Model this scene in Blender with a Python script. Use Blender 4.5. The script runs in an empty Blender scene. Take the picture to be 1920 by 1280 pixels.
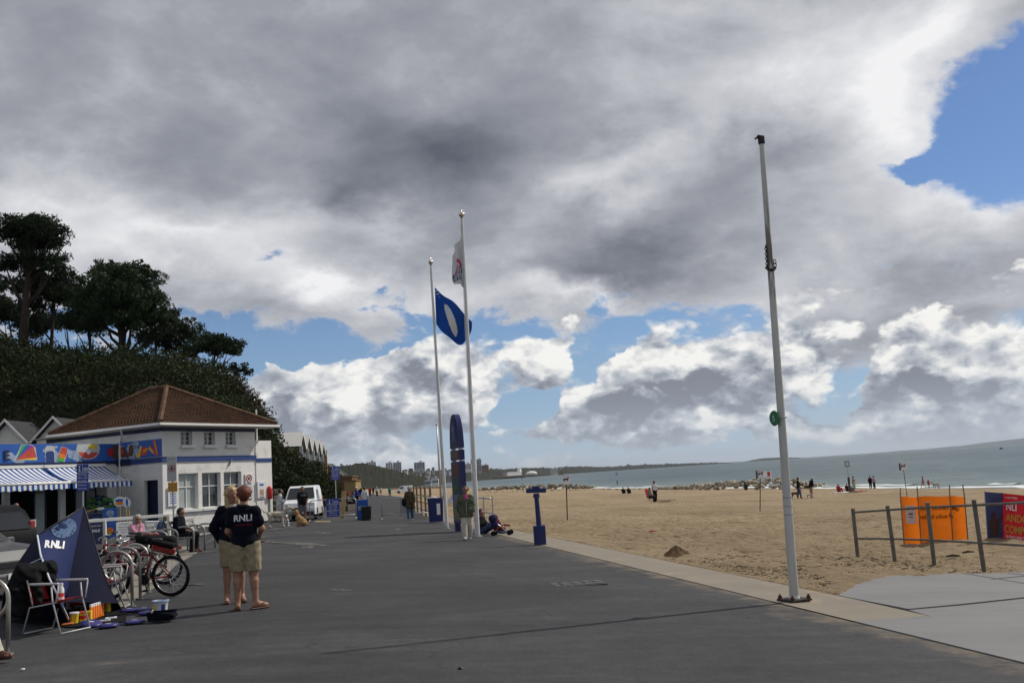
import bpy, bmesh, math, random
import numpy as np
from mathutils import Vector, Matrix
random.seed(7)
rng = np.random.default_rng(7)
S = bpy.context.scene
COL = S.collection
PI = math.pi
# ------------------------------------------------------------------ camera
CAM_H, FPX, PITCH, ROLL = 1.65, 1850.0, math.atan(250.8 / 1850.0), math.atan(0.0625)
_F = Vector((0, math.cos(PITCH), math.sin(PITCH)))
_R0 = Vector((1, 0, 0))
_U0 = Vector((0, -math.sin(PITCH), math.cos(PITCH)))
_R = _R0 * math.cos(ROLL) - _U0 * math.sin(ROLL) * -1.0
_R = _R0 * math.cos(ROLL) - _U0 * math.sin(ROLL)
_U = _R0 * math.sin(ROLL) + _U0 * math.cos(ROLL)
cam_data = bpy.data.cameras.new('camera')
cam_data.sensor_width = 36.0
cam_data.lens = FPX / 1920.0 * 36.0
cam_data.clip_start = 0.1
cam_data.clip_end = 60000.0
cam = bpy.data.objects.new('camera', cam_data)
COL.objects.link(cam)
m = Matrix((_R, _U, -_F)).transposed().to_4x4()
m.translation = Vector((0, 0, CAM_H))
cam.matrix_world = m
S.camera = cam
# ------------------------------------------------------------------ view
S.view_settings.view_transform = 'Standard'
S.view_settings.look = 'None'
S.view_settings.gamma = 1.0
S.view_settings.use_curve_mapping = False
S.view_settings.exposure = 0.0
S.render.engine = 'CYCLES'
S.cycles.max_bounces = 5
S.cycles.diffuse_bounces = 2
S.cycles.glossy_bounces = 2
S.cycles.transmission_bounces = 3
S.cycles.transparent_max_bounces = 6
S.cycles.volume_bounces = 0
S.cycles.caustics_reflective = False
S.cycles.caustics_refractive = False
# ------------------------------------------------------------------ sun
SUN_EL, SUN_AZ = math.radians(43), math.radians(60)
sun_dir = Vector((math.sin(SUN_AZ) * math.cos(SUN_EL), math.cos(SUN_AZ) * math.cos(SUN_EL), math.sin(SUN_EL)))
sd = bpy.data.lights.new('sun', 'SUN')
sd.energy = 3.3
sd.angle = math.radians(0.8)
sd.color = (1.0, 0.94, 0.84)
sun = bpy.data.objects.new('sun', sd)
COL.objects.link(sun)
sun.rotation_euler = (-sun_dir).to_track_quat('-Z', 'Y').to_euler()
# ------------------------------------------------------------------ pixel helpers (photo is 1920 x 1280)
def ray(px, py):
 d = _F * FPX + _R * (px - 960.0) - _U * (py - 640.0)
 return d.normalized()
def bend(y):
 t = min(max((y - 45.0) / 125.0, 0.0), 1.0)
 return 8.4 * t * t * (3 - 2 * t)
def gz(x, y):
 """height of the gently sloping foreshore: promenade falls towards the sea"""
 u = x + 0.2126 * y
 if u <= -1:
  return 0.0
 return max(-0.04 * (u + 1), -6.0)
def gp(px, py, dz=0.0):
 """ground point seen at a photo pixel"""
 d = ray(px, py)
 lo, hi = 0.5, 3000.0
 o = Vector((0, 0, CAM_H))
 for _ in range(60):
  mid = (lo + hi) / 2
  p = o + d * mid
  if p.z > gz(p.x, p.y) + dz:
   lo = mid
  else:
   hi = mid
 p = o + d * hi
 return Vector((p.x, p.y, gz(p.x, p.y) + dz))
def at(px, py, Y):
 d = ray(px, py)
 return Vector((0, 0, CAM_H)) + d * (Y / d.y)
def mpp(Y):
 return Y / FPX * 1.01
# ------------------------------------------------------------------ node helper
class NB:
 def __init__(s, tree):
  s.t = tree
  s.n = tree.nodes
  s.l = tree.links
 def new(s, typ, **kw):
  n = s.n.new(typ)
  for k, v in kw.items():
   setattr(n, k, v)
  return n
 def put(s, sock, v):
  if v is None:
   return
  if hasattr(v, 'is_linked') or isinstance(v, bpy.types.NodeSocket):
   s.l.new(v, sock)
  else:
   if isinstance(v, (tuple, list)) and sock.type == 'RGBA' and len(v) == 3:
    v = (*v, 1.0)
   sock.default_value = v
 def math(s, op, a, b=None, c=None, clamp=False):
  n = s.new('ShaderNodeMath', operation=op, use_clamp=clamp)
  s.put(n.inputs[0], a)
  s.put(n.inputs[1], b)
  if c is not None:
   s.put(n.inputs[2], c)
  return n.outputs[0]
 def vmath(s, op, a, b=None, scale=None):
  n = s.new('ShaderNodeVectorMath', operation=op)
  s.put(n.inputs[0], a)
  if b is not None:
   s.put(n.inputs[1], b)
  if scale is not None:
   s.put(n.inputs['Scale'], scale)
  return n.outputs['Vector'] if op not in ('DOT_PRODUCT', 'LENGTH') else n.outputs['Value']
 def comb(s, x, y, z):
  n = s.new('ShaderNodeCombineXYZ')
  for i, v in enumerate((x, y, z)):
   s.put(n.inputs[i], v)
  return n.outputs[0]
 def sep(s, v):
  n = s.new('ShaderNodeSeparateXYZ')
  s.put(n.inputs[0], v)
  return n.outputs
 def noise(s, vec, scale, detail=4, rough=0.5, dist=0.0, dims='3D', lac=2.0):
  n = s.new('ShaderNodeTexNoise', noise_dimensions=dims)
  s.put(n.inputs['Vector'], vec)
  n.inputs['Scale'].default_value = scale
  n.inputs['Detail'].default_value = detail
  n.inputs['Roughness'].default_value = rough
  n.inputs['Distortion'].default_value = dist
  n.inputs['Lacunarity'].default_value = lac
  return n.outputs['Fac'], n.outputs['Color']
 def voro(s, vec, scale, feature='F1', rand=1.0):
  n = s.new('ShaderNodeTexVoronoi', feature=feature)
  s.put(n.inputs['Vector'], vec)
  n.inputs['Scale'].default_value = scale
  n.inputs['Randomness'].default_value = rand
  return n.outputs
 def step(s, v, a, b, lo=0.0, hi=1.0, kind='SMOOTHSTEP'):
  n = s.new('ShaderNodeMapRange', interpolation_type=kind)
  s.put(n.inputs[0], v)
  n.inputs[1].default_value = a
  n.inputs[2].default_value = b
  n.inputs[3].default_value = lo
  n.inputs[4].default_value = hi
  return n.outputs[0]
 def mix(s, f, a, b, mode='MIX'):
  n = s.new('ShaderNodeMix', data_type='RGBA', blend_type=mode)
  s.put(n.inputs[0], f)
  s.put(n.inputs[6], a)
  s.put(n.inputs[7], b)
  return n.outputs[2]
 def ramp(s, f, stops, interp='LINEAR'):
  n = s.new('ShaderNodeValToRGB')
  cr = n.color_ramp
  cr.interpolation = interp
  while len(cr.elements) < len(stops):
   cr.elements.new(0.5)
  for e, (p, c) in zip(cr.elements, stops):
   e.position = p
   e.color = (*c, 1.0) if len(c) == 3 else c
  s.put(n.inputs[0], f)
  return n.outputs[0]
 def blob(s, vec, px, py, rx, ry, ang=0.0, kind='QUADRATIC_SPHERE'):
  d = ray(px, py)
  az, el = math.atan2(d.x, d.y), math.asin(d.z)
  mp = s.new('ShaderNodeMapping', vector_type='TEXTURE')
  s.put(mp.inputs[0], vec)
  mp.inputs[1].default_value = (az, el, 0)
  mp.inputs[2].default_value = (0, 0, math.radians(-ang - 3.6))
  mp.inputs[3].default_value = (rx / FPX, ry / FPX, 1)
  g = s.new('ShaderNodeTexGradient', gradient_type=kind)
  s.l.new(mp.outputs[0], g.inputs[0])
  return g.outputs['Fac']
 def addw(s, terms, base=0.0):
  """sum of weight * socket"""
  acc = base
  for w, sk in terms:
   acc = s.math('MULTIPLY_ADD', sk, w, acc)
  return acc
# ------------------------------------------------------------------ sky: Nishita air with procedural cloud layers, laid out by direction
world = bpy.data.worlds.new('World')
S.world = world
world.use_nodes = True
wt = world.node_tree
wt.nodes.clear()
w = NB(wt)
sky = w.new('ShaderNodeTexSky', sky_type='NISHITA')
sky.sun_disc = False
sky.sun_elevation = SUN_EL
sky.sun_rotation = SUN_AZ
sky.air_density = 1.0
sky.dust_density = 0.3
sky.ozone_density = 1.0
tc = w.new('ShaderNodeTexCoord').outputs['Generated']
dx, dy, dz = w.sep(tc)
az = w.math('ARCTAN2', dx, dy)
el = w.math('ARCSINE', dz)
ae = w.comb(az, el, 0.0)
# domain warps
q = w.comb(dx, dy, w.math('MULTIPLY', dz, 1.6))
_, wc1 = w.noise(q, 5.0, 2, 0.55)
_, wc2 = w.noise(q, 22.0, 4, 0.62)
wv1 = w.vmath('SUBTRACT', wc1, (0.5, 0.5, 0.5))
wv2 = w.vmath('SUBTRACT', wc2, (0.5, 0.5, 0.5))
aeW = w.vmath('ADD', ae, w.vmath('SCALE', wv1, scale=0.10))
aeW = w.vmath('ADD', aeW, w.vmath('SCALE', wv2, scale=0.045))
aeS = w.vmath('ADD', ae, w.vmath('SCALE', wv1, scale=0.16))
aeS = w.vmath('ADD', aeS, w.vmath('SCALE', wv2, scale=0.05))
B = lambda *a: w.blob(aeW, *a)
BS = lambda *a: w.blob(aeS, *a)
# ---- high stratocumulus sheet
qz = w.math('ADD', w.math('MAXIMUM', dz, 0.0), 0.22)
sheet_p = w.comb(w.math('DIVIDE', dx, qz), w.math('DIVIDE', dy, qz), 0.0)
s1, _ = w.noise(sheet_p, 1.3, 5, 0.56, 0.35)
s2, _ = w.noise(w.vmath('ADD', sheet_p, (3.1, 1.7, 0)), 3.6, 6, 0.6, 0.2)
s3, _ = w.noise(q, 9.0, 8, 0.64, 0.3)
edge = w.step(w.math('ADD', el, w.math('MULTIPLY', w.math('SUBTRACT', s3, 0.5), 0.15)), 0.140, 0.192)
s4, _ = w.noise(q, 34.0, 5, 0.65, 0.4)
cov = w.addw([(1.6, edge), (1.0, w.math('SUBTRACT', s4, 0.5)), (1.5, w.math('SUBTRACT', s2, 0.5)), (1.5, w.math('SUBTRACT', s3, 0.5)),
              (-7.0, B(2050, 180, 460, 200, -22)), (-3.5, B(1830, 300, 210, 60, -4)), (-1.5, B(1700, 325, 130, 40, 0)),
              (-1.0, B(480, 503, 150, 34, 0)), (-0.9, B(310, 508, 110, 30, 0)), (-0.8, B(470, 552, 200, 45, 0)),
              (2.3, B(1640, 600, 460, 140, 0)), (1.2, B(600, 588, 220, 70, 8)), (1.0, B(1180, 575, 160, 60, 0)),
              (1.1, B(1780, 560, 300, 160, 0)), (-1.2, B(180, 600, 300, 70, 0)),
              ], -0.25)
a1 = w.step(cov, -0.05, 0.75)
br = w.addw([(0.55, w.math('SUBTRACT', s1, 0.5)), (0.50, w.math('SUBTRACT', s2, 0.5)), (0.45, w.math('SUBTRACT', s3, 0.5)),
             (-0.46, BS(830, 330, 420, 170, 8)), (-0.16, BS(650, 200, 560, 260, 15)), (-0.42, BS(1200, 450, 290, 110, -20)),
             (-0.32, BS(620, 370, 230, 90, 12)), (-0.14, BS(900, 90, 500, 220, 0)), (-0.22, BS(1490, 240, 220, 120, -10)),
             (-0.10, BS(200, 200, 500, 200, 0)), (-0.26, BS(1120, 520, 300, 80, -5)),
             (0.40, BS(330, 465, 520, 115, -4)), (0.30, BS(120, 370, 260, 110, 0)), (0.55, BS(620, 560, 460, 85, 3)),
             (0.55, BS(1700, 170, 440, 230, -45)), (0.42, BS(1480, 70, 500, 220, 0)), (0.26, BS(1240, 260, 330, 90, -18)),
             (0.36, BS(1080, 575, 360, 60, 2)), (0.20, BS(1500, 480, 340, 130, -15)), (0.26, BS(1820, 400, 320, 110, 0)),
             (0.16, BS(740, 460, 260, 70, 10)), (0.25, BS(1100, 350, 240, 80, -15)), (-0.16, BS(1450, 640, 420, 110, 0)),
             (-0.12, BS(1750, 560, 320, 100, 0)), (0.12, BS(1800, 60, 300, 160, -30))], 0.54)
# thin rims of the sheet glow
br = w.math('ADD', br, w.math('MULTIPLY', w.step(cov, 0.15, 1.2, 1.0, 0.0), 0.10))
# away from the picture the same sheet goes on, brighter overhead and to the north where it thins
sheet_col = w.ramp(br, [(0.0, (0.105, 0.117, 0.15)), (0.25, (0.195, 0.21, 0.25)), (0.5, (0.34, 0.355, 0.40)),
      (0.75, (0.60, 0.61, 0.65)), (1.0, (0.90, 0.90, 0.91))])
# ---- low cumulus field: evaluated twice, here and a step towards the light, so that tops glow and bases stay grey
qc = w.comb(dx, dy, w.math('MULTIPLY', dz, 1.6))
wqc = w.vmath('ADD', qc, w.vmath('SCALE', wv2, scale=0.035))
lowband = w.step(el, 0.20, 0.02)
high = w.step(el, 0.15, 0.24)
CUM_BLOBS = [(1.5, 1010, 655, 110, 70, 8), (1.2, 1060, 640, 90, 50, 0), (1.9, 820, 690, 190, 65, -14),
             (1.3, 530, 705, 150, 62, 5), (1.0, 640, 760, 190, 90, 0), (1.2, 880, 770, 260, 70, 0),
             (2.3, 1270, 690, 290, 95, -10), (1.4, 1350, 650, 260, 90, 0), (1.0, 1500, 700, 200, 70, 0),
             (2.0, 1810, 690, 230, 110, 0), (1.2, 1690, 700, 80, 90, 0), (1.6, 1555, 598, 50, 26, 0),
             (1.2, 1720, 600, 120, 45, 0), (1.0, 1450, 780, 350, 60, 0), (0.9, 1150, 790, 220, 60, 0),
             (0.7, 1800, 780, 250, 70, 0), (-3.6, 490, 635, 330, 88, 0), (-2.8, 680, 650, 180, 66, 10),
             (-1.9, 1140, 635, 120, 70, -35), (-2.1, 1000, 750, 95, 55, -30), (-0.9, 1130, 690, 60, 60, -30),
             (-1.8, 1610, 690, 80, 60, 0), (-0.8, 1040, 720, 60, 60, 0), (-0.9, 1300, 845, 700, 45, 0), (-0.8, 350, 580, 160, 60, 0),
             (-1.2, 1580, 770, 140, 45, 0), (-0.6, 960, 800, 90, 40, -20)]
def cumf(offs):
 v_ = w.vmath('ADD', wqc, offs) if offs else wqc
 e_ = w.vmath('ADD', aeW, (offs[0], offs[2] * .62, 0.0)) if offs else aeW
 p_, _ = w.noise(v_, 8.5, 6, 0.56)
 c1_ = w.voro(v_, 30.0, 'F1')[0]
 c2_ = w.voro(v_, 78.0, 'F1')[0]
 big = w.addw([(wt_, w.blob(e_, *q)) for wt_, *q in CUM_BLOBS], 0.0)
 bil = w.addw([(-0.42, c1_), (-0.24, c2_)], 0.31)
 return w.addw([(2.2, w.math('SUBTRACT', p_, 0.5)), (1.0, bil), (1.0, big), (0.52, lowband), (-3.0, high)], -0.19), bil
cum, bil0 = cumf(None)
cumU, bilU = cumf((0.016, 0.008, 0.034))
a2 = w.step(cum, -0.03, 0.30)
rel = w.step(w.math('SUBTRACT', cum, cumU), -0.8, 0.8, -0.62, 0.62)
cb = w.addw([(0.75, w.math('SUBTRACT', s4, 0.5)), (0.9, w.math('SUBTRACT', s3, 0.5)), (0.55, rel), (1.35, w.math('SUBTRACT', bil0, bilU)), (-0.16, w.step(cum, 0.15, 1.5)), (0.22, w.step(cum, 0.25, 0.0)),
             (-0.34, B(800, 690, 230, 75, -14)), (-0.32, B(520, 715, 170, 75, 0)), (-0.30, B(1230, 740, 280, 50, -6)),
             (-0.12, B(1330, 690, 280, 70, -8)), (-0.12, B(1800, 720, 260, 90, 0)), (-0.12, B(830, 780, 200, 50, 0)),
             (0.35, B(1020, 640, 100, 50, 0)), (0.3, B(650, 750, 150, 60, 0)),
             (0.3, B(1555, 595, 60, 30, 0)), (0.3, B(1720, 590, 130, 40, 0)), (0.25, B(1690, 670, 60, 50, 0)),
             (0.2, B(1200, 780, 200, 50, 0))], 0.56)
cum_col = w.ramp(cb, [(0.0, (0.22, 0.24, 0.29)), (0.3, (0.36, 0.39, 0.45)), (0.58, (0.56, 0.585, 0.625)), (0.8, (0.78, 0.785, 0.78)), (1.0, (0.95, 0.94, 0.91))])
SKY_GAIN = 0.066
air = w.mix(1.0, sky.outputs[0], (SKY_GAIN * 0.72, SKY_GAIN * 0.92, SKY_GAIN * 1.25), 'MULTIPLY')
air = w.mix(w.step(el, 0.24, 0.02, 0.0, 0.62), air, (0.30, 0.455, 0.66))
col = w.mix(a1, air, sheet_col)
col = w.mix(a2, col, cum_col)
# pale horizon air
hz = w.step(el, 0.085, -0.005, 0.0, 0.55)
col = w.mix(hz, col, (0.52, 0.60, 0.68))
bg = w.new('ShaderNodeBackground')
wt.links.new(col, bg.inputs[0])
bg.inputs[1].default_value = 1.0
wo = w.new('ShaderNodeOutputWorld')
wt.links.new(bg.outputs[0], wo.inputs[0])
world.cycles.sampling_method = 'MANUAL'
world.cycles.sample_map_resolution = 512
# ------------------------------------------------------------------ materials
MATS = {}
def mat(name, col, rough=0.6, var=0.12, scale=6.0, metal=0.0, bump=0.0, bscale=40.0, spec=0.4, coat=0.0, alpha=1.0, dirt=None, trans=0.0):
 """principled surface with procedural colour variation, optional relief"""
 if name in MATS:
  return MATS[name]
 m = bpy.data.materials.new(name)
 m.use_nodes = True
 t = m.node_tree
 t.nodes.clear()
 b = NB(t)
 p = b.new('ShaderNodeBsdfPrincipled')
 o = b.new('ShaderNodeOutputMaterial')
 t.links.new(p.outputs[0], o.inputs[0])
 c = b.new('ShaderNodeTexCoord').outputs['Object']
 f, _ = b.noise(c, scale, 4, 0.6)
 lo = tuple(max(0, x * (1 - var)) for x in col)
 hi = tuple(min(1, x * (1 + var)) for x in col)
 cc = b.mix(b.step(f, 0.3, 0.7, kind='LINEAR'), lo, hi)
 if dirt:
  f2, _ = b.noise(c, dirt[2], 6, 0.65)
  cc = b.mix(b.step(f2, dirt[3], dirt[3] + 0.18, 0, dirt[1]), cc, dirt[0])
 b.put(p.inputs['Base Color'], cc)
 p.inputs['Roughness'].default_value = rough
 p.inputs['Metallic'].default_value = metal
 p.inputs['Specular IOR Level'].default_value = .1 if rough >= .7 else spec
 p.inputs['Coat Weight'].default_value = coat
 p.inputs['Alpha'].default_value = alpha
 p.inputs['Transmission Weight'].default_value = trans
 if bump:
  f3, _ = b.noise(c, bscale, 4, 0.6)
  bn = b.new('ShaderNodeBump')
  bn.inputs['Strength'].default_value = bump
  bn.inputs['Distance'].default_value = 0.02
  t.links.new(f3, bn.inputs['Height'])
  t.links.new(bn.outputs[0], p.inputs['Normal'])
 MATS[name] = m
 m['p'] = 1
 return m
# ------------------------------------------------------------------ objects
def thing(name, label, cat, loc=(0, 0, 0), rz=0.0, group=None):
 o = bpy.data.objects.new(name, None)
 o.empty_display_size = 0.2
 COL.objects.link(o)
 o.location = loc
 o.rotation_euler = (0, 0, rz)
 tag(o, label, cat, group)
 return o
def tag(o, label=None, cat=None, group=None, kind=None):
 if label:
  o['label'] = label
 if cat:
  o['category'] = cat
 if group:
  o['group'] = group
 if kind:
  o['kind'] = kind
 return o
def dup(root, loc=None, rz=None, label=None, group=None, scale=None):
 kids = {}
 for ob in COL.objects:
  if ob.parent is not None:
   kids.setdefault(ob.parent.name, []).append(ob)
 def rec(o, parent):
  c = o.copy()
  COL.objects.link(c)
  if parent is not None:
   c.parent = parent
  for ch in kids.get(o.name, []):
   rec(ch, c)
  return c
 r = rec(root, None)
 if loc is not None:
  r.location = loc
 if rz is not None:
  r.rotation_euler = (0, 0, rz)
 if label:
  r['label'] = label
 if group:
  r['group'] = group
 if scale is not None:
  r.scale = (scale,) * 3 if isinstance(scale, (int, float)) else scale
 return r
def V(*a):
 return Vector(a)
def rotm(rx=0, ry=0, rz=0):
 return (Matrix.Rotation(rz, 3, 'Z') @ Matrix.Rotation(ry, 3, 'Y') @ Matrix.Rotation(rx, 3, 'X'))
class MB:
 def __init__(s):
  s.v, s.f, s.mi = [], [], []
  s.cur = 0
 def add(s, verts, faces):
  n = len(s.v)
  s.v.extend([tuple(p) for p in verts])
  s.f.extend([tuple(i + n for i in f) for f in faces])
  s.mi.extend([s.cur] * len(faces))
  return s
 def box(s, c, size, rot=None, taper=1.0):
  c = Vector(c)
  hx, hy, hz_ = size[0] / 2, size[1] / 2, size[2] / 2
  vs = []
  for z, k in ((-hz_, 1.0), (hz_, taper)):
   for x, y in ((-hx, -hy), (hx, -hy), (hx, hy), (-hx, hy)):
    p = Vector((x * k, y * k, z))
    vs.append((rot @ p if rot else p) + c)
  return s.add(vs, [(3, 2, 1, 0), (4, 5, 6, 7), (0, 1, 5, 4), (1, 2, 6, 5), (2, 3, 7, 6), (3, 0, 4, 7)])
 def bbox(s, c, size, rot=None, b=0.01):
  """box with chamfered edges (all 12)"""
  c = Vector(c)
  h = [size[0] / 2, size[1] / 2, size[2] / 2]
  b = min(b, min(h) * 0.9)
  bm = bmesh.new()
  bmesh.ops.create_cube(bm, size=1.0)
  for vv in bm.verts:
   vv.co = Vector((vv.co.x * size[0], vv.co.y * size[1], vv.co.z * size[2]))
  bmesh.ops.bevel(bm, geom=list(bm.edges), offset=b, segments=1, affect='EDGES')
  bm.verts.index_update()
  vs = [((rot @ vv.co) if rot else vv.co) + c for vv in bm.verts]
  fs = [tuple(vv.index for vv in f.verts) for f in bm.faces]
  bm.free()
  return s.add(vs, fs)
 def tube(s, pts, r, n=8, cap=True, closed=False, sq=None):
  pts = [Vector(p) for p in pts]
  N = len(pts)
  rs = r if isinstance(r, (list, tuple)) else [r] * N
  vs, fs = [], []
  up = None
  for i, p in enumerate(pts):
   if closed:
    t = (pts[(i + 1) % N] - pts[i - 1])
   else:
    t = pts[min(i + 1, N - 1)] - pts[max(i - 1, 0)]
   if t.length < 1e-9:
    t = Vector((0, 0, 1))
   t.normalize()
   if up is None:
    a = Vector((0, 0, 1)) if abs(t.z) < 0.9 else Vector((1, 0, 0))
    up = (a - t * a.dot(t)).normalized()
   else:
    up = up - t * up.dot(t)
    up = up.normalized() if up.length > 1e-6 else Vector((1, 0, 0))
   sd_ = t.cross(up)
   for k in range(n):
    a = 2 * PI * k / n
    q1, q2 = math.cos(a), math.sin(a)
    if sq:
     q2 *= sq
    vs.append(p + (up * q1 + sd_ * q2) * rs[i])
  M = N if closed else N - 1
  for i in range(M):
   j = (i + 1) % N
   for k in range(n):
    k2 = (k + 1) % n
    fs.append((i * n + k, i * n + k2, j * n + k2, j * n + k))
  if cap and not closed:
   fs.append(tuple(range(n - 1, -1, -1)))
   fs.append(tuple((N - 1) * n + k for k in range(n)))
  return s.add(vs, fs)
 def lathe(s, prof, c=(0, 0, 0), n=16, rot=None, cap=True):
  c = Vector(c)
  vs, fs = [], []
  for r, z in prof:
   for k in range(n):
    a = 2 * PI * k / n
    p = Vector((r * math.cos(a), r * math.sin(a), z))
    vs.append((rot @ p if rot else p) + c)
  for i in range(len(prof) - 1):
   for k in range(n):
    k2 = (k + 1) % n
    fs.append((i * n + k, i * n + k2, (i + 1) * n + k2, (i + 1) * n + k))
  if cap:
   fs.append(tuple(range(n - 1, -1, -1)))
   fs.append(tuple((len(prof) - 1) * n + k for k in range(n)))
  return s.add(vs, fs)
 def ball(s, c, r, n=10, sc=(1, 1, 1), rot=None):
  prof = []
  m_ = max(4, n // 2 + 1)
  vs, fs = [], []
  c = Vector(c)
  for i in range(m_ + 1):
   th = PI * i / m_
   for k in range(n):
    a = 2 * PI * k / n
    p = Vector((math.sin(th) * math.cos(a) * sc[0], math.sin(th) * math.sin(a) * sc[1], -math.cos(th) * sc[2])) * r
    vs.append((rot @ p if rot else p) + c)
  for i in range(m_):
   for k in range(n):
    k2 = (k + 1) % n
    fs.append((i * n + k, i * n + k2, (i + 1) * n + k2, (i + 1) * n + k))
  return s.add(vs, fs)
 def prism(s, poly, d0, d1, M=None):
  """2-D polygon (x, z) extruded along y from d0 to d1; M maps local points"""
  n = len(poly)
  vs = [Vector((x, d0, z)) for x, z in poly] + [Vector((x, d1, z)) for x, z in poly]
  if M is not None:
   vs = [M @ p for p in vs]
  fs = [tuple(range(n)), tuple(range(2 * n - 1, n - 1, -1))]
  for i in range(n):
   j = (i + 1) % n
   fs.append((i, i + n, j + n, j))
  return s.add(vs, fs)
 def quad(s, *ps):
  return s.add(ps, [tuple(range(len(ps)))])
 def grid(s, fn, nu, nv, mfn=None):
  vs = [fn(i / nu, j / nv) for j in range(nv + 1) for i in range(nu + 1)]
  n = len(s.v)
  s.v.extend([tuple(p) for p in vs])
  for j in range(nv):
   for i in range(nu):
    a = n + j * (nu + 1) + i
    s.f.append((a, a + 1, a + nu + 2, a + nu + 1))
    s.mi.append(mfn((i + .5) / nu, (j + .5) / nv) if mfn else s.cur)
  return s
 def xf(s, M):
  s.v = [tuple(M @ Vector(p)) for p in s.v]
  return s
 def build(s, name, mats, parent=None, smooth=False, loc=None, rot=None, label=None):
  me = bpy.data.meshes.new(name)
  me.from_pydata(s.v, [], s.f)
  mats = mats if isinstance(mats, (list, tuple)) else [mats]
  for m_ in mats:
   me.materials.append(m_)
  if len(mats) > 1:
   me.polygons.foreach_set('material_index', s.mi)
  if smooth:
   if smooth is True:
    me.polygons.foreach_set('use_smooth', [True] * len(me.polygons))
   else:
    me.polygons.foreach_set('use_smooth', [True] * len(me.polygons))
    me.set_sharp_from_angle(angle=math.radians(smooth))
  me.update()
  o = bpy.data.objects.new(name, me)
  COL.objects.link(o)
  if parent is not None:
   o.parent = parent
  if loc is not None:
   o.location = loc
  if rot is not None:
   o.rotation_euler = rot
  if label:
   o['label'] = label
  return o
def np_mesh(name, verts, faces, mats, parent=None, smooth=True, mi=None):
 """verts (n,3) array, faces (m,k) array"""
 me = bpy.data.meshes.new(name)
 verts = np.asarray(verts, dtype=np.float32)
 faces = np.asarray(faces, dtype=np.int32)
 k = faces.shape[1]
 me.vertices.add(len(verts))
 me.vertices.foreach_set('co', verts.ravel())
 me.loops.add(faces.size)
 me.loops.foreach_set('vertex_index', faces.ravel())
 me.polygons.add(len(faces))
 me.polygons.foreach_set('loop_start', np.arange(0, faces.size, k, dtype=np.int32))
 me.polygons.foreach_set('loop_total', np.full(len(faces), k, dtype=np.int32))
 me.polygons.foreach_set('use_smooth', np.full(len(faces), smooth, dtype=bool))
 mats = mats if isinstance(mats, (list, tuple)) else [mats]
 for m_ in mats:
  me.materials.append(m_)
 if mi is not None:
  me.polygons.foreach_set('material_index', np.asarray(mi, dtype=np.int32))
 me.update(calc_edges=True)
 o = bpy.data.objects.new(name, me)
 COL.objects.link(o)
 if parent is not None:
  o.parent = parent
 return o
def text(body, size, M, mt, parent=None, name='lettering', align='LEFT', thick=0.0, sx=1.0, depth=0.0):
 """flat lettering; M is a 4x4 placing the text's XY plane"""
 cu = bpy.data.curves.new(name, 'FONT')
 cu.body = body
 cu.size = size
 cu.align_x = align
 cu.offset = thick * size
 cu.extrude = depth
 cu.resolution_u = 3
 to = bpy.data.objects.new('tmp_text', cu)
 me = bpy.data.meshes.new_from_object(to)
 bpy.data.objects.remove(to)
 bpy.data.curves.remove(cu)
 me.transform(M @ Matrix.Diagonal((sx, 1, 1, 1)))
 me.materials.clear()
 me.materials.append(mt)
 me.name = name
 o = bpy.data.objects.new(name, me)
 COL.objects.link(o)
 if parent is not None:
  o.parent = parent
 return o
def TM(loc, rx=PI / 2, rz=0.0, lean=0.0):
 """upright text plane: faces -Y, turned by rz"""
 return Matrix.Translation(Vector(loc)) @ Matrix.Rotation(rz, 4, 'Z') @ Matrix.Rotation(lean, 4, 'Y') @ Matrix.Rotation(rx, 4, 'X')
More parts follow.
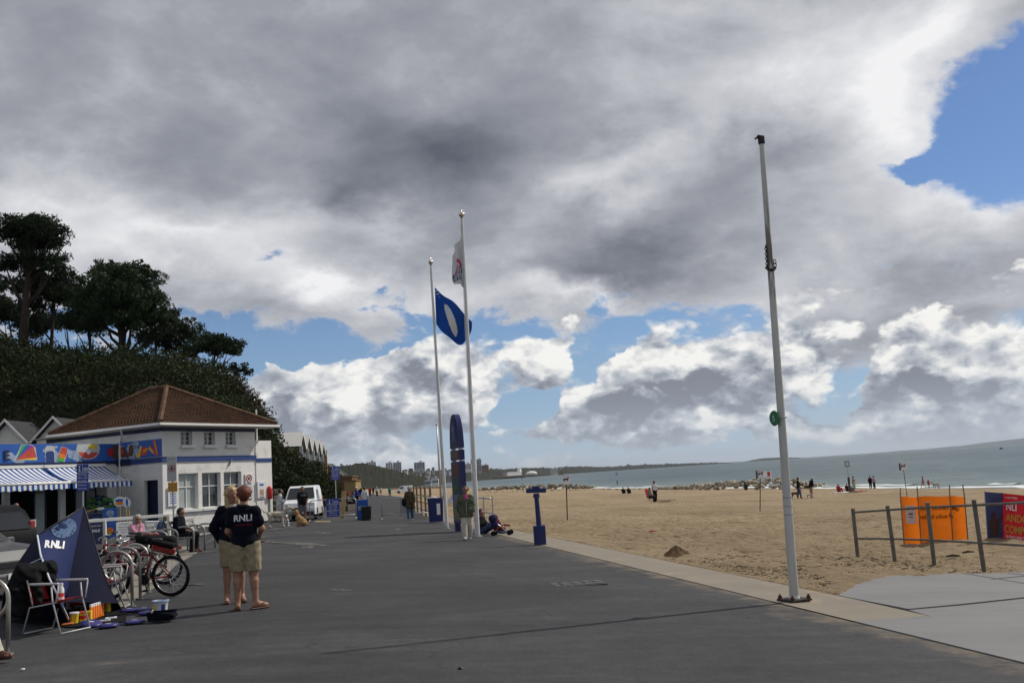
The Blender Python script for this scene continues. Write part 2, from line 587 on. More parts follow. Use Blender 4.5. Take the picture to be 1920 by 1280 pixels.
# ------------------------------------------------------------------ smooth bodies: blended round cones turned into one surface
def sdf_mesh(name, prims, h, mats, parent=None, k=0.03, cut=None, mi_fn=None, wr=0.0):
 """prims: (a, b, ra, rb[, k]); cut(X, Y, Z) -> value subtracted (positive = removed)"""
 A = np.array([p[0] for p in prims], float)
 Bq = np.array([p[1] for p in prims], float)
 R = np.array([[p[2], p[3]] for p in prims], float)
 lo = np.minimum(A, Bq).min(0) - R.max() - 2.5 * h
 hi = np.maximum(A, Bq).max(0) + R.max() + 2.5 * h
 n = np.ceil((hi - lo) / h).astype(int) + 1
 xs = [lo[i] + h * np.arange(n[i]) for i in range(3)]
 D = np.full(n, 1.0)
 for p in prims:
  a, b = np.array(p[0], float), np.array(p[1], float)
  ra, rb = p[2], p[3]
  kk = p[4] if len(p) > 4 else k
  m_ = max(ra, rb) + kk * 1.5 + 2 * h
  l_, h_ = np.minimum(a, b) - m_, np.maximum(a, b) + m_
  i0 = np.maximum(((l_ - lo) / h).astype(int), 0)
  i1 = np.minimum(np.ceil((h_ - lo) / h).astype(int) + 1, n)
  sl = tuple(slice(i0[i], i1[i]) for i in range(3))
  X = xs[0][sl[0]][:, None, None] - a[0]
  Y = xs[1][sl[1]][None, :, None] - a[1]
  Z = xs[2][sl[2]][None, None, :] - a[2]
  ab = b - a
  L2 = max((ab * ab).sum(), 1e-12)
  t = np.clip((X * ab[0] + Y * ab[1] + Z * ab[2]) / L2, 0, 1)
  d = np.sqrt((X - t * ab[0]) ** 2 + (Y - t * ab[1]) ** 2 + (Z - t * ab[2]) ** 2) - (ra + t * (rb - ra))
  D0 = D[sl]
  hh = np.maximum(kk - np.abs(D0 - d), 0) / kk
  D[sl] = np.minimum(D0, d) - hh * hh * kk * 0.25
 if wr:
  X = xs[0][:, None, None]
  Y = xs[1][None, :, None]
  Z = xs[2][None, None, :]
  D = D + wr * (np.sin(38 * Z + 9 * np.sin(11 * X + 3) + 5 * np.sin(7 * Y)) * .6 + np.sin(24 * X + 17 * Z + 4 * np.sin(13 * Y + 6 * Z)) * .7 + np.sin(55 * Z - 20 * X + 6 * Y) * .35)
 if cut is not None:
  X = xs[0][:, None, None] + np.zeros(n)
  Y = xs[1][None, :, None] + np.zeros(n)
  Z = xs[2][None, None, :] + np.zeros(n)
  D = np.maximum(D, cut(X, Y, Z))
 # surface nets
 Sg = D < 0
 c = [Sg[i:n[0] - 1 + i, j:n[1] - 1 + j, l:n[2] - 1 + l] for i in (0, 1) for j in (0, 1) for l in (0, 1)]
 cnt = sum(x.astype(np.int8) for x in c)
 act = (cnt > 0) & (cnt < 8)
 idx = np.argwhere(act)
 if len(idx) == 0:
  idx = np.zeros((0, 3), int)
 vid = np.full(act.shape, -1, int)
 vid[act] = np.arange(len(idx))
 acc = np.zeros((len(idx), 3))
 num = np.zeros(len(idx))
 corners = [(i, j, l) for i in (0, 1) for j in (0, 1) for l in (0, 1)]
 for c0 in corners:
  for ax in range(3):
   if c0[ax] == 1:
    continue
   c1 = list(c0)
   c1[ax] = 1
   d0 = D[idx[:, 0] + c0[0], idx[:, 1] + c0[1], idx[:, 2] + c0[2]]
   d1 = D[idx[:, 0] + c1[0], idx[:, 1] + c1[1], idx[:, 2] + c1[2]]
   cr = (d0 < 0) != (d1 < 0)
   t = np.where(cr, d0 / np.where(cr, d0 - d1, 1), 0)
   pt = np.array(c0, float)[None, :] + 0 * acc
   pt[:, ax] += t
   acc += pt * cr[:, None]
   num += cr
 vs = lo + h * (idx + acc / np.maximum(num, 1)[:, None])
 faces = []
 for ax in range(3):
  o1, o2 = [(1, 2), (2, 0), (0, 1)][ax]
  sl0 = [slice(None)] * 3
  sl1 = [slice(None)] * 3
  sl0[ax] = slice(0, n[ax] - 1)
  sl1[ax] = slice(1, n[ax])
  s0, s1 = Sg[tuple(sl0)], Sg[tuple(sl1)]
  e = np.argwhere(s0 != s1)
  e = e[(e[:, o1] > 0) & (e[:, o2] > 0) & (e[:, o1] < n[o1] - 1) & (e[:, o2] < n[o2] - 1)]
  if len(e) == 0:
   continue
  fl = s0[e[:, 0], e[:, 1], e[:, 2]]
  q = []
  for da, db in ((-1, -1), (0, -1), (0, 0), (-1, 0)):
   ee = e.copy()
   ee[:, o1] += da
   ee[:, o2] += db
   q.append(vid[ee[:, 0], ee[:, 1], ee[:, 2]])
  q = np.stack(q, 1)
  q[~fl] = q[~fl][:, ::-1]
  faces.append(q)
 faces = np.concatenate(faces) if faces else np.zeros((0, 4), int)
 mi = None
 if mi_fn is not None and len(faces):
  cen = vs[faces].mean(1)
  mi = mi_fn(cen)
 return np_mesh(name, vs, faces, mats, parent, True, mi)
# ------------------------------------------------------------------ ground materials
def ground_mat(name, build):
 m_ = bpy.data.materials.new(name)
 m_.use_nodes = True
 t = m_.node_tree
 t.nodes.clear()
 b = NB(t)
 p = b.new('ShaderNodeBsdfPrincipled')
 o = b.new('ShaderNodeOutputMaterial')
 t.links.new(p.outputs[0], o.inputs[0])
 c = b.new('ShaderNodeTexCoord').outputs['Object']
 r = build(b, c, p)
 colr, hgt, strength, dist = r
 b.put(p.inputs['Base Color'], colr)
 if hgt is not None:
  bn = b.new('ShaderNodeBump')
  bn.inputs['Strength'].default_value = strength
  bn.inputs['Distance'].default_value = dist
  t.links.new(hgt, bn.inputs['Height'])
  t.links.new(bn.outputs[0], p.inputs['Normal'])
 return m_
def _asphalt(b, c, p):
 f1, _ = b.noise(c, 0.35, 5, 0.6)
 f2, _ = b.noise(c, 90.0, 3, 0.7)
 f3, _ = b.noise(c, 4.0, 5, 0.65)
 st = b.vmath('MULTIPLY', c, (0.25, 1.6, 1.0))
 f4, _ = b.noise(st, 1.2, 5, 0.62)
 f7, _ = b.noise(c, 24.0, 4, 0.75)
 k = b.addw([(1.1, b.math('SUBTRACT', f1, .5)), (0.9, b.math('SUBTRACT', f2, .5)), (0.7, b.math('SUBTRACT', f3, .5)), (0.8, b.math('SUBTRACT', f4, .5)), (1.1, b.math('SUBTRACT', f7, .5))], 0.5)
 colr = b.ramp(k, [(0.0, (0.021, 0.0212, 0.0235)), (0.5, (0.044, 0.0442, 0.0475)), (1.0, (0.080, 0.0785, 0.0795))])
 # pale grit and a little blown sand lying about
 sp = b.voro(c, 26.0)
 d = b.math('MULTIPLY', b.step(sp[0], 0.10, 0.05), b.step(b.sep(sp[1])[0], 0.93, 0.96))
 colr = b.mix(b.math('MULTIPLY', d, 0.55), colr, (0.30, 0.27, 0.23))
 # hairline cracks, old trench patches, sand blown in from the beach
 cv = b.voro(b.vmath('ADD', c, b.vmath('SCALE', b.noise(c, 1.3, 4, .6)[1], scale=.5)), 0.42, 'DISTANCE_TO_EDGE')
 crk = b.math('MULTIPLY', b.step(cv[0], 0.007, 0.002), b.step(f1, 0.48, 0.56))
 colr = b.mix(b.math('MULTIPLY', crk, 0.45), colr, (0.016, 0.016, 0.016))
 pv = b.voro(b.vmath('MULTIPLY', c, (.16, .11, 1)), 1.0, 'F1')
 colr = b.mix(b.step(b.sep(pv[1])[0], .60, .64, 0, .22), colr, (0.024, 0.024, 0.026))
 x_, y_, z_ = b.sep(c)
 uu = b.math('MULTIPLY_ADD', y_, 0.2126, x_)
 fs_, _ = b.noise(c, 2.2, 6, .7)
 colr = b.mix(b.step(b.math('ADD', uu, b.math('MULTIPLY', fs_, 2.2)), 6.9, 7.8, 0, .55) if False else b.math('MULTIPLY', b.step(b.math('ADD', uu, b.math('MULTIPLY', fs_, 2.2)), 6.9, 7.8, 0, .55), b.step(y_, 58.0, 46.0)), colr, (0.27, 0.215, 0.15))
 # oil-dark spots
 sp2 = b.voro(c, 1.1)
 d2 = b.math('MULTIPLY', b.step(sp2[0], 0.09, 0.04), b.step(b.sep(sp2[1])[1], 0.6, 0.7))
 colr = b.mix(b.math('MULTIPLY', d2, 0.35), colr, (0.03, 0.03, 0.03))
 sandy = b.step(b.addw([(1.0, f4), (0.6, f1), (0.35, f2)], -0.35), 0.80, 0.98, 0, 0.5)
 colr = b.mix(sandy, colr, (0.22, 0.18, 0.13))
 p.inputs['Roughness'].default_value = 0.85
 p.inputs['Specular IOR Level'].default_value = 0.25
 return colr, f2, 0.55, 0.006
def _sand(b, c, p):
 f1, _ = b.noise(c, 0.12, 5, 0.6)
 f2, _ = b.noise(c, 1.6, 6, 0.62)
 f3, _ = b.noise(c, 60.0, 3, 0.7)
 f4, _ = b.noise(b.vmath('MULTIPLY', c, (1.0, 2.2, 1)), 5.0, 4, 0.6)
 k = b.addw([(1.1, b.math('SUBTRACT', f1, .5)), (0.7, b.math('SUBTRACT', f2, .5)), (0.45, b.math('SUBTRACT', f3, .5)), (0.35, b.math('SUBTRACT', f4, .5))], 0.5)
 colr = b.ramp(k, [(0.05, (0.20, 0.143, 0.080)), (0.45, (0.325, 0.243, 0.148)), (0.75, (0.42, 0.324, 0.205)), (1.0, (0.50, 0.40, 0.275))])
 # dark weed and grit specks
 sp = b.voro(b.vmath('MULTIPLY', c, (1.0, 1.7, 1)), 2.4)
 d = b.math('MULTIPLY', b.step(sp[0], 0.16, 0.08), b.step(b.sep(sp[1])[0], 0.86, 0.9))
 colr = b.mix(b.math('MULTIPLY', d, 0.55), colr, (0.10, 0.065, 0.04))
 # wet sand towards the waterline
 x, y, z = b.sep(c)
 u = b.math('MULTIPLY_ADD', y, 0.2126, x)
 wet = b.step(b.math('ADD', u, b.math('MULTIPLY', f1, 6.0)), 77.0, 82.0)
 colr = b.mix(wet, colr, (0.16, 0.115, 0.07))
 b.put(p.inputs['Roughness'], b.math('MULTIPLY_ADD', wet, -0.5, 0.92))
 p.inputs['Specular IOR Level'].default_value = 0.2
 v = b.voro(b.vmath('MULTIPLY', c, (1.0, 1.5, 1)), 2.6)
 hgt = b.addw([(0.8, f4), (0.35, f3), (0.7, b.step(v[0], 0.0, 0.45))], 0.0)
 return colr, hgt, 1.0, 0.13
def _kerb(b, c, p):
 f1, _ = b.noise(c, 1.2, 5, 0.6)
 f2, _ = b.noise(c, 45.0, 3, 0.7)
 f5, _ = b.noise(c, 0.5, 3, 0.6)
 k = b.addw([(0.6, b.math('SUBTRACT', f1, .5)), (0.9, b.math('SUBTRACT', f2, .5))], 0.5)
 colr = b.ramp(k, [(0.0, (0.14, 0.118, 0.09)), (0.5, (0.215, 0.185, 0.145)), (1.0, (0.32, 0.28, 0.225))])
 f6, _ = b.noise(c, 1.6, 6, .7)
 colr = b.mix(b.step(f6, .52, .70, 0, .75), colr, (0.33, 0.255, 0.165))
 p.inputs['Roughness'].default_value = 0.9
 return colr, f2, 0.5, 0.005
def _slab(b, c, p):
 f1, _ = b.noise(c, 0.8, 5, 0.6)
 f2, _ = b.noise(c, 70.0, 3, 0.7)
 f4, _ = b.noise(b.vmath('MULTIPLY', c, (0.3, 3.0, 1)), 2.0, 4, 0.6)
 k = b.addw([(0.7, b.math('SUBTRACT', f1, .5)), (0.4, b.math('SUBTRACT', f2, .5)), (0.5, b.math('SUBTRACT', f4, .5))], 0.5)
 colr = b.ramp(k, [(0.0, (0.115, 0.115, 0.115)), (0.5, (0.175, 0.175, 0.175)), (1.0, (0.245, 0.24, 0.23))])
 sand = b.step(b.addw([(1.0, f1), (0.3, f2)], 0.0), 0.78, 1.05, 0, 0.55)
 colr = b.mix(sand, colr, (0.30, 0.24, 0.165))
 p.inputs['Roughness'].default_value = 0.85
 return colr, f2, 0.3, 0.004
def _sea(b, c, p):
 x, y, z = b.sep(c)
 st = b.vmath('MULTIPLY', c, (1.0, 0.35, 1.0))
 rotv = b.new('ShaderNodeVectorRotate', rotation_type='Z_AXIS')
 b.put(rotv.inputs['Vector'], c)
 rotv.inputs['Angle'].default_value = 0.35
 rv = rotv.outputs[0]
 f1, _ = b.noise(b.vmath('MULTIPLY', rv, (0.5, 0.16, 1)), 0.35, 4, 0.6)
 f2, _ = b.noise(b.vmath('MULTIPLY', rv, (1.0, 0.4, 1)), 0.9, 4, 0.65)
 f3, _ = b.noise(b.vmath('MULTIPLY', rv, (1.0, 0.25, 1)), 0.012, 4, 0.6)
 f6, _ = b.noise(b.vmath('MULTIPLY', rv, (0.35, 1.0, 1)), 0.05, 5, 0.65)
 k = b.addw([(1.0, b.math('SUBTRACT', f1, .5)), (1.2, b.math('SUBTRACT', f2, .5)), (1.3, b.math('SUBTRACT', f3, .5)), (1.0, b.math('SUBTRACT', f6, .5))], 0.5)
 colr = b.ramp(k, [(0.0, (0.026, 0.050, 0.060)), (0.5, (0.066, 0.106, 0.117)), (1.0, (0.155, 0.205, 0.21))])
 # shallow, milky water along the beach
 u = b.math('MULTIPLY_ADD', y, 0.2126, x)
 sh = b.step(b.math('ADD', u, b.math('MULTIPLY', f3, 30.0)), 160.0, 88.0, 0, 0.45)
 colr = b.mix(sh, colr, (0.21, 0.25, 0.22))
 p.inputs['Roughness'].default_value = 0.35
 p.inputs['IOR'].default_value = 1.33
 p.inputs['Specular IOR Level'].default_value = 0.16
 hgt = b.addw([(1.0, f1), (0.5, f2)], 0.0)
 return colr, hgt, 1.0, 0.5
def _foam(b, c, p):
 f1, _ = b.noise(c, 0.7, 5, 0.65)
 colr = b.mix(b.step(f1, .3, .7), (0.55, 0.58, 0.57), (0.82, 0.84, 0.84))
 p.inputs['Roughness'].default_value = 0.8
 return colr, f1, 0.5, 0.1
M_ASPH = ground_mat('asphalt', _asphalt)
M_SAND = ground_mat('beach sand', _sand)
M_KERB = ground_mat('pebbled concrete', _kerb)
M_SLAB = ground_mat('grey concrete', _slab)
M_SEA = ground_mat('sea water', _sea)
M_FOAM = ground_mat('sea foam', _foam)
# ------------------------------------------------------------------ right edge of the promenade, from the photograph
edge_px = [(1480, 1135), (1380, 1107), (1200, 1066), (1063, 1033), (1000, 1019), (895, 1004), (838, 992), (770, 962)]
u_e = [gp(*q).x + 0.2126 * gp(*q).y for q in edge_px]
print('edge u:', [round(x, 2) for x in u_e], [round(gp(*q).y, 1) for q in edge_px])
U_EDGE = 6.33
def edge_x(y, off=0.0):
 return U_EDGE + off - 0.2126 * y + bend(y)
ys = [-12, -4, 0] + [i * 2.0 for i in range(1, 30)] + [60 + i * 6 for i in range(24)] + [210 + 30 * i for i in range(14)]
mb = MB()
P = []
for y in ys:
 P.append((edge_x(y), y))
n0 = len(P)
vs, fs = [], []
XL = [-0.2, -1.2, -3.0, -7.0, -14.0, -30.0, -60.0, -90]
for x, y in P:
 row = [x] + [x + k for k in XL]
 for xx in row:
  vs.append((xx, y, gz(xx, y)))
W = len(XL) + 1
for i in range(n0 - 1):
 for j in range(W - 1):
  a = i * W + j
  fs.append((a + 1, a, a + W, a + W + 1))
o = MB().add(vs, fs).build('promenade', M_ASPH)
tag(o, kind='structure')
# pebbled concrete strip on the seaward side, standing a little proud
KW = 1.15
vs, fs = [], []
for y in ys[2:]:
 x0, x1 = edge_x(y, 0.004), edge_x(y, KW)
 z0, z1 = gz(x0, y), gz(x1, y)
 vs += [(x0, y, z0 - 0.3), (x0, y, z0 + 0.012), (x1, y, z1 + 0.012), (x1, y, z1 - 0.5)]
for i in range(len(ys) - 3):
 a = i * 4
 for k in range(3):
  fs.append((a + k, a + k + 1, a + 5 + k, a + 4 + k))
# the strip stops where the concrete apron begins
y_ap = gp(1700, 1163).y
keep = []
mk = MB()
for i in range(len(ys) - 3):
 if ys[2:][i] >= y_ap + 0.3:
  for k in range(3):
   keep.append(fs[i * 3 + k])
mk.add(vs, keep)
# tapering tip of the strip
a_, b_ = gp(1672, 1164), gp(1743, 1156)
a_ = Vector((edge_x(a_.y, 0.004), a_.y, gz(edge_x(a_.y), a_.y)))
i0 = next(i for i in range(len(ys) - 3) if ys[2:][i] >= y_ap + 0.3)
q1, q2 = Vector(vs[i0 * 4 + 1]), Vector(vs[i0 * 4 + 2])
mk.quad((a_.x, a_.y, a_.z + .012), (b_.x, b_.y, b_.z + .012), q2, q1)
tag(mk.build('kerb_strip', M_KERB), kind='structure')
# concrete apron on the right, made of two slabs with an open joint
def sheet(name, pix, mt, dz, sub=None, base=-0.2):
 pts = [gp(*q) for q in pix]
 m2 = MB()
 n = len(pts)
 m2.add([(p.x, p.y, p.z + dz) for p in pts] + [(p.x, p.y, p.z + base) for p in pts],
           [tuple(range(n))] + [(i, i + n, (i + 1) % n + n, (i + 1) % n) for i in range(n)])
 return m2.build(name, mt)
_ra = random.Random(4)
_rag = []
_src = [(1574, 1119), (1588, 1108), (1604, 1097), (1640, 1084), (1700, 1080), (1800, 1077), (1925, 1074)]
for _a, _b in zip(_src, _src[1:]):
 _n = max(2, int((_b[0] - _a[0]) / 7))
 for _i in range(_n):
  _rag.append((_a[0] + (_b[0] - _a[0]) * _i / _n + _ra.uniform(-3.5, 3.5), _a[1] + (_b[1] - _a[1]) * _i / _n + _ra.uniform(-2.0, 1.6)))
s1_ = sheet('concrete_apron', [(1703, 1143)] + _rag + [(1925, 1074), (2150, 1068), (2150, 1092), (1920, 1121), (1800, 1134)], M_SLAB, 0.016)
tag(s1_, kind='structure')
EDGE_PTS = [(edge_x(y, 0.004), y) for y in [1.0, 3.0, 6.0, 9.0, gp(1672, 1164).y]]
tipp = gp(1672, 1164)
_far = [gp(*q) for q in ((1745, 1156.5), (1704, 1145), (1800, 1136.5), (1920, 1123.5), (2150, 1094), (2400, 1150))]
_pl = [Vector((x, y, gz(x, y))) for x, y in EDGE_PTS] + _far + [Vector((9.5, 1.0, gz(9.5, 1.0)))]
m2 = MB()
nq = len(_pl)
m2.add([(p.x, p.y, p.z + .014) for p in _pl] + [(p.x, p.y, p.z - .2) for p in _pl],
       [tuple(range(nq))[::-1]] + [(i, i + nq, (i + 1) % nq + nq, (i + 1) % nq) for i in range(nq)])
s2_ = m2.build('concrete_apron', M_SLAB)
tag(s2_, kind='structure')
# ------------------------------------------------------------------ beach
def beach_z(x, y):
 z = gz(x, y)
 e = x - edge_x(y, KW)
 drop = 0.05 * min(max(e, 0) / 2.0, 1.0)
 return z - drop
NU, NV = 250, 460
us = np.concatenate([np.array([-2.5, -0.05]), np.linspace(0, 1, 150) ** 1.2 * 16, 16 + np.linspace(0.01, 1, NU - 150) ** 1.5 * 110])
yv = np.concatenate([np.linspace(2, 45, 340), 45 + np.linspace(0.005, 1, NV - 340) ** 2.2 * 1150])
rs = np.random.default_rng(3)
def vnoise(X, Y, seed):
 r = np.random.default_rng(seed)
 T = r.random((64, 64))
 xi, yi = np.floor(X).astype(int), np.floor(Y).astype(int)
 fx, fy = X - xi, Y - yi
 fx, fy = fx * fx * (3 - 2 * fx), fy * fy * (3 - 2 * fy)
 g = lambda a, b2: T[a % 64, b2 % 64]
 return (g(xi, yi) * (1 - fx) + g(xi + 1, yi) * fx) * (1 - fy) + (g(xi, yi + 1) * (1 - fx) + g(xi + 1, yi + 1) * fx) * fy - 0.5
UU, YY = np.meshgrid(us, yv)
E0 = np.array([edge_x(y, KW - 0.03) for y in yv])[:, None]
widen = 1 + 0.0 * YY
XX = E0 + UU * widen
ZZ = np.maximum(-0.04 * (XX + 0.2126 * YY + 1), -4.4) - 0.05 * np.clip(UU / 2.0, 0, 1) - 0.05 * (UU < 0.2)
damp = np.clip(UU / 0.8, 0, 1)
# trampled patch near the edge, raked lines further out
tr = np.exp(-((UU - 6.0) / 5.0) ** 2)
ZZ += damp * (0.10 * vnoise(XX * 0.35, YY * 0.35, 1) + 0.05 * vnoise(XX * 1.3, YY * 1.5, 2) + (0.08 + 0.05 * tr) * vnoise(XX * 2.1, YY * 3.4, 4)
              + (0.035 + 0.05 * tr) * vnoise(XX * 5.3, YY * 6.2, 5) + 0.05 * vnoise(XX * .5, YY * 3.0, 8) * (UU > 9))
for q0, dp in ((11.0, .05), (12.5, .05), (17.5, .06), (19.1, .06), (27, .07), (28.7, .07), (39, .08), (41, .08), (53, .09), (55, .09)):
 ln_ = q0 + 1.3 * np.sin(YY * .045 + q0) + .8 * np.sin(YY * .11 + 2 * q0)
 ZZ -= dp * np.exp(-((UU - ln_) / .22) ** 2) - .5 * dp * np.exp(-((UU - ln_ - .45) / .22) ** 2)
def inside(poly, X, Y):
 r_ = np.zeros(X.shape, bool)
 for (xa, ya), (xb, yb) in zip(poly, poly[1:] + poly[:1]):
  c_ = ((ya > Y) != (yb > Y)) & (X < (xb - xa) * (Y - ya) / (yb - ya + 1e-12) + xa)
  r_ ^= c_
 return r_
for (qa, qb, hh_) in (((1690, 1014), (1816, 1019), .15), ((1850, 1011), (1990, 1042), .12)):
 a_, b_ = gp(*qa), gp(*qb)
 d_ = np.array([b_.x - a_.x, b_.y - a_.y])
 t_ = np.clip(((XX - a_.x) * d_[0] + (YY - a_.y) * d_[1]) / (d_ @ d_), 0, 1)
 r2_ = (XX - a_.x - t_ * d_[0]) ** 2 + (YY - a_.y - t_ * d_[1]) ** 2
 ZZ += hh_ * np.exp(-r2_ / .35)
slabp = [tuple(gp(*q))[:2] for q in ((1703, 1146), (1580, 1121), (1592, 1109), (1608, 1098), (1642, 1086), (1700, 1082), (1800, 1079), (1925, 1076), (2150, 1070), (2400, 1150))] + [(9.5, 1.0), (5.5, 1.0)]
ZZ -= .10 * inside(slabp, XX, YY)
idx = np.arange(UU.size).reshape(UU.shape)
F_ = np.stack([idx[:-1, :-1], idx[:-1, 1:], idx[1:, 1:], idx[1:, :-1]], -1).reshape(-1, 4)
o = np_mesh('beach', np.stack([XX, YY, ZZ], -1).reshape(-1, 3), F_, M_SAND)
tag(o, kind='structure')
# ------------------------------------------------------------------ sea
SEA_Z = -3.3
pts = [(-6000, 200, SEA_Z), (4000, -400, SEA_Z), (30000, 3000, SEA_Z), (30000, 40000, SEA_Z), (-20000, 40000, SEA_Z)]
o = MB().quad(*pts).build('sea', M_SEA)
tag(o, kind='structure')
# swash and two low breakers along the shore
def shore_x(y, off):
 return 81 + off - 0.2126 * y + bend(y) * 0
def foam_strip(name, off, width, h, seed, y0, y1, gap=0.0):
 r = random.Random(seed)
 vs, fs = [], []
 N = 260
 ph = [r.uniform(0, 6.28) for _ in range(5)]
 ok = []
 for i in range(N + 1):
  y = y0 + (y1 - y0) * (i / N) ** 1.6
  wv = 1.2 * math.sin(y * .11 + ph[0]) + 0.8 * math.sin(y * .29 + ph[1]) + 0.5 * math.sin(y * .67 + ph[2])
  wd = width * (0.65 + 0.35 * math.sin(y * .17 + ph[3]) + 0.25 * math.sin(y * .45 + ph[4]))
  x = shore_x(y, off) + wv
  wd = max(wd, 0.15)
  for k, (fx, fz) in enumerate(((0, 0.0), (.3, .8), (.6, 1.0), (1, 0.0))):
   vs.append((x + fx * wd, y, SEA_Z + 0.03 + h * fz * (0.6 + 0.4 * math.sin(y * .9 + k))))
  ok.append(math.sin(y * .13 + ph[1]) + 0.6 * math.sin(y * .31 + ph[4]) > gap)
 for i in range(N):
  if not ok[i]:
   continue
  for k in range(3):
   a = i * 4 + k
   fs.append((a, a + 1, a + 5, a + 4))
 o = MB().add(vs, fs).build(name, M_FOAM, smooth=True)
 tag(o, kind='stuff', label='white surf foam washing along the shoreline')
foam_strip('surf_foam', -1.5, 6.0, 0.10, 1, 60, 420, -9)
foam_strip('surf_foam', 6.5, 2.6, 0.10, 2, 60, 260, -0.2)
# ------------------------------------------------------------------ worn paint and patches on the asphalt
M_PAINT = mat('worn white paint', (0.16, 0.15, 0.135), 0.8, 0.25, 9.0, dirt=((0.04, 0.04, 0.042), 0.95, 5.0, 0.44))
M_PAINTY = mat('worn yellow paint', (0.42, 0.33, 0.14), 0.8, 0.25, 9.0, dirt=((0.09, 0.09, 0.09), 0.9, 12.0, 0.52))
def marking(px0, py0, px1, py1, th, mt=None, jag=0.25, n=7):
 """thin painted or sandy streak between two photo points, th = thickness in photo px"""
 r = random.Random(px0 * 7 + py0)
 top, bot = [], []
 for i in range(n + 1):
  t = i / n
  x, y = px0 + (px1 - px0) * t, py0 + (py1 - py0) * t
  k = (0.5 + jag * r.uniform(-1, 1)) * (min(1, 5 * t + .15) * min(1, 5 * (1 - t) + .15) if jag > 0.1 else 1)
  top.append(gp(x, y - th * k * .7, 0.004))
  bot.append(gp(x, y + th * k * .7, 0.004))
 m2 = MB()
 m2.add(top + bot, [(i, i + 1, n + 2 + i, n + 1 + i)[::-1] for i in range(n)])
 o = m2.build('road_marking', mt or M_PAINT)
 tag(o, kind='structure')
for a in ((480, 1014, 622, 1022, 5), (380, 1022, 410, 1003, 4), (478, 1016, 512, 1012, 3), (590, 998, 620, 999, 3),
          (565, 1026, 590, 1024, 5), (338, 1034, 408, 1034, 2.4), (318, 1096, 384, 1094, 2.0), (350, 1005, 420, 994, 2.0),
          (740, 992, 752, 991, 3), (512, 1000, 548, 998, 2.2), (620, 1104, 660, 1106, 2), (480, 1012, 500, 1004, 2),
          (480, 995, 560, 986, 3)):
 marking(*a)
marking(590, 977, 620, 977, 2.6, M_PAINTY, 0.05)
# ------------------------------------------------------------------ leaf clumps
def leaf_mat(name, lo, hi, tr=0.15):
 m_ = bpy.data.materials.new(name)
 m_.use_nodes = True
 t = m_.node_tree
 t.nodes.clear()
 b = NB(t)
 c = b.new('ShaderNodeTexCoord').outputs['Object']
 f1, _ = b.noise(c, 0.45, 4, 0.6)
 f2, _ = b.noise(c, 5.0, 2, 0.6)
 f = b.addw([(0.8, b.math('SUBTRACT', f1, .5)), (0.9, b.math('SUBTRACT', f2, .5))], 0.5)
 colr = b.mix(b.step(f, 0.25, 0.75, kind='LINEAR'), lo, hi)
 p = b.new('ShaderNodeBsdfPrincipled')
 b.put(p.inputs['Base Color'], colr)
 p.inputs['Roughness'].default_value = 0.65
 p.inputs['Specular IOR Level'].default_value = 0.12
 tl = b.new('ShaderNodeBsdfTranslucent')
 b.put(tl.inputs[0], colr)
 mx = b.new('ShaderNodeMixShader')
 mx.inputs[0].default_value = tr
 t.links.new(p.outputs[0], mx.inputs[1])
 t.links.new(tl.outputs[0], mx.inputs[2])
 o = b.new('ShaderNodeOutputMaterial')
 t.links.new(mx.outputs[0], o.inputs[0])
 return m_
M_PINE = leaf_mat('pine needles', (0.016, 0.030, 0.014), (0.042, 0.066, 0.026))
M_PINE2 = leaf_mat('dark pine needles', (0.012, 0.020, 0.011), (0.030, 0.046, 0.020))
M_SHRUB = leaf_mat('shrub leaves', (0.013, 0.020, 0.008), (0.046, 0.054, 0.019), 0.15)
M_SHRUB2 = leaf_mat('ivy leaves', (0.012, 0.022, 0.009), (0.036, 0.050, 0.019), 0.15)
M_BROWNL = leaf_mat('browned shrub leaves', (0.026, 0.019, 0.011), (0.055, 0.042, 0.024), 0.15)
M_BARK = mat('pine bark', (0.045, 0.034, 0.028), 0.95, 0.4, 3.0, bump=0.6, bscale=14)
M_SOIL = mat('dark soil', (0.035, 0.032, 0.020), 0.95, 0.4, 0.6)
def leaf_quads(cen, size, seed, flat=0.0, elong=1.0):
 """one randomly turned leaf card per centre; returns verts, faces"""
 r = np.random.default_rng(seed)
 n = len(cen)
 a = r.normal(size=(n, 3))
 a[:, 2] *= (1 - flat)
 a /= np.linalg.norm(a, axis=1)[:, None] + 1e-9
 b = r.normal(size=(n, 3))
 b -= a * (a * b).sum(1)[:, None]
 b /= np.linalg.norm(b, axis=1)[:, None] + 1e-9
 s = size * r.uniform(0.6, 1.4, (n, 1))
 a = a * s * elong
 b = b * s * 0.62
 v = np.stack([cen - a, cen + b * .9 - a * .1, cen + a, cen - b * .9 + a * .1], 1).reshape(-1, 3)
 f = np.arange(n * 4).reshape(-1, 4)
 return v, f
def clump_points(centres, radii, per, seed, squash=0.8, shell=0.45):
 r = np.random.default_rng(seed)
 out = []
 for c, rad in zip(centres, radii):
  n = max(4, int(per * rad * rad))
  d = r.normal(size=(n, 3))
  d /= np.linalg.norm(d, axis=1)[:, None]
  q = rad * (shell + (1 - shell) * r.random((n, 1)) ** 0.6)
  p = d * q
  p[:, 2] *= squash
  out.append(p + np.asarray(c))
 return np.concatenate(out)
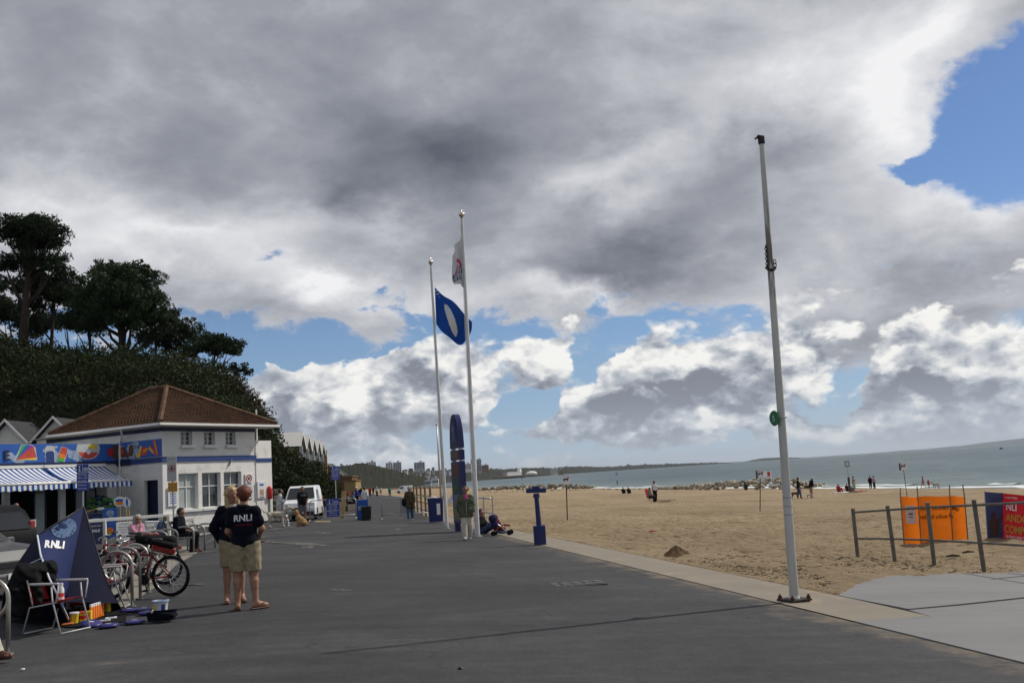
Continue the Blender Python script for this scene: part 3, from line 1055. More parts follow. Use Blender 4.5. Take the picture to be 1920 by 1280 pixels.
def pine(loc, H, crown_pts, label, seed, trunk_lean=(0, 0), trunk_r=0.3, per=250, leaf=0.105, mt=None, squash=0.55, name='pine_tree', limbs=True, scale=1.0, trunk_to=None, group=None, double=False):
 """crown_pts: local (x, y, z, r) foliage masses; limbs run from the trunk to each"""
 r = random.Random(seed)
 t = thing(name, label, 'pine tree' if name == 'pine_tree' else 'tree', loc, 0, group)
 top = Vector((trunk_lean[0], trunk_lean[1], H))
 m2 = MB()
 n = 9
 path = []
 for i in range(n + 1):
  k = i / n
  p = Vector((0, 0, -0.8)).lerp(top, k)
  p += Vector((math.sin(k * 5 + seed) * 0.25 * k, math.cos(k * 4 + seed) * 0.2 * k, 0))
  path.append(p)
 m2.tube(path, [trunk_r * (1.25 if i == 0 else 1) * (1 - 0.75 * i / n) for i in range(n + 1)], 8)
 if double:
  m2.tube([path[0] + Vector((-.3, 0, 0))] + [p + Vector((-1.1 * i / n - .3, 0.3, 0)) for i, p in enumerate(path[1:], 1)], [trunk_r * .7 * (1 - .75 * i / n) for i in range(n + 1)], 7)
 m2.build('trunk', M_BARK, t, True)
 m3 = MB()
 cs, rs_ = [], []
 for (x, y, z, rad) in crown_pts:
  e = Vector((x, y, z))
  zi = min(max((z - rad * .9) / H * 0.82, 0.25), 0.93)
  st = path[int(zi * n)]
  md = st.lerp(e, 0.5) + Vector((r.uniform(-.3, .3), r.uniform(-.3, .3), -0.25 * rad))
  m3.tube([st, md, e + Vector((0, 0, -rad * .25))], [trunk_r * .42, trunk_r * .28, trunk_r * .1], 5)
  k = max(8, int(15 * rad))
  for _ in range(k):
   th, ph = r.uniform(0, 6.283), r.uniform(-0.5, 1.0)
   q = rad * r.uniform(.35, 1.05)
   cs.append(e + Vector((math.cos(th) * q, math.sin(th) * q, ph * q * squash)))
   rs_.append(rad * r.uniform(.28, .52))
   if r.random() < .35:
    m3.tube([e + Vector((0, 0, -rad * .25)), cs[-1]], [trunk_r * .1, trunk_r * .04], 4, False)
 m3.build('limbs', M_BARK, t, True)
 pts = clump_points(cs, rs_, per, seed, 0.75, 0.35)
 v, f = leaf_quads(pts, leaf, seed + 1, 0.0, 1.3)
 np_mesh('crown', v, f, mt or M_PINE, t, False)
 return t
# ------------------------------------------------------------------ wooded hillside on the left
def s_of(x, y):
 return x + 0.2126 * y - bend(y)
def hill_z(x, y):
 t1 = -4.0 - s_of(x, y)
 t2 = y - 64.0
 if t1 <= 0 or t2 <= 0:
  return -8.0
 pl = 10.0 + 0.17 * t1
 if y > 86:
  k = min((y - 86) / 20.0, 1.0)
  pl = pl * (1 - k) + (3.0 + 0.35 * max(t1 - 9, 0)) * k
 pl = min(pl, 15.0)
 return pl * (1 - math.exp(-t1 / 1.5)) * (1 - math.exp(-t2 / 3.2))
xs_ = np.linspace(-75, -8, 90)
ys_ = np.linspace(64, 170, 90)
vs = [(x, y, hill_z(x, y)) for y in ys_ for x in xs_]
fs = [(j * 90 + i, j * 90 + i + 1, (j + 1) * 90 + i + 1, (j + 1) * 90 + i) for j in range(89) for i in range(89)]
tag(MB().add(vs, fs).build('hillside', M_SOIL, smooth=True), kind='structure')
r = random.Random(11)
cs, rd = [], []
tries = 0
while len(cs) < 1500 and tries < 60000:
 tries += 1
 x, y = r.uniform(-52, -10), r.uniform(64.2, 112)
 z = hill_z(x, y)
 if z < 0.3 or (y > 88 and r.random() < .4):
  continue
 t1 = -3.1 - s_of(x, y)
 t2 = y - 64
 steep = t1 < 3.5 or t2 < 9
 if not steep and r.random() < .72:
  continue
 if y > 90 and t1 > 2.6:
  continue
 rad = r.uniform(0.45, 1.25)
 cs.append((x, y, z + rad * .35))
 rd.append(rad)
for _ in range(260):
 x = r.uniform(-45, -16)
 y = r.uniform(73, 84)
 if -3.1 - s_of(x, y) > 1.2:
  rad = r.uniform(.7, 1.5)
  cs.append((x, y, hill_z(x, y) + rad * .6))
  rd.append(rad)
pts = clump_points(cs, rd, 135, 21, 0.9, 0.55)
sel = rng.random(len(pts)) < 0.10
v, f = leaf_quads(pts, 0.10, 5, 0.0, 1.0)
mi = np.where(np.sin(pts[:, 0] * .55) + np.sin(pts[:, 2] * .8 + pts[:, 1] * .3) > .7, 1, 0)
mi[(np.sin(pts[:, 0] * .33 + 2) + np.sin(pts[:, 1] * .5) > 1.5)] = 2
o = np_mesh('hillside_shrubs', v, f, [M_SHRUB, M_SHRUB2, M_BROWNL], None, False, mi)
tag(o, kind='stuff', label='dense dark green shrubs covering the hillside behind the kiosk')
def bush(px, Y, ztop, w, label, seed, mt=M_SHRUB, z0=None, d=None, leaf=0.095, per=170):
 """rounded shrub centred on photo column px at depth Y"""
 c = at(px, 900, Y)
 zb = z0 if z0 is not None else gz(c.x, Y)
 t = thing('bush', label, 'bush', (c.x, Y, zb))
 r = random.Random(seed)
 h = ztop - zb
 cs, rs_ = [], []
 for _ in range(int(26 + 6 * w * h)):
  th, u = r.uniform(0, 6.283), r.random() ** .5
  zz = r.uniform(0.05, 1.0)
  k = math.sqrt(max(0.06, 1 - (zz - .25) ** 2 / .62)) * u
  cs.append((math.cos(th) * w / 2 * k, math.sin(th) * (d or w) / 2 * k, zz * h - .1 * h))
  rs_.append(r.uniform(.13, .26) * min(w, h) * .8 + .1)
 p = clump_points(cs, rs_, per, seed, .9, .5)
 p[:, 2] = np.maximum(p[:, 2], 0.02)
 v, f = leaf_quads(p, leaf, seed)
 np_mesh('foliage', v, f, mt, t, False)
 m2 = MB()
 for k in range(5):
  e = Vector(cs[k * 3])
  m2.tube([(r.uniform(-.2, .2), r.uniform(-.2, .2), -.2), e * .5 + Vector((0, 0, .3)), e], [.06, .04, .02], 5)
 m2.build('stems', M_BARK, t)
 return t
bush(500, 70, 5.6, 3.4, 'tall green bush at the right end of the wooded slope, above the kiosk wing', 31)
bush(478, 72, 7.9, 3.6, 'tall dark bush rising behind the right corner of the tiled roof', 36, M_SHRUB2)
bush(528, 76, 4.9, 4.0, 'yellow-green bush below the first gable of the saw-toothed building', 32)
bush(556, 86, 4.3, 4.4, 'rounded bush in front of the saw-toothed building', 33, M_SHRUB2)
bush(584, 98, 4.2, 4.6, 'broad bush under the last gable of the saw-toothed building', 34)
bush(606, 112, 2.9, 3.4, 'low bright bush at the end of the stone wall', 35, M_SHRUB2)
bush(533, 68, 3.0, 2.8, 'dark bush just behind the wall by the lifebelt', 37, M_SHRUB2)
bush(623, 122, 2.3, 2.6, 'small bush beside the brown timber hut', 38)
# ------------------------------------------------------------------ pines on the hill (photo column, depth, base height from the hill)
def tree_at(px, Y, ptop, masses, label, seed, lean=0.0, **kw):
 """masses: (photo x, photo y, photo radius) of the foliage lumps"""
 base = at(px, 700, Y)
 zb = max(hill_z(base.x, Y), 0) - 0.3
 k = Y / FPX
 top = at(px, ptop, Y)
 cr = []
 r = random.Random(seed)
 for (qx, qy, qr) in masses:
  p = at(qx, qy, Y)
  cr.append((p.x - base.x, r.uniform(-1, 1) * qr * k * .6, p.z - zb, qr * k))
 return pine((base.x, Y, zb), top.z - zb, cr, label, seed, trunk_lean=(lean * k, 0), **kw)
tree_at(42, 84, 428, [(60, 428, 45), (15, 440, 32), (100, 445, 30), (55, 452, 40), (118, 458, 14), (30, 492, 34), (85, 488, 36), (100, 505, 24), (10, 500, 20), (62, 412, 22)],
  'tallest umbrella pine with layered flat crown at the left edge of the hilltop', 41, lean=14, trunk_r=.48, squash=.42, mt=M_PINE2, double=False)
tree_at(95, 88, 530, [(95, 535, 45), (60, 545, 36), (115, 560, 32), (70, 575, 30), (118, 520, 22)],
  'dark pine close behind the tallest umbrella pine', 42, trunk_r=.25, mt=M_PINE2, squash=.7)
tree_at(20, 92, 590, [(20, 595, 38), (55, 605, 34), (-10, 570, 34), (60, 625, 26), (90, 610, 28)],
  'lower pine low on the hilltop at the left frame edge', 43, trunk_r=.2, mt=M_PINE2, squash=.7)
tree_at(235, 80, 520, [(210, 522, 42), (250, 530, 45), (185, 545, 36), (275, 565, 38), (230, 570, 50), (165, 575, 30), (295, 600, 34), (255, 610, 36), (205, 600, 34), (320, 610, 24), (200, 500, 20), (255, 505, 22), (175, 610, 30), (280, 632, 24), (240, 590, 44)],
  'broad round-headed pine in the middle of the hilltop', 44, lean=-18, trunk_r=.42, squash=.75, per=270)
tree_at(165, 86, 560, [(150, 560, 30), (170, 590, 32), (145, 605, 30), (140, 540, 22), (180, 620, 26)],
  'slim leaning pine in the gap left of the broad pine', 45, lean=12, trunk_r=.2, squash=.7, mt=M_PINE2)
tree_at(292, 84, 590, [(310, 625, 30), (280, 635, 30), (335, 615, 26), (300, 600, 30), (330, 640, 24)],
  'small pine tucked under the right side of the broad pine', 46, lean=8, trunk_r=.18, squash=.7, mt=M_PINE2)
tree_at(352, 86, 630, [(358, 630, 30), (335, 650, 24), (380, 640, 22)],
  'small pine between the broad pine and the low spreading pine', 47, trunk_r=.17, squash=.6)
tree_at(398, 82, 640, [(398, 650, 34), (370, 660, 26), (425, 652, 28), (440, 662, 16), (345, 667, 20), (410, 640, 22)],
  'low spreading pine at the right end of the hilltop row', 48, trunk_r=.2, squash=.5, per=270)
tree_at(448, 84, 690, [(450, 692, 18), (430, 695, 18), (464, 700, 12)],
  'small dark pine at the foot of the low spreading pine', 49, trunk_r=.12, squash=.7, mt=M_PINE2)
tree_at(130, 95, 590, [(120, 600, 26), (150, 610, 24), (90, 610, 22)], 'distant pine seen between the trunks on the left', 50, trunk_r=.16, squash=.6, mt=M_PINE2)
tree_at(-60, 88, 500, [(-60, 500, 55), (-30, 530, 40), (-80, 550, 40)], 'pine standing just outside the left edge of the view', 51, trunk_r=.3, squash=.6, mt=M_PINE2)
# ------------------------------------------------------------------ distant coast: hills built from their ridge line and foot
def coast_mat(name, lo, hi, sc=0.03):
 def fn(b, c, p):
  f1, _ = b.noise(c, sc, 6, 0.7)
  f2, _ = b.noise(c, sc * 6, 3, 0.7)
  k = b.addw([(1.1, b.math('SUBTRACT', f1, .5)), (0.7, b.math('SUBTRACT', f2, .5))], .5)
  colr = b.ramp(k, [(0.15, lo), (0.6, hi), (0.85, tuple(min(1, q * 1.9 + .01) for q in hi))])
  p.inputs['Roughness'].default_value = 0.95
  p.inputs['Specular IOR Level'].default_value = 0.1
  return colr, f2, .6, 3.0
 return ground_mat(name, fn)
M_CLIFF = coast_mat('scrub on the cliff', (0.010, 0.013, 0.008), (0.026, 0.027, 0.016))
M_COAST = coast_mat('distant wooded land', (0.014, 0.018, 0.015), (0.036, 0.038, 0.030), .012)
M_FAR = coast_mat('haze-tinted far downs', (0.055, 0.075, 0.085), (0.085, 0.105, 0.11), .002)  # distance haze mixed into the colour as a blue-grey tint
def coast(name, ridge, foot, Yf, Yr, mt, seed, rough, nseg=160, z_foot=None):
 """ridge / foot: photo polylines; Yf, Yr: depth of foot and ridge as functions of t"""
 r = np.random.default_rng(seed)
 def lerp(pl, x):
  for (x0, y0), (x1, y1) in zip(pl, pl[1:]):
   if x <= x1:
    return y0 + (y1 - y0) * (x - x0) / (x1 - x0)
  return pl[-1][1]
 x0, x1 = ridge[0][0], ridge[-1][0]
 rows = 7
 vs, fs = [], []
 walk = np.cumsum(r.normal(size=nseg + 1)) * .3
 walk -= np.linspace(0, walk[-1], nseg + 1)
 for i in range(nseg + 1):
  t = i / nseg
  x = x0 + (x1 - x0) * t
  a = at(x, lerp(foot, x), Yf(t))
  zf = SEA_Z - .2 if z_foot is None else z_foot
  a = Vector((a.x, a.y, zf))
  b = at(x, lerp(ridge, x), Yr(t))
  b.z += rough * (0.6 * math.sin(i * 1.7 + seed) * math.sin(i * .61) + 0.7 * r.normal() * .5)
  for k in range(rows + 1):
   q = k / rows
   p = a.lerp(b, q)
   p.z = a.z + (b.z - a.z) * (q ** 0.75)
   if 0 < k < rows:
    p.z += rough * r.normal() * .3
    p.y += rough * r.normal() * 1.0
   vs.append(p)
  e = Vector((b.x * 1.25, b.y * 1.25, b.z * .6))
  vs.append(e)
 R = rows + 2
 for i in range(nseg):
  for k in range(R - 1):
   q = i * R + k
   fs.append((q, q + R, q + R + 1, q + 1))
 o = MB().add(vs, fs).build(name, mt, smooth=True)
 tag(o, kind='structure')
 return o
coast('cliff', [(560, 890), (600, 881), (640, 872), (690, 869), (720, 876), (755, 885), (800, 895), (825, 906), (845, 914)],
      [(560, 920), (845, 914)], lambda t: 620 + 500 * t, lambda t: 800 + 420 * t, M_CLIFF, 1, 1.1, 140)
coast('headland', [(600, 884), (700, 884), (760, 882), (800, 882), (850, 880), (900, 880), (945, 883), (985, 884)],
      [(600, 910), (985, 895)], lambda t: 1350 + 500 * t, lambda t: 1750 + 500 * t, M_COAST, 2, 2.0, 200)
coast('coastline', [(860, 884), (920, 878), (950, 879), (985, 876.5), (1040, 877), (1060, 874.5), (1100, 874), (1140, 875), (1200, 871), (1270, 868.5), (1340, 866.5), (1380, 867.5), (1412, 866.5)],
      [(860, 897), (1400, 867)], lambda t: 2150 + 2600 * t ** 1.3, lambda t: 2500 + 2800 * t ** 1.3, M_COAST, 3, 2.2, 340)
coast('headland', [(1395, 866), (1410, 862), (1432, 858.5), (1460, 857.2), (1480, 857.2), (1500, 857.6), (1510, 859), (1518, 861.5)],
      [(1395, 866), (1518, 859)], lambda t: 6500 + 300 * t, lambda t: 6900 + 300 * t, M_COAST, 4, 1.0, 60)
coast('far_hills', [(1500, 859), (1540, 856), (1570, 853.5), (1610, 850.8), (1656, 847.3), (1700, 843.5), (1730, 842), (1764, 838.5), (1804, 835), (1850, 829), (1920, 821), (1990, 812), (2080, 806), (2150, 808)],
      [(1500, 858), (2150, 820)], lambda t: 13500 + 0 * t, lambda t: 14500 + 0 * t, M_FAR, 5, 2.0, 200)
# ------------------------------------------------------------------ haze
HAZE = True
# ------------------------------------------------------------------ kiosk with hipped tile roof
M_WHITE = mat('white render wall', (0.76, 0.745, 0.71), 0.85, 0.06, 1.2, bump=0.15, bscale=60, dirt=((0.42, 0.39, 0.33), 0.6, 0.9, 0.54))
M_WHITE2 = mat('white gloss paint', (0.74, 0.73, 0.70), 0.45, 0.05, 3.0)
M_BLUE = mat('deep blue paint', (0.022, 0.05, 0.19), 0.5, 0.12, 3.0)
M_NAVY = mat('navy paint', (0.010, 0.017, 0.065), 0.5, 0.2, 3.0)
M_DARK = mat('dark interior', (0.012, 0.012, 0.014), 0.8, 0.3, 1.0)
M_GLASS = mat('window glass', (0.05, 0.06, 0.065), 0.05, 0.3, 0.7, spec=0.8)
M_BLIND = mat('pale blind behind glass', (0.36, 0.40, 0.39), 0.35, 0.08, 1.0)
M_GREYM = mat('galvanised steel', (0.42, 0.42, 0.41), 0.42, 0.12, 8.0, metal=0.75)
M_GREYP = mat('grey plastic', (0.25, 0.25, 0.25), 0.5, 0.1, 4.0)
M_BLACK = mat('black plastic', (0.014, 0.014, 0.015), 0.5, 0.2, 6.0)
M_RED = mat('red plastic', (0.50, 0.025, 0.02), 0.4, 0.12, 5.0)
M_YEL = mat('yellow print', (0.75, 0.55, 0.04), 0.5, 0.08, 5.0)
M_ORG = mat('orange print', (0.78, 0.20, 0.02), 0.5, 0.08, 5.0)
M_GRN = mat('green print', (0.06, 0.42, 0.06), 0.5, 0.1, 5.0)
M_LBLUE = mat('sky blue print', (0.025, 0.11, 0.42), 0.5, 0.1, 2.0)
M_PALE = mat('pale cloud print', (0.30, 0.38, 0.52), 0.5, 0.12, 3.0)
M_SIGNW = mat('white sign face', (0.72, 0.72, 0.72), 0.5, 0.05, 5.0)
M_SIGNB = mat('blue sign face', (0.018, 0.045, 0.27), 0.45, 0.08, 5.0)
M_TEXT = mat('white lettering', (0.75, 0.76, 0.78), 0.5, 0.03, 5.0)
M_TEXTK = mat('black lettering', (0.015, 0.015, 0.018), 0.5, 0.03, 5.0)
M_WOOD = mat('weathered timber', (0.22, 0.16, 0.10), 0.9, 0.3, 5.0, bump=0.3, bscale=30)
M_TAN = mat('tan boarding', (0.36, 0.25, 0.12), 0.85, 0.15, 5.0)
M_BROWN = mat('brown boarding', (0.17, 0.10, 0.05), 0.85, 0.2, 5.0)
M_SLATE = mat('dark slate roof', (0.055, 0.055, 0.06), 0.8, 0.2, 3.0)
M_STONE = mat('dark rubble stone', (0.085, 0.075, 0.062), 0.95, 0.4, 2.0, bump=0.7, bscale=5)
def _tile(b, c, p):
 f1, _ = b.noise(c, 0.55, 6, 0.7)
 f2, _ = b.noise(c, 14.0, 3, 0.6)
 vo = b.voro(c, 5.5)
 k = b.addw([(0.9, b.math('SUBTRACT', f1, .5)), (0.6, b.math('SUBTRACT', f2, .5)), (0.35, b.math('SUBTRACT', b.sep(vo[1])[0], .5))], .5)
 colr = b.ramp(k, [(0.1, (0.034, 0.024, 0.018)), (0.45, (0.080, 0.045, 0.028)), (0.7, (0.13, 0.064, 0.036)), (1.0, (0.155, 0.105, 0.065))])
 moss = b.step(f1, 0.60, 0.72, 0, .5)
 colr = b.mix(moss, colr, (0.10, 0.085, 0.04))
 p.inputs['Roughness'].default_value = .9
 p.inputs['Specular IOR Level'].default_value = .2
 return colr, f2, .4, .02
M_TILE = ground_mat('clay roof tiles', _tile)
E1 = Vector((0.479, 0.878, 0)).normalized()
E2 = Vector((-E1.y, E1.x, 0))
C1 = at(305, 900, 50)
C1 = Vector((C1.x, 50, 0))
KA = math.atan2(E1.y, E1.x)          # local x runs along the front wall, local y back into the building
kiosk = thing('kiosk_building', 'white two storey seafront building with hipped brown tile roof and blue band', 'building', C1, KA)
# local frame: x = along front wall (E1), y = along the left wall (E2); camera side is -y for the left wall and... front faces local -y?
# front wall lies on y = 0 with outward normal -y ; left wall lies on x = 0 with outward normal -x
FW = 6.6
def wall_with_holes(mbx, x0, x1, z0, z1, holes, y0=0.0, d=0.30):
 """front wall slab from y0 back to y0+d with openings (xa, xb, za, zb)"""
 xs = sorted({x0, x1, *[h[0] for h in holes], *[h[1] for h in holes]})
 zs = sorted({z0, z1, *[h[2] for h in holes], *[h[3] for h in holes]})
 for xa, xb in zip(xs, xs[1:]):
  for za, zb in zip(zs, zs[1:]):
   cx, cz = (xa + xb) / 2, (za + zb) / 2
   if any(h[0] < cx < h[1] and h[2] < cz < h[3] for h in holes):
    continue
   mbx.quad((xa, y0, za), (xb, y0, za), (xb, y0, zb), (xa, y0, zb))
 for xa, xb, za, zb in holes:
  for q in (((xa, za), (xa, zb)), ((xa, zb), (xb, zb)), ((xb, zb), (xb, za)), ((xb, za), (xa, za))):
   (ax, az_), (bx, bz) = q
   mbx.quad((ax, y0, az_), (bx, y0, bz), (bx, y0 + d, bz), (ax, y0 + d, az_))
def px_to_front(px):
 """distance along the front wall seen at photo column px (at about 2 m height)"""
 lo, hi = -2.0, 20.0
 for _ in range(50):
  mid = (lo + hi) / 2
  p = C1 + E1 * mid + Vector((0, 0, 2.0))
  v_ = p - Vector((0, 0, CAM_H))
  qx = 960 + FPX * v_.dot(_R) / v_.dot(_F)
  if qx < px:
   lo = mid
  else:
   hi = mid
 return lo
def zf(px, py):
 t = px_to_front(px)
 Y = (C1 + E1 * t).y
 return at(px, py, Y).z
holes_lo = []
for (pa, pb, pt_, pbm) in ((335, 372, 887, 953), (379, 414, 885, 951), (420, 453, 884, 948)):
 holes_lo.append((px_to_front(pa), px_to_front(pb), zf((pa + pb) / 2, pbm), zf((pa + pb) / 2, pt_)))
za = sum(h[2] for h in holes_lo) / 3
zb = sum(h[3] for h in holes_lo) / 3
holes_lo = [(a, b, za, zb) for a, b, _, _ in holes_lo]
holes_hi = []
for (pa, pb, pt_, pbm) in ((340, 362, 808, 835), (384, 405, 808, 834), (425, 444, 809, 834)):
 holes_hi.append((px_to_front(pa), px_to_front(pb), zf((pa + pb) / 2, pbm), zf((pa + pb) / 2, pt_)))
za2 = sum(h[2] for h in holes_hi) / 3
zb2 = sum(h[3] for h in holes_hi) / 3
holes_hi = [(a, b, za2, zb2) for a, b, _, _ in holes_hi]
print('kiosk windows', [[round(q, 2) for q in h] for h in holes_lo + holes_hi])
EAVE = 5.25
wl = MB()
wall_with_holes(wl, 0, FW, 0, EAVE, holes_lo + holes_hi)
DOOR = (0.35, 1.35)            # along the left wall
# left wall with a door opening
for (ya, yb, z0, z1) in ((0, DOOR[0], 0, EAVE), (DOOR[1], 9.0, 0, EAVE), (DOOR[0], DOOR[1], 2.55, EAVE)):
 wl.quad((0, yb, z0), (0, ya, z0), (0, ya, z1), (0, yb, z1))
for q in (((DOOR[0], 0), (DOOR[0], 2.55)), ((DOOR[0], 2.55), (DOOR[1], 2.55)), ((DOOR[1], 2.55), (DOOR[1], 0))):
 (ya, z0), (yb, z1) = q
 wl.quad((0, ya, z0), (0, yb, z1), (0.25, yb, z1), (0.25, ya, z0))
wl.quad((FW, 0, 0), (FW, 9, 0), (FW, 9, EAVE), (FW, 0, EAVE))
wl.quad((0, 9, 0), (FW, 9, 0), (FW, 9, EAVE), (0, 9, EAVE))
wl.build('wall', M_WHITE, kiosk)
MB().box((0.26, (DOOR[0] + DOOR[1]) / 2, 1.27), (0.06, DOOR[1] - DOOR[0], 2.55)).build('door', M_NAVY, kiosk)
# plinth, band, inside darkness
pl = MB().box((FW / 2 - .02, -0.03, 0.42), (FW + .08, 0.06, 0.84)).build('plinth', M_WHITE, kiosk)
bd = MB()
bd.box((FW / 2 - .03, -0.035, 3.55), (FW + .10, 0.07, 0.26))
bd.box((-0.035, 1.64, 3.55), (0.07, 3.24, 0.26))
bd.build('blue_band', M_BLUE, kiosk)
bd = MB()
bd.box((FW / 2, -0.02, 5.1), (FW, 0.04, 0.24))
bd.box((-0.02, 4.5, 5.1), (0.04, 9, 0.24))
bd.build('frieze_board', M_NAVY, kiosk)
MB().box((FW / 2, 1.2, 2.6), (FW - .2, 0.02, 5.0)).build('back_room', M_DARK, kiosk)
def window(xa, xb, za, zb, blind, hi=False):
 w_, h_ = xb - xa, zb - za
 f = MB()
 cx, cz = (xa + xb) / 2, (za + zb) / 2
 tt = 0.05
 for x in (xa + tt / 2, xb - tt / 2):
  f.box((x, 0.2, cz), (tt, 0.06, h_))
 for z in (za + tt / 2, zb - tt / 2):
  f.box((cx, 0.2, z), (w_ - 2 * tt - .004, 0.058, tt))
 f.box((cx, 0.198, cz), (0.04, 0.05, h_ - 2 * tt - .004))
 if hi:
  for q in (1 / 3, 2 / 3):
   f.box((cx, 0.2, za + h_ * q), (w_ - 2 * tt - .004, 0.03, 0.025))
 else:
  f.box((cx, 0.2, za + h_ * .62), (w_ - 2 * tt - .004, 0.054, 0.05))
 o = f.build('window', M_WHITE2, kiosk)
 g = MB().quad((xa, 0.22, za), (xb, 0.22, za), (xb, 0.22, zb), (xa, 0.22, zb)).build('pane', M_BLIND if blind else M_GLASS, o)
 MB().box((cx, -0.09, za - 0.07), (w_ + .18, 0.2, 0.13)).build('sill', M_WHITE2, o)
for i, h in enumerate(holes_lo):
 window(*h, blind=(i == 0))
for h in holes_hi:
 window(*h, blind=False, hi=True)
# roof: stepped courses on the two visible slopes, plain slopes behind
x0r, x1r, y0r, y1r = -0.85, FW + 0.9, -0.85, 7.7
apx = (x0r + x1r) / 2
ZE, ZR = 5.32, 7.62
rdg = (apx - x0r)
A_, B_ = Vector((apx, y0r + rdg, ZR)), Vector((apx, y1r - rdg - .2, ZR))
if B_.y < A_.y + 1.2:
 B_.y = A_.y + 1.3
c00, c10, c11, c01 = (Vector(q) for q in ((x0r, y0r, ZE), (x1r, y0r, ZE), (x1r, y1r, ZE), (x0r, y1r, ZE)))
def slope(name, a, b, c_, d_, n=25):
 """a,b eave corners; d_,c_ ridge corners; courses step down to the eave"""
 nrm = (b - a).cross(d_ - a).normalized()
 if nrm.z < 0:
  nrm = -nrm
 m2 = MB()
 for i in range(n):
  t0, t1 = i / n, (i + 1.12) / n
  t1 = min(t1, 1)
  p0, p1 = a.lerp(d_, t0), b.lerp(c_, t0)
  p2, p3 = b.lerp(c_, t1), a.lerp(d_, t1)
  m2.quad(p0 + nrm * .055, p1 + nrm * .055, p2 + nrm * .008, p3 + nrm * .008)
  m2.quad(p0, p1, p1 + nrm * .055, p0 + nrm * .055)
  # rounded tile edges along the course
  L = (p1 - p0).length
  k = max(1, int(L / .24))
  for j in range(k):
   s0, s1 = (j + .1 + .3 * (i % 2)) / k, (j + .5 + .3 * (i % 2)) / k
   if s1 > 1:
    continue
   q0, q1 = p0.lerp(p1, s0), p0.lerp(p1, s1)
   q2, q3 = p3.lerp(p2, s1), p3.lerp(p2, s0)
   m2.quad(q0 + nrm * .085, q1 + nrm * .085, q2 + nrm * .03, q3 + nrm * .03)
   m2.quad(q0 + nrm * .03, q1 + nrm * .03, q1 + nrm * .085, q0 + nrm * .085)
   m2.quad(q1 + nrm * .03, q2 + nrm * .0, q2 + nrm * .03, q1 + nrm * .085)
   m2.quad(q3 + nrm * .0, q0 + nrm * .03, q0 + nrm * .085, q3 + nrm * .03)
 return m2
rf = slope('f', c00, c10, A_, A_)
sl2 = slope('l', c01, c00, A_, B_)
rf.add(sl2.v, sl2.f)
rf.quad(c10, c11, B_, A_)
rf.quad(c11, c01, B_)
roof = rf.build('roof', M_TILE, kiosk)
mh = MB()
for (p, q) in ((c00, A_), (A_, B_), (c10, A_), (c01, B_)):
 L = (q - p).length
 k = int(L / .38)
 for j in range(k):
  a, b = p.lerp(q, j / k), p.lerp(q, (j + 1.1) / k)
  mh.tube([a + V(0, 0, .06), b + V(0, 0, .085)], [.15, .13], 6)
mh.build('ridge_tiles', mat('ridge clay tiles', (0.115, 0.068, 0.044), .9, .45, 3.0), roof)['kind'] = 'stuff'
gt = MB()
gt.box((apx, y0r - .05, ZE - .05), (x1r - x0r + .2, .12, .12))
gt.box((x0r - .05, (y0r + y1r) / 2 + .06, ZE - .05), (.12, y1r - y0r - .0, .12))
gt.build('gutter', M_WHITE2, roof)
sf = MB()
sf.box((apx, -0.42, ZE - .13), (x1r - x0r, .8, .04))
sf.box((-0.42, 4.6, ZE - .132), (.8, 9.2, .04))
sf.build('soffit', mat('dusty soffit boards', (.42, .39, .34), .8, .1), roof)
# downpipe on the left wall
dp = MB().tube([(-.85, 2.0, 5.15), (-.5, 2.35, 4.95), (-.08, 3.0, 4.65), (-.08, 3.05, 4.5), (-.08, 3.05, 0.1)], .05, 8)
dp.build('downpipe', M_WHITE2, kiosk)
pp = MB().tube([(FW + 1.0, 0.8, 4.4), (FW + 1.0, 0.8, 6.35)], .05, 8)
pp.build('vent_pipe', M_WHITE2, kiosk)
# short slanted grey bar over the windows
MB().box((4.6, -.06, 3.3), (.05, .1, .4), rotm(0, .5, 0)).build('slanted_bar', M_GREYM, kiosk)
# lower flat-roofed wing at the right end
wg = MB()
wx0, wx1 = FW - .01, FW + 1.5
poly = [(wx0, -.04), (wx1 - .25, -.04), (wx1, .3), (wx1, 3.8), (wx0, 3.8)]
n = len(poly)
wg.add([(x, y, 0) for x, y in poly] + [(x, y, 4.5) for x, y in poly], [tuple(range(n))[::-1], tuple(range(n, 2 * n))] + [(i, (i + 1) % n, (i + 1) % n + n, i + n) for i in range(n)])
wing = wg.build('wing', M_WHITE, kiosk)
bb = MB()
for i in range(3):
 (xa, ya), (xb, yb) = poly[i], poly[i + 1]
 d_ = Vector((xb - xa, yb - ya, 0)).normalized()
 nn = Vector((d_.y, -d_.x, 0))
 a, b = Vector((xa, ya, 0)) + nn * .03, Vector((xb, yb, 0)) + nn * .03
 bb.quad(a + V(0, 0, 3.28), b + V(0, 0, 3.28), b + V(0, 0, 3.50), a + V(0, 0, 3.50))
 bb.quad(a + V(0, 0, 3.50), b + V(0, 0, 3.50), b - nn * .04 + V(0, 0, 3.5), a - nn * .04 + V(0, 0, 3.5))
 bb.quad(a + V(0, 0, 3.28), a - nn * .04 + V(0, 0, 3.28), b - nn * .04 + V(0, 0, 3.28), b + V(0, 0, 3.28))
bb.build('blue_band', M_BLUE, wing)
sh = MB()
for k in range(4):
 yy = .55 + .75 * k
 sh.box((wx1 + .03, yy, 1.7), (.06, .09, 3.1))
sh.build('pilaster', M_WHITE2, wing)
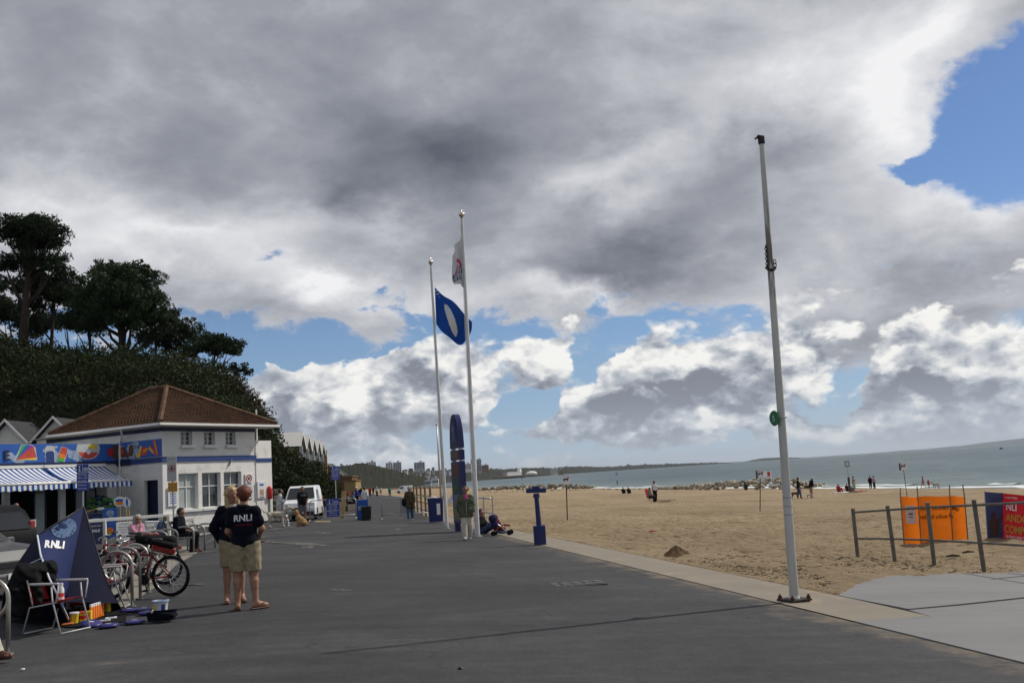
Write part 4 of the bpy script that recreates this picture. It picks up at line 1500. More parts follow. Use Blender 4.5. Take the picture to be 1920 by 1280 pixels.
# mural band on the left wall, print only
BASE = KA - PI / 2
def mural(parent, M, W_, H_, items, name='mural_panel', cloud_seed=0):
 """printed board in the local (x right, z up) plane given by M (faces -y)"""
 mb_ = MB()
 mb_.box((W_ / 2, 0, H_ / 2), (W_, .05, H_))
 mb_.xf(M)
 o = mb_.build(name, M_LBLUE, parent)
 r = random.Random(cloud_seed)
 cl = MB()
 cl.n = 0
 for _ in range(int(W_ * 1.3)):
  cx, cz = r.uniform(.2, W_ - .2), r.uniform(.1, H_ - .1)
  for _ in range(6):
   rx = r.uniform(.08, .28)
   x_, z_ = cx + r.uniform(-.35, .35), cz + r.uniform(-.14, .14)
   pl_ = []
   for a in range(9):
    q = (x_ + rx * math.cos(a / 9 * 6.283), z_ + rx * .62 * math.sin(a / 9 * 6.283))
    pl_.append((min(max(q[0], .01), W_ - .01), -.029 - .0003 * (len(cl.f) % 7), min(max(q[1], .01), H_ - .01)))
   cl.add(pl_, [tuple(range(9))])
 cl.xf(M)
 cl.build('printed_clouds', M_PALE, o)['kind'] = 'stuff'
 for k, (mt, polys) in enumerate(items):
  g = MB()
  for pl_ in polys:
   g.add([(min(max(x, .01), W_ - .01), -.034 - .0015 * k, min(max(z, .01), H_ - .01)) for x, z in pl_], [tuple(range(len(pl_)))])
  g.xf(M)
  g.build('printed_picture', mt, o)['kind'] = 'stuff'
 return o
def ell(cx, cz, rx, rz_, n=14, a0=0, a1=6.2832, rot=0.0):
 out = []
 for i in range(n):
  a = a0 + (a1 - a0) * i / (n - (0 if abs(a1 - a0 - 6.2832) < .01 else 1))
  x, z = rx * math.cos(a), rz_ * math.sin(a)
  out.append((cx + x * math.cos(rot) - z * math.sin(rot), cz + x * math.sin(rot) + z * math.cos(rot)))
 return out
def rot2(pts_, cx, cz, a):
 return [(cx + x * math.cos(a) - z * math.sin(a), cz + x * math.sin(a) + z * math.cos(a)) for x, z in pts_]
def pill(cx, cz, L, w_, a, z0=-1, z1=1):
 b = [(-w_, z0 * L), (w_, z0 * L), (w_, z1 * L - w_ * .4), (w_ * .6, z1 * L), (-w_ * .6, z1 * L), (-w_, z1 * L - w_ * .4)]
 return rot2(b, cx, cz, a)
M_PURP = mat('purple print', (0.18, 0.06, 0.35), .5, .1)
M_TEALP = mat('teal print', (0.03, 0.30, 0.22), .5, .1)
M_SILV = mat('silver print', (0.50, 0.52, 0.52), .4, .15, 12)
M_BROWNP = mat('brown print', (0.13, 0.06, 0.04), .5, .2, 8)
M_PINKP = mat('red print', (0.55, 0.07, 0.05), .5, .15, 8)
# left wall: x' to the right = towards the corner => local -y of the kiosk; board faces local -x
MW = 3.22
ML = Matrix.Translation((-.03, 3.25, 3.72)) @ Matrix.Rotation(-PI / 2, 4, 'Z')
mural(kiosk, ML, MW, .88, [
 (M_SILV, [ell(.35, .38, .30, .34), ell(1.02, .42, .22, .36)]),
 (M_BROWNP, [ell(.42, .38, .26, .30), ell(1.04, .42, .19, .33), ell(.75, .2, .18, .16)]),
 (M_PINKP, [ell(.30, .42, .14, .16), [(1.72, .12), (2.18, .12), (2.38, .48), (1.66, .56)], rot2([(-.09, -.42), (.09, -.42), (.12, .42), (-.1, .42)], 2.86, .45, .28), rot2([(-.07, -.32), (.07, -.32), (.09, .32), (-.07, .32)], 2.62, .34, .75)]),
 (M_YEL, [[(1.5, .02), (1.68, .02), (1.84, .62), (1.74, .62)], ell(1.5, .14, .12, .1), [(1.95, .26), (2.3, .42), (2.28, .48), (1.95, .36)], rot2([(-.02, -.36), (.02, -.36), (.02, .36), (-.02, .36)], 2.86, .45, .28), rot2([(-.05, -.2), (.05, -.2), (.05, .2), (-.05, .2)], 2.52, .34, .75)]),
], cloud_seed=4)
# ------------------------------------------------------------------ beach shop: flat front running from the left wall towards the camera
shop_o = C1 + E2 * 3.27
shop = thing('beach_shop', 'beach shop with painted fascia mural and dark open front beside the tiled roof building', 'shop', shop_o, KA)
# local: x = along E1 (towards camera is -x); front on y=0 facing -y
SL = 9.6
SZ = 4.55
wq = MB()
wq.box((-SL / 2, 2.0, SZ - .45), (SL, 3.9, .12))                    # flat roof deck
wq.box((-SL / 2, .10, 3.45), (SL - .01, .18, .42))                  # header over the openings
for xx, ww in ((-.35, .7), (-3.25, .3), (-6.2, .3), (-SL + .2, .4)):
 wq.box((xx, .10, 1.62), (ww, .18, 3.24))
wq.build('wall', M_WHITE, shop)
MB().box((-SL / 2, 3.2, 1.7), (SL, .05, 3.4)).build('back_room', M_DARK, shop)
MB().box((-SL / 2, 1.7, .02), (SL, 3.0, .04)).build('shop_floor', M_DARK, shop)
MF = Matrix.Translation((-SL, -.03, 3.66))
X = lambda px: SL + (px - 222) / 222 * 6.75       # photo column to distance along the board
fan = []
kx, kz = X(31), .16
cols = [(M_GRN, (45, .86), (41, .86)), (M_TEALP, (49, .86), (45, .86)), (M_LBLUE, (54, .86), (49, .86)), (M_PURP, (60, .82), (54, .86)), (M_PINKP, (66, .26), (60, .82)), (M_YEL, (66, .16), (66, .26))]
items = [(M_SILV, [[(kx - .1, kz - .02), (X(67), .12), (X(64.5), .72), (X(58), .88), (X(40), .88)], pill(X(90), .40, .42, .26, .06), pill(X(113), .36, .40, .22, -.30), ell(X(161), .66, .70, .56)])]
for mt, (pxa, za_), (pxb, zb_) in cols:
 items.append((mt, [[(kx, kz), (X(pxa), za_), (X(pxb), zb_)]]))
items += [(M_BLUE, [pill(X(90), .28, .28, .22, .06)]), (M_PINKP, [pill(X(114.5), .52, .22, .18, -.30), ell(X(161), .66, .62, .50, 12, 3.5, 5.9)]),
          (M_ORG, [pill(X(111.5), .30, .12, .18, -.30)]), (M_GRN, [pill(X(109.5), .12, .10, .18, -.30)]),
          (M_YEL, [[(X(161), .70), (X(163), .87), (X(178), .87), (X(174), .62)]]),
          (M_BROWNP, [ell(X(216), .46, .30, .38)]), (M_TEXT, [ell(X(161), .5, .12, .13)]), (M_RED, [ell(X(204), .46, .16, .22)])]
mural(shop, MF, SL, .90, items, 'fascia_board', 9)
# raised navy letters at the left end of the fascia, last letter reads E
text('E', .62, Matrix.Translation((-SL + X(10) + .0, -.09, 3.66 + .17)) @ Matrix.Rotation(PI / 2, 4, 'X'), M_NAVY, shop, 'fascia_letter', thick=.015, depth=.02)
text('g', .5, Matrix.Translation((-SL + X(-4), -.09, 3.66 + .22)) @ Matrix.Rotation(PI / 2, 4, 'X'), M_TEXT, shop, 'fascia_letter', thick=.01, depth=.01)
MB().box((-SL / 2, -.05, 3.60), (SL, .10, .14)).build('blue_band', M_NAVY, shop)
MB().box((-.05, -.5, 3.55), (.10, 1.0, .3)).build('end_board', M_NAVY, shop)
# shopfront frames and glass in the dark opening
fr = MB()
for xx in (-1.05, -1.65, -2.25, -3.9, -4.5, -7.0, -7.8):
 fr.box((xx, .42, 1.55), (.06, .06, 3.1))
for xx in (-1.65, -4.2):
 fr.box((xx, .42, 2.25), (1.2, .05, .05))
fr.build('shopfront_frame', M_NAVY, shop)
for xa, xb in ((-2.22, -1.68), (-4.47, -3.93), (-7.77, -7.03)):
 MB().quad((xa, .45, .3), (xb, .45, .3), (xb, .45, 3.0), (xa, .45, 3.0)).build('shopfront_glass', M_BLIND, shop)
# ---- striped retractable awnings over the shop front
M_AWB = mat('blue awning canvas', (0.035, 0.10, 0.33), .85, .08, 4)
M_AWW = mat('white awning canvas', (0.74, 0.74, 0.72), .85, .05, 4)
def awning(xa, xb, label):
 t = thing('awning', label, 'awning', shop_o, KA, 'striped shop awnings')
 W_ = xb - xa
 n = int(W_ / .135) // 2 * 2 + 1
 y1, z0, z1 = -2.1, 3.42, 2.62
 def f(u, v_):
  sag = .10 * math.sin(v_ * PI)
  return (xa + W_ * u, -.08 + (y1 + .08) * v_, z0 + (z1 - z0) * v_ - sag)
 MB().grid(f, n, 8, lambda u, v_: int(u * n) % 2).build('canopy', [M_AWB, M_AWW], t, True)
 def fv(u, v_):
  sc = .05 * abs(math.sin(u * n / 4 * PI))
  return (xa + W_ * u, y1 - .07 - .02 * v_, z1 - .02 - v_ * (.30 - sc))
 MB().grid(fv, n * 2, 3, lambda u, v_: int(u * n) % 2).build('valance', [M_AWB, M_AWW], t, True)
 MB().tube([(xa - .03, y1 - .04, z1), (xb + .03, y1 - .04, z1)], .065, 8).build('front_bar', M_WHITE2, t, True)
 b = MB()
 b.box(((xa + xb) / 2, -.10, z0 + .06), (W_ + .1, .16, .14))
 b.build('cassette', M_WHITE2, t)
 for x in (xa + .35, xb - .35):
  MB().tube([(x, -.06, z0 - .35), (x + .35, y1 * .5, z0 - .5), (x, y1, z1 - .02)], .025, 6).build('arm', M_WHITE2, t)
 return t
awning(-4.35, -.95, 'blue and white striped awning nearer the kiosk corner')
awning(-8.6, -4.5, 'blue and white striped awning at the left edge of the frame')
# ------------------------------------------------------------------ beach huts on the terrace above the shop
M_HUTW = mat('cream hut boards', (0.74, 0.70, 0.63), .8, .08, 4)
def beach_hut(px, label, first=[]):
 c = at(px, 820, 63)
 if first:
  return dup(first[0], (c.x, 63, 0), None, label)
 t = thing('beach_hut', label, 'beach hut', (c.x, 63, 0), -.05, 'beach huts above the shop')
 w_, d_, ze, zr = 2.5, 3.2, 5.72, 7.0
 m2 = MB()
 prof = [(-w_ / 2, 3.0), (w_ / 2, 3.0), (w_ / 2, ze), (0, zr), (-w_ / 2, ze)]
 m2.prism(prof, 0, d_)
 m2.build('wall', M_HUTW, t)
 for k in range(9):
  z = 3.2 + k * .3
  MB().box((0, -.012, z), (w_ - .02, .024, .26)).build('board', M_HUTW, t)
 rr = MB()
 for sgn in (-1, 1):
  a, b = Vector((0, 0, zr + .06)), Vector((sgn * (w_ / 2 + .28), 0, ze - .22))
  rr.add([a + V(0, -.35, 0), b + V(0, -.35, 0), b + V(0, d_, 0), a + V(0, d_, 0), a + V(0, -.35, .09), b + V(0, -.35, .09), b + V(0, d_, .09), a + V(0, d_, .09)],
               [(0, 1, 2, 3), (7, 6, 5, 4), (0, 4, 5, 1), (1, 5, 6, 2), (2, 6, 7, 3)])
 roof_ = rr.build('roof', M_SLATE, t)
 bg_ = MB()
 for sgn in (-1, 1):
  a, b = Vector((0, -.38, zr + .05)), Vector((sgn * (w_ / 2 + .3), -.38, ze - .26))
  bg_.add([a, b, b + V(0, 0, .17), a + V(0, 0, .17), a + V(0, .04, 0), b + V(0, .04, 0), b + V(0, .04, .17), a + V(0, .04, .17)], [(0, 1, 2, 3), (3, 2, 6, 7), (0, 4, 5, 1), (1, 5, 6, 2)])
 bg_.build('bargeboard', M_WHITE2, roof_)
 for xx in (-.55, .45):
  wv = MB().box((xx, -.03, 5.05), (.42, .06, .9)).build('window', M_GLASS, t)
  MB().box((xx, -.07, 5.05), (.05, .02, .9)).build('glazing_bar', M_WHITE2, wv)
 first.append(t)
 return t
beach_hut(14, 'cream beach hut with white bargeboards at the far left above the fascia')
beach_hut(104, 'cream beach hut with white bargeboards second from the left')
beach_hut(172, 'cream beach hut mostly hidden behind the tiled roof')
beach_hut(-74, 'cream beach hut just past the left edge of the frame')
# ------------------------------------------------------------------ saw-toothed building on the terrace beyond
M_LEAD = mat('pale metal roofing', (0.50, 0.49, 0.47), .5, .06, 3)
M_STEELB = mat('dark glazing', (0.06, 0.09, 0.11), .15, .25, .6, spec=.7)
bx0, by0 = -21.2, 95.0
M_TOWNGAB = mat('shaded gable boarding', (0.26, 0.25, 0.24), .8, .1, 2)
saw = thing('gabled_pavilion', 'long glazed pavilion with five steep pale gables in a saw-tooth row', 'building', (bx0, by0, 0), math.atan2(1, -.115))
# local x runs along the facade away from the camera; facade faces local -y
BAY = 6.2
for k in range(5):
 x = k * BAY
 g = MB()
 prof = [(x, 5.72), (x + BAY, 5.72), (x + BAY / 2, 7.1)]
 # gable front
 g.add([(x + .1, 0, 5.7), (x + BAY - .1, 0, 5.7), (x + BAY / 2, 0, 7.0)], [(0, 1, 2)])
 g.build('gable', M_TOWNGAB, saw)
 bgb = MB()
 for (xa, xb) in ((x, x + BAY / 2), (x + BAY, x + BAY / 2)):
  bgb.quad((xa, -.30, 5.45), (xb, -.30, 7.0), (xb, -.30, 7.28), (xa, -.30, 5.75))
 bgb.build('bargeboard', M_WHITE2, saw)
 rr = MB()
 for (xa, xb) in ((x, x + BAY / 2), (x + BAY, x + BAY / 2)):
  rr.add([(xa, -.28, 5.5), (xb, -.28, 7.1), (xb, 8, 7.1), (xa, 8, 5.5), (xa, -.28, 5.72), (xb, -.28, 7.25), (xb, 8, 7.25), (xa, 8, 5.72)], [(0, 1, 2, 3), (4, 5, 6, 7), (0, 1, 5, 4)])
 rr.build('roof', M_LEAD, saw)
 gw = MB()
 gw.quad((x + .2, .25, 2.5), (x + BAY - .2, .25, 2.5), (x + BAY - .2, .25, 5.55), (x + .2, .25, 5.55))
 gl_ = gw.build('window', M_STEELB, saw)
 mu = MB()
 for q in (1.55, 3.1, 4.65):
  mu.box((x + q, .2, 4.0), (.10, .08, 2.9))
 mu.build('mullion', M_WHITE2, gl_)
 MB().box((x + .06, -.35, 4.0), (.26, .3, 3.4)).build('column', M_LEAD, saw)
MB().box((5 * BAY + .2, 0, 4.2), (.5, .8, 4.2)).build('end_pier', M_TAN, saw)
MB().quad((-.02, 0, 2), (-.02, 8, 2), (-.02, 8, 5.5), (-.02, 0, 5.5)).build('end_wall', M_BROWN, saw)
MB().box((5 * BAY / 2, .05, 5.62), (5 * BAY, .25, .16)).build('beam', M_NAVY, saw)
# ------------------------------------------------------------------ rubble retaining wall along the hill foot
rw = thing('retaining_wall', 'low dark rubble stone wall along the foot of the wooded slope', 'wall', (0, 0, 0))
m2 = MB()
prev = None
for k in range(24):
 y = 61 + k * 3.0
 x = -2.55 - .2126 * y + bend(y)
 p = Vector((x, y, gz(x, y)))
 if prev is not None:
  a, b = prev, p
  n_ = Vector((-1, 0, 0))
  m2.add([a - V(0, 0, .2), b - V(0, 0, .2), b + V(0, 0, 1.75), a + V(0, 0, 1.75), a + V(-.45, 0, 1.75), b + V(-.45, 0, 1.75)], [(0, 1, 2, 3), (3, 2, 5, 4)])
 prev = p
m2.build('wall_core', M_STONE, rw)
r = random.Random(5)
stone_me = []
for q in range(4):
 g = MB().bbox((0, 0, 0), (.5, .22, .3), rotm(r.uniform(-.1, .1), r.uniform(-.1, .1), r.uniform(-.2, .2)), .06)
 o = g.build('stone', M_STONE, rw)
 stone_me.append(o)
cnt = 4
for row in range(5):
 d = 0.0
 while d < 34 and cnt < 240:
  L = r.uniform(.45, .95)
  y = 61 + d
  x = -2.55 - .2126 * y + bend(y) + .02
  c = (x, y, gz(x, y) + .18 + row * .34)
  src = stone_me[r.randrange(4)]
  o = src.copy() if cnt >= 8 else (src.copy())
  COL.objects.link(o)
  o.parent = rw
  o.location = c
  o.rotation_euler = (r.uniform(-.1, .1), 0, math.atan2(1, -.21) + r.uniform(-.05, .05))
  o.scale = (L / .55, 1, r.uniform(.85, 1.05))
  d += L
  cnt += 1
for q, o in enumerate(stone_me):
 y = 60.2 + q * .1
 o.location = (-2.55 - .2126 * y - .1, y, .3 + .34 * q)
# ------------------------------------------------------------------ timber buildings at the end of the promenade bend
def timber_hut(px, Y, w_, d_, ze, zr, rz, wallm, roofm, label, boards=True, gable=False, base_z=None, name='timber_hut'):
 c = at(px, 905, Y)
 zb = gz(c.x, Y) if base_z is None else base_z
 t = thing(name, label, 'hut', (c.x, Y, zb), rz)
 m2 = MB()
 if gable:
  m2.prism([(-w_ / 2, 0), (w_ / 2, 0), (w_ / 2, ze), (0, zr), (-w_ / 2, ze)], 0, d_)
 else:
  m2.box((0, d_ / 2, ze / 2), (w_, d_, ze))
 m2.build('wall', wallm, t)
 rr = MB()
 if gable:
  for sg in (-1, 1):
   a, b = Vector((0, -.3, zr + .05)), Vector((sg * (w_ / 2 + .25), -.3, ze - .2))
   rr.add([a, b, b + V(0, d_ + .5, 0), a + V(0, d_ + .5, 0), a + V(0, 0, .12), b + V(0, 0, .12), b + V(0, d_ + .5, .12), a + V(0, d_ + .5, .12)], [(0, 1, 2, 3), (7, 6, 5, 4), (0, 4, 5, 1), (1, 5, 6, 2)])
  ro = rr.build('roof', roofm, t)
  bb_ = MB()
  for sg in (-1, 1):
   a, b = Vector((0, -.34, zr + .02)), Vector((sg * (w_ / 2 + .28), -.34, ze - .25))
   bb_.quad(a, b, b + V(0, 0, .3), a + V(0, 0, .3))
  bb_.build('bargeboard', M_WHITE2, ro)
 else:
  rr.box((0, d_ / 2, ze + .06), (w_ + .3, d_ + .3, .12))
  rr.build('roof', roofm, t)
 n = int(w_ / .45)
 for k in range(n):
  MB().box((-w_ / 2 + (k + .5) * w_ / n, -.02, ze / 2), (w_ / n - .04, .03, ze - .1)).build('board', wallm, t)
 return t
M_GREENR = mat('dark green roofing', (0.045, 0.06, 0.05), .8, .15, 2)
timber_hut(656, 137, 1.6, 2.6, 2.55, 0, -.12, M_TAN, M_WOOD, 'tan boarded hut at the bend of the promenade')
timber_hut(625, 143, 5.5, 3.0, 3.1, 0, -.1, M_BROWN, M_WOOD, 'long brown boarded hut behind the blue sign')
timber_hut(616, 150, 4.2, 3.0, 3.4, 5.0, -.05, M_BROWN, M_GREENR, 'green roofed hut with white bargeboards behind the brown boarded hut', gable=True, base_z=0)
timber_hut(602, 152, 1.8, 3.0, 3.0, 4.4, -.05, M_BROWN, M_GREENR, 'small green roofed hut with white bargeboards next to the saw-toothed building', gable=True, base_z=0)
# ------------------------------------------------------------------ town on the far cliffs
M_TOWNW = mat('pale town wall', (0.80, 0.77, 0.72), .8, .1, .05)
M_TOWNG = mat('grey town wall', (0.48, 0.48, 0.50), .8, .1, .05)
M_TOWNR = mat('town roofs', (0.10, 0.065, 0.055), .9, .3, .08)
M_TOWND = mat('town windows', (0.05, 0.055, 0.065), .3, .2, .1)
M_BRICKR = mat('red brick town wall', (0.30, 0.18, 0.14), .9, .15, .1)
def block(px0, px1, ptop, pbot, Y, label, wallm, floors, cols, roofm=None, name='apartment_block', roof='flat', depth=None):
 a, b = at(px0, ptop, Y), at(px1, ptop, Y)
 c = at((px0 + px1) / 2, pbot, Y)
 w_ = b.x - a.x
 zt, zb = (a.z + b.z) / 2, c.z - 6
 t = thing(name, label, 'building', ((a.x + b.x) / 2, Y, zb))
 h_ = zt - zb
 d_ = depth or w_ * .6
 hv = zt - c.z
 MB().box((0, d_ / 2, h_ / 2), (w_, d_, h_)).build('wall', wallm, t)
 fh = hv / floors
 for i in range(floors):
  m2 = MB()
  for j in range(cols):
   x = -w_ / 2 + (j + .5) * w_ / cols
   m2.box((x, -.15, h_ - (i + .5) * fh), (w_ / cols * .62, .3, fh * .55))
  m2.build('window_row', M_TOWND, t)['kind'] = 'stuff'
 if roof == 'flat':
  MB().box((0, d_ / 2, h_ + .4), (w_ * .96, d_ * .9, .8)).build('roof', roofm or M_TOWNG, t)
  MB().box((w_ * .1, d_ / 2, h_ + 2.0), (w_ * .25, d_ * .4, 2.4)).build('lift_housing', M_TOWNG, t)
 else:
  MB().prism([(-w_ / 2 - .5, h_), (w_ / 2 + .5, h_), (w_ / 2 - w_ * .2, h_ + hv * .32), (-w_ / 2 + w_ * .2, h_ + hv * .32)], -.5, d_).build('roof', roofm or M_TOWNR, t)
  m2 = MB()
  for q in (-.25, .2):
   m2.box((w_ * q, d_ * .4, h_ + hv * .38), (w_ * .06, w_ * .06, hv * .3))
  m2.build('chimneys', M_BRICKR, t)
 return t
block(686, 705, 867, 882, 1300, 'cream clifftop hotel block with flat front', M_TOWNW, 5, 4, name='hotel')
block(660, 686, 871, 880, 1310, 'long low hotel wing with dark roof on the cliff', M_TOWNG, 3, 6, M_SLATE, 'hotel', 'hip')
block(723, 736, 868, 886, 1600, 'left pale half of the twin clifftop flats', M_TOWNW, 6, 3)
block(737, 752, 867, 886, 1605, 'right banded half of the twin clifftop flats', M_TOWNG, 6, 4)
block(776, 796, 867, 878, 1750, 'dark clifftop flats with white bands', M_TOWNG, 5, 4)
block(882, 892, 862, 882, 1900, 'left face of the tall pale tower block behind the flagpole', M_TOWNW, 8, 3)
block(893, 902, 861, 882, 1905, 'right grey face of the tall tower block behind the flagpole', M_TOWNG, 8, 3)
block(868, 884, 870, 879, 1850, 'white stepped block just left of the tall tower', M_TOWNW, 3, 5)
block(903, 916, 872, 879, 1900, 'low brown block just right of the tall tower', M_BRICKR, 3, 4)
rt = random.Random(8)
K = 0
whs = []
ordn = ['', 'second from the left ', 'third from the left ', 'fourth from the left ', 'fifth from the left ']
spots = [(607, 876), (640, 874), (708, 880), (716, 881), (760, 884), (770, 883), (790, 889), (803, 884), (812, 882), (766, 890), (778, 893), (786, 897), (794, 893), (802, 892), (800, 900), (812, 897), (820, 903), (835, 884), (845, 884), (852, 888), (806, 905), (828, 893),
         (935, 881), (960, 881), (1000, 879), (1018, 877), (1050, 878), (1085, 876), (1110, 876), (1140, 876), (1178, 872), (1210, 871), (1250, 870)]
names_ = ['white gabled town house', 'pale rendered town house', 'red roofed town house', 'grey town house']
spots.sort()
for (qx, qy) in spots:
 Y = 1250 + 300 * rt.random() if qx < 720 else (1500 + 250 * rt.random() if qx < 860 else 2450 + (qx - 900) * 6)
 wpx = rt.uniform(4, 9)
 hpx = rt.uniform(3, 5) if qx < 925 else rt.uniform(1.2, 2.0)
 lab = 'small %s %s' % (names_[K % 4], 'on the far hill, photo column %d' % qx)
 wh = ['on the near cliff left of the twin flats', 'on the slope below the twin flats', 'in the town between flats and tower', 'on the wooded far coast beyond the pier'][0 if qx < 720 else 1 if qx < 800 else 2 if qx < 900 else 3]
 o = block(qx - wpx / 2, qx + wpx / 2, qy - hpx, qy, Y, ordn[sum(1 for w_ in whs if w_ == (K % 4, wh))] + names_[K % 4] + ' ' + wh, [M_TOWNW, M_TOWNW, M_BRICKR, M_TOWNG][K % 4], 2, 3, None, 'town_house', 'hip')
 o['group'] = 'houses of the far town'
 whs.append((K % 4, wh))
 K += 1
# ------------------------------------------------------------------ pier
pA, pB = at(928, 896, 1750), at(1032, 889, 2000)
pier = thing('pier', 'long dark pier on piles with low pavilion reaching out from the far beach', 'pier', (pA.x, pA.y, SEA_Z))
pv = Vector((pB.x - pA.x, pB.y - pA.y, 0))
L = pv.length
ang = math.atan2(pv.y, pv.x)
RM = Matrix.Rotation(ang, 4, 'Z')
MB().box((L / 2, 0, 4.6), (L, 9, .9)).xf(RM).build('deck', M_BROWN, pier)
m2 = MB()
for k in range(26):
 for q in (-3.5, 3.5):
  m2.box((L * k / 25, q, 2.0), (.7, .7, 5.0))
m2.xf(RM).build('piles', M_BROWN, pier)['kind'] = 'stuff'
MB().box((L * .32, 3, 8.0), (L * .25, 8, 6.0)).xf(RM).build('pavilion', M_TOWNG, pier)
MB().box((L * .32, 3, 11.2), (L * .26, 9, .6)).xf(RM).build('pavilion_roof', M_TOWNW, pier)
MB().box((L * .44, 3, 11.0), (6, 6, 12)).xf(RM).build('tower', M_TOWNW, pier)
m2 = MB().lathe([(11, 5), (11, 8), (7, 10.5), (1, 11.5)], (L * .63, 0, 0), 12).xf(RM)
m2.build('white_marquee', M_WHITE2, pier)
block(1032, 1046, 878, 888, 2150, 'pale seafront building with stepped roof behind the pier end', M_TOWNW, 3, 5, name='seafront_building')
block(1046, 1056, 880, 889, 2160, 'tan seafront building at the right of the pier end', M_TAN, 3, 3, name='seafront_building')
block(808, 822, 898, 906, 900, 'white low beach cafe under the far cliff', M_TOWNW, 1, 5, name='beach_cafe')
block(796, 808, 901, 908, 880, 'grey low beach kiosk under the far cliff', M_TOWNG, 1, 4, name='beach_cafe')
# ------------------------------------------------------------------ people
M_SKIN = mat('skin', (0.33, 0.168, 0.11), .55, .10, 9)
M_SKIN2 = mat('tanned skin', (0.27, 0.13, 0.08), .55, .10, 9)
M_HBLOND = mat('blond hair', (0.42, 0.30, 0.14), .6, .3, 30)
M_HRED = mat('red hair', (0.115, 0.024, 0.011), .6, .5, 30)
M_HGREY = mat('grey hair', (0.30, 0.29, 0.27), .6, .3, 30)
M_HBROWN = mat('brown hair', (0.06, 0.032, 0.018), .6, .3, 30)
M_HBLACK = mat('dark hair', (0.014, 0.011, 0.010), .6, .3, 30)
M_CNAVY = mat('navy cloth', (0.006, 0.007, 0.013), .9, .25, 6, bump=.3, bscale=18)
M_CKHAKI = mat('khaki cloth', (0.30, 0.245, 0.16), .9, .15, 6, bump=.3, bscale=16)
M_COLIVE = mat('olive cloth', (0.085, 0.095, 0.06), .85, .2, 6, bump=.3, bscale=16)
M_CCREAM = mat('cream cloth', (0.50, 0.46, 0.39), .9, .1, 6, bump=.3, bscale=16)
M_CPINK = mat('pink cloth', (0.52, 0.26, 0.36), .9, .12, 6, bump=.3, bscale=16)
M_CMAG = mat('magenta cloth', (0.50, 0.08, 0.24), .9, .12, 6)
M_CWHITE = mat('white cloth', (0.60, 0.61, 0.66), .9, .08, 6, bump=.2, bscale=16)
M_CBLACK = mat('black cloth', (0.012, 0.012, 0.013), .9, .3, 6, bump=.3, bscale=16)
M_CBROWN = mat('brown cloth', (0.075, 0.055, 0.033), .9, .2, 6, bump=.3, bscale=16)
M_CGREY = mat('grey cloth', (0.13, 0.125, 0.13), .9, .2, 6)
M_CDENIM = mat('blue denim', (0.055, 0.085, 0.15), .9, .2, 8)
M_CRED = mat('red cloth', (0.35, 0.03, 0.03), .9, .15, 8)
M_CTURQ = mat('turquoise cloth', (0.04, 0.28, 0.36), .9, .15, 8)
M_CBLUE = mat('blue cloth', (0.03, 0.05, 0.22), .9, .15, 8)
M_LEATHER = mat('brown leather', (0.09, 0.03, 0.018), .45, .2, 9)
M_EYE = mat('dark eye', (0.02, 0.015, 0.012), .3, .1)
M_LIP = mat('lips', (0.33, 0.11, 0.09), .5, .1)
M_SHADE = mat('sunglasses', (0.008, 0.008, 0.010), .15, .1)
def jd(**kw):
 J = dict(pelvis=(0, 0, .95), chest=(0, -.005, 1.25), neck=(0, .01, 1.43), head=(0, -.03, 1.605),
             shoa=(-.160, .01, 1.365), shob=(.160, .01, 1.365), elba=(-.225, .03, 1.12), elbb=(.225, .03, 1.12),
             wria=(-.235, -.03, .885), wrib=(.235, -.03, .885), hipa=(-.09, 0, .92), hipb=(.09, 0, .92),
             knea=(-.10, -.02, .50), kneb=(.10, -.02, .50), anka=(-.105, .02, .085), ankb=(.105, .02, .085),
             toea=(-.125, -.15, .035), toeb=(.125, -.15, .035))
 J.update(kw)
 return {k: np.array(v_, float) for k, v_ in J.items()}
SIT = dict(pelvis=(0, .05, .53), chest=(0, .06, .84), neck=(0, .03, 1.02), head=(0, -.01, 1.175), shoa=(-.175, .05, .97), shob=(.175, .05, .97),
           elba=(-.23, .02, .72), elbb=(.23, .02, .72), wria=(-.15, -.20, .66), wrib=(.15, -.20, .66), hipa=(-.09, .0, .52), hipb=(.09, .0, .52),
           knea=(-.12, -.43, .50), kneb=(.12, -.43, .50), anka=(-.12, -.38, .085), ankb=(.12, -.38, .085), toea=(-.13, -.55, .035), toeb=(.13, -.55, .035))
GROUND = dict(pelvis=(0, .05, .13), chest=(0, .08, .43), neck=(0, .05, .60), head=(0, .02, .755), shoa=(-.172, .07, .56), shob=(.172, .07, .56),
              elba=(-.25, .0, .35), elbb=(.25, .0, .35), wria=(-.14, -.26, .36), wrib=(.14, -.26, .36), hipa=(-.09, -.02, .12), hipb=(.09, -.02, .12),
              knea=(-.13, -.36, .42), kneb=(.13, -.36, .42), anka=(-.12, -.50, .08), ankb=(.12, -.50, .08), toea=(-.13, -.66, .035), toeb=(.13, -.66, .035))
def walk(st=.22, sw=.15):
 return dict(knea=(-.09, -.14 * st / .22, .50), anka=(-.09, -st, .09), toea=(-.10, -st - .16, .06), kneb=(.09, .02, .49), ankb=(.09, st * .95, .14), toeb=(.10, st * .75, .04),
    elba=(-.225, .06, 1.12), wria=(-.22, sw, .90), elbb=(.225, .03, 1.12), wrib=(.22, -sw, .90))
def L3(a, b, t):
 return a + (b - a) * t
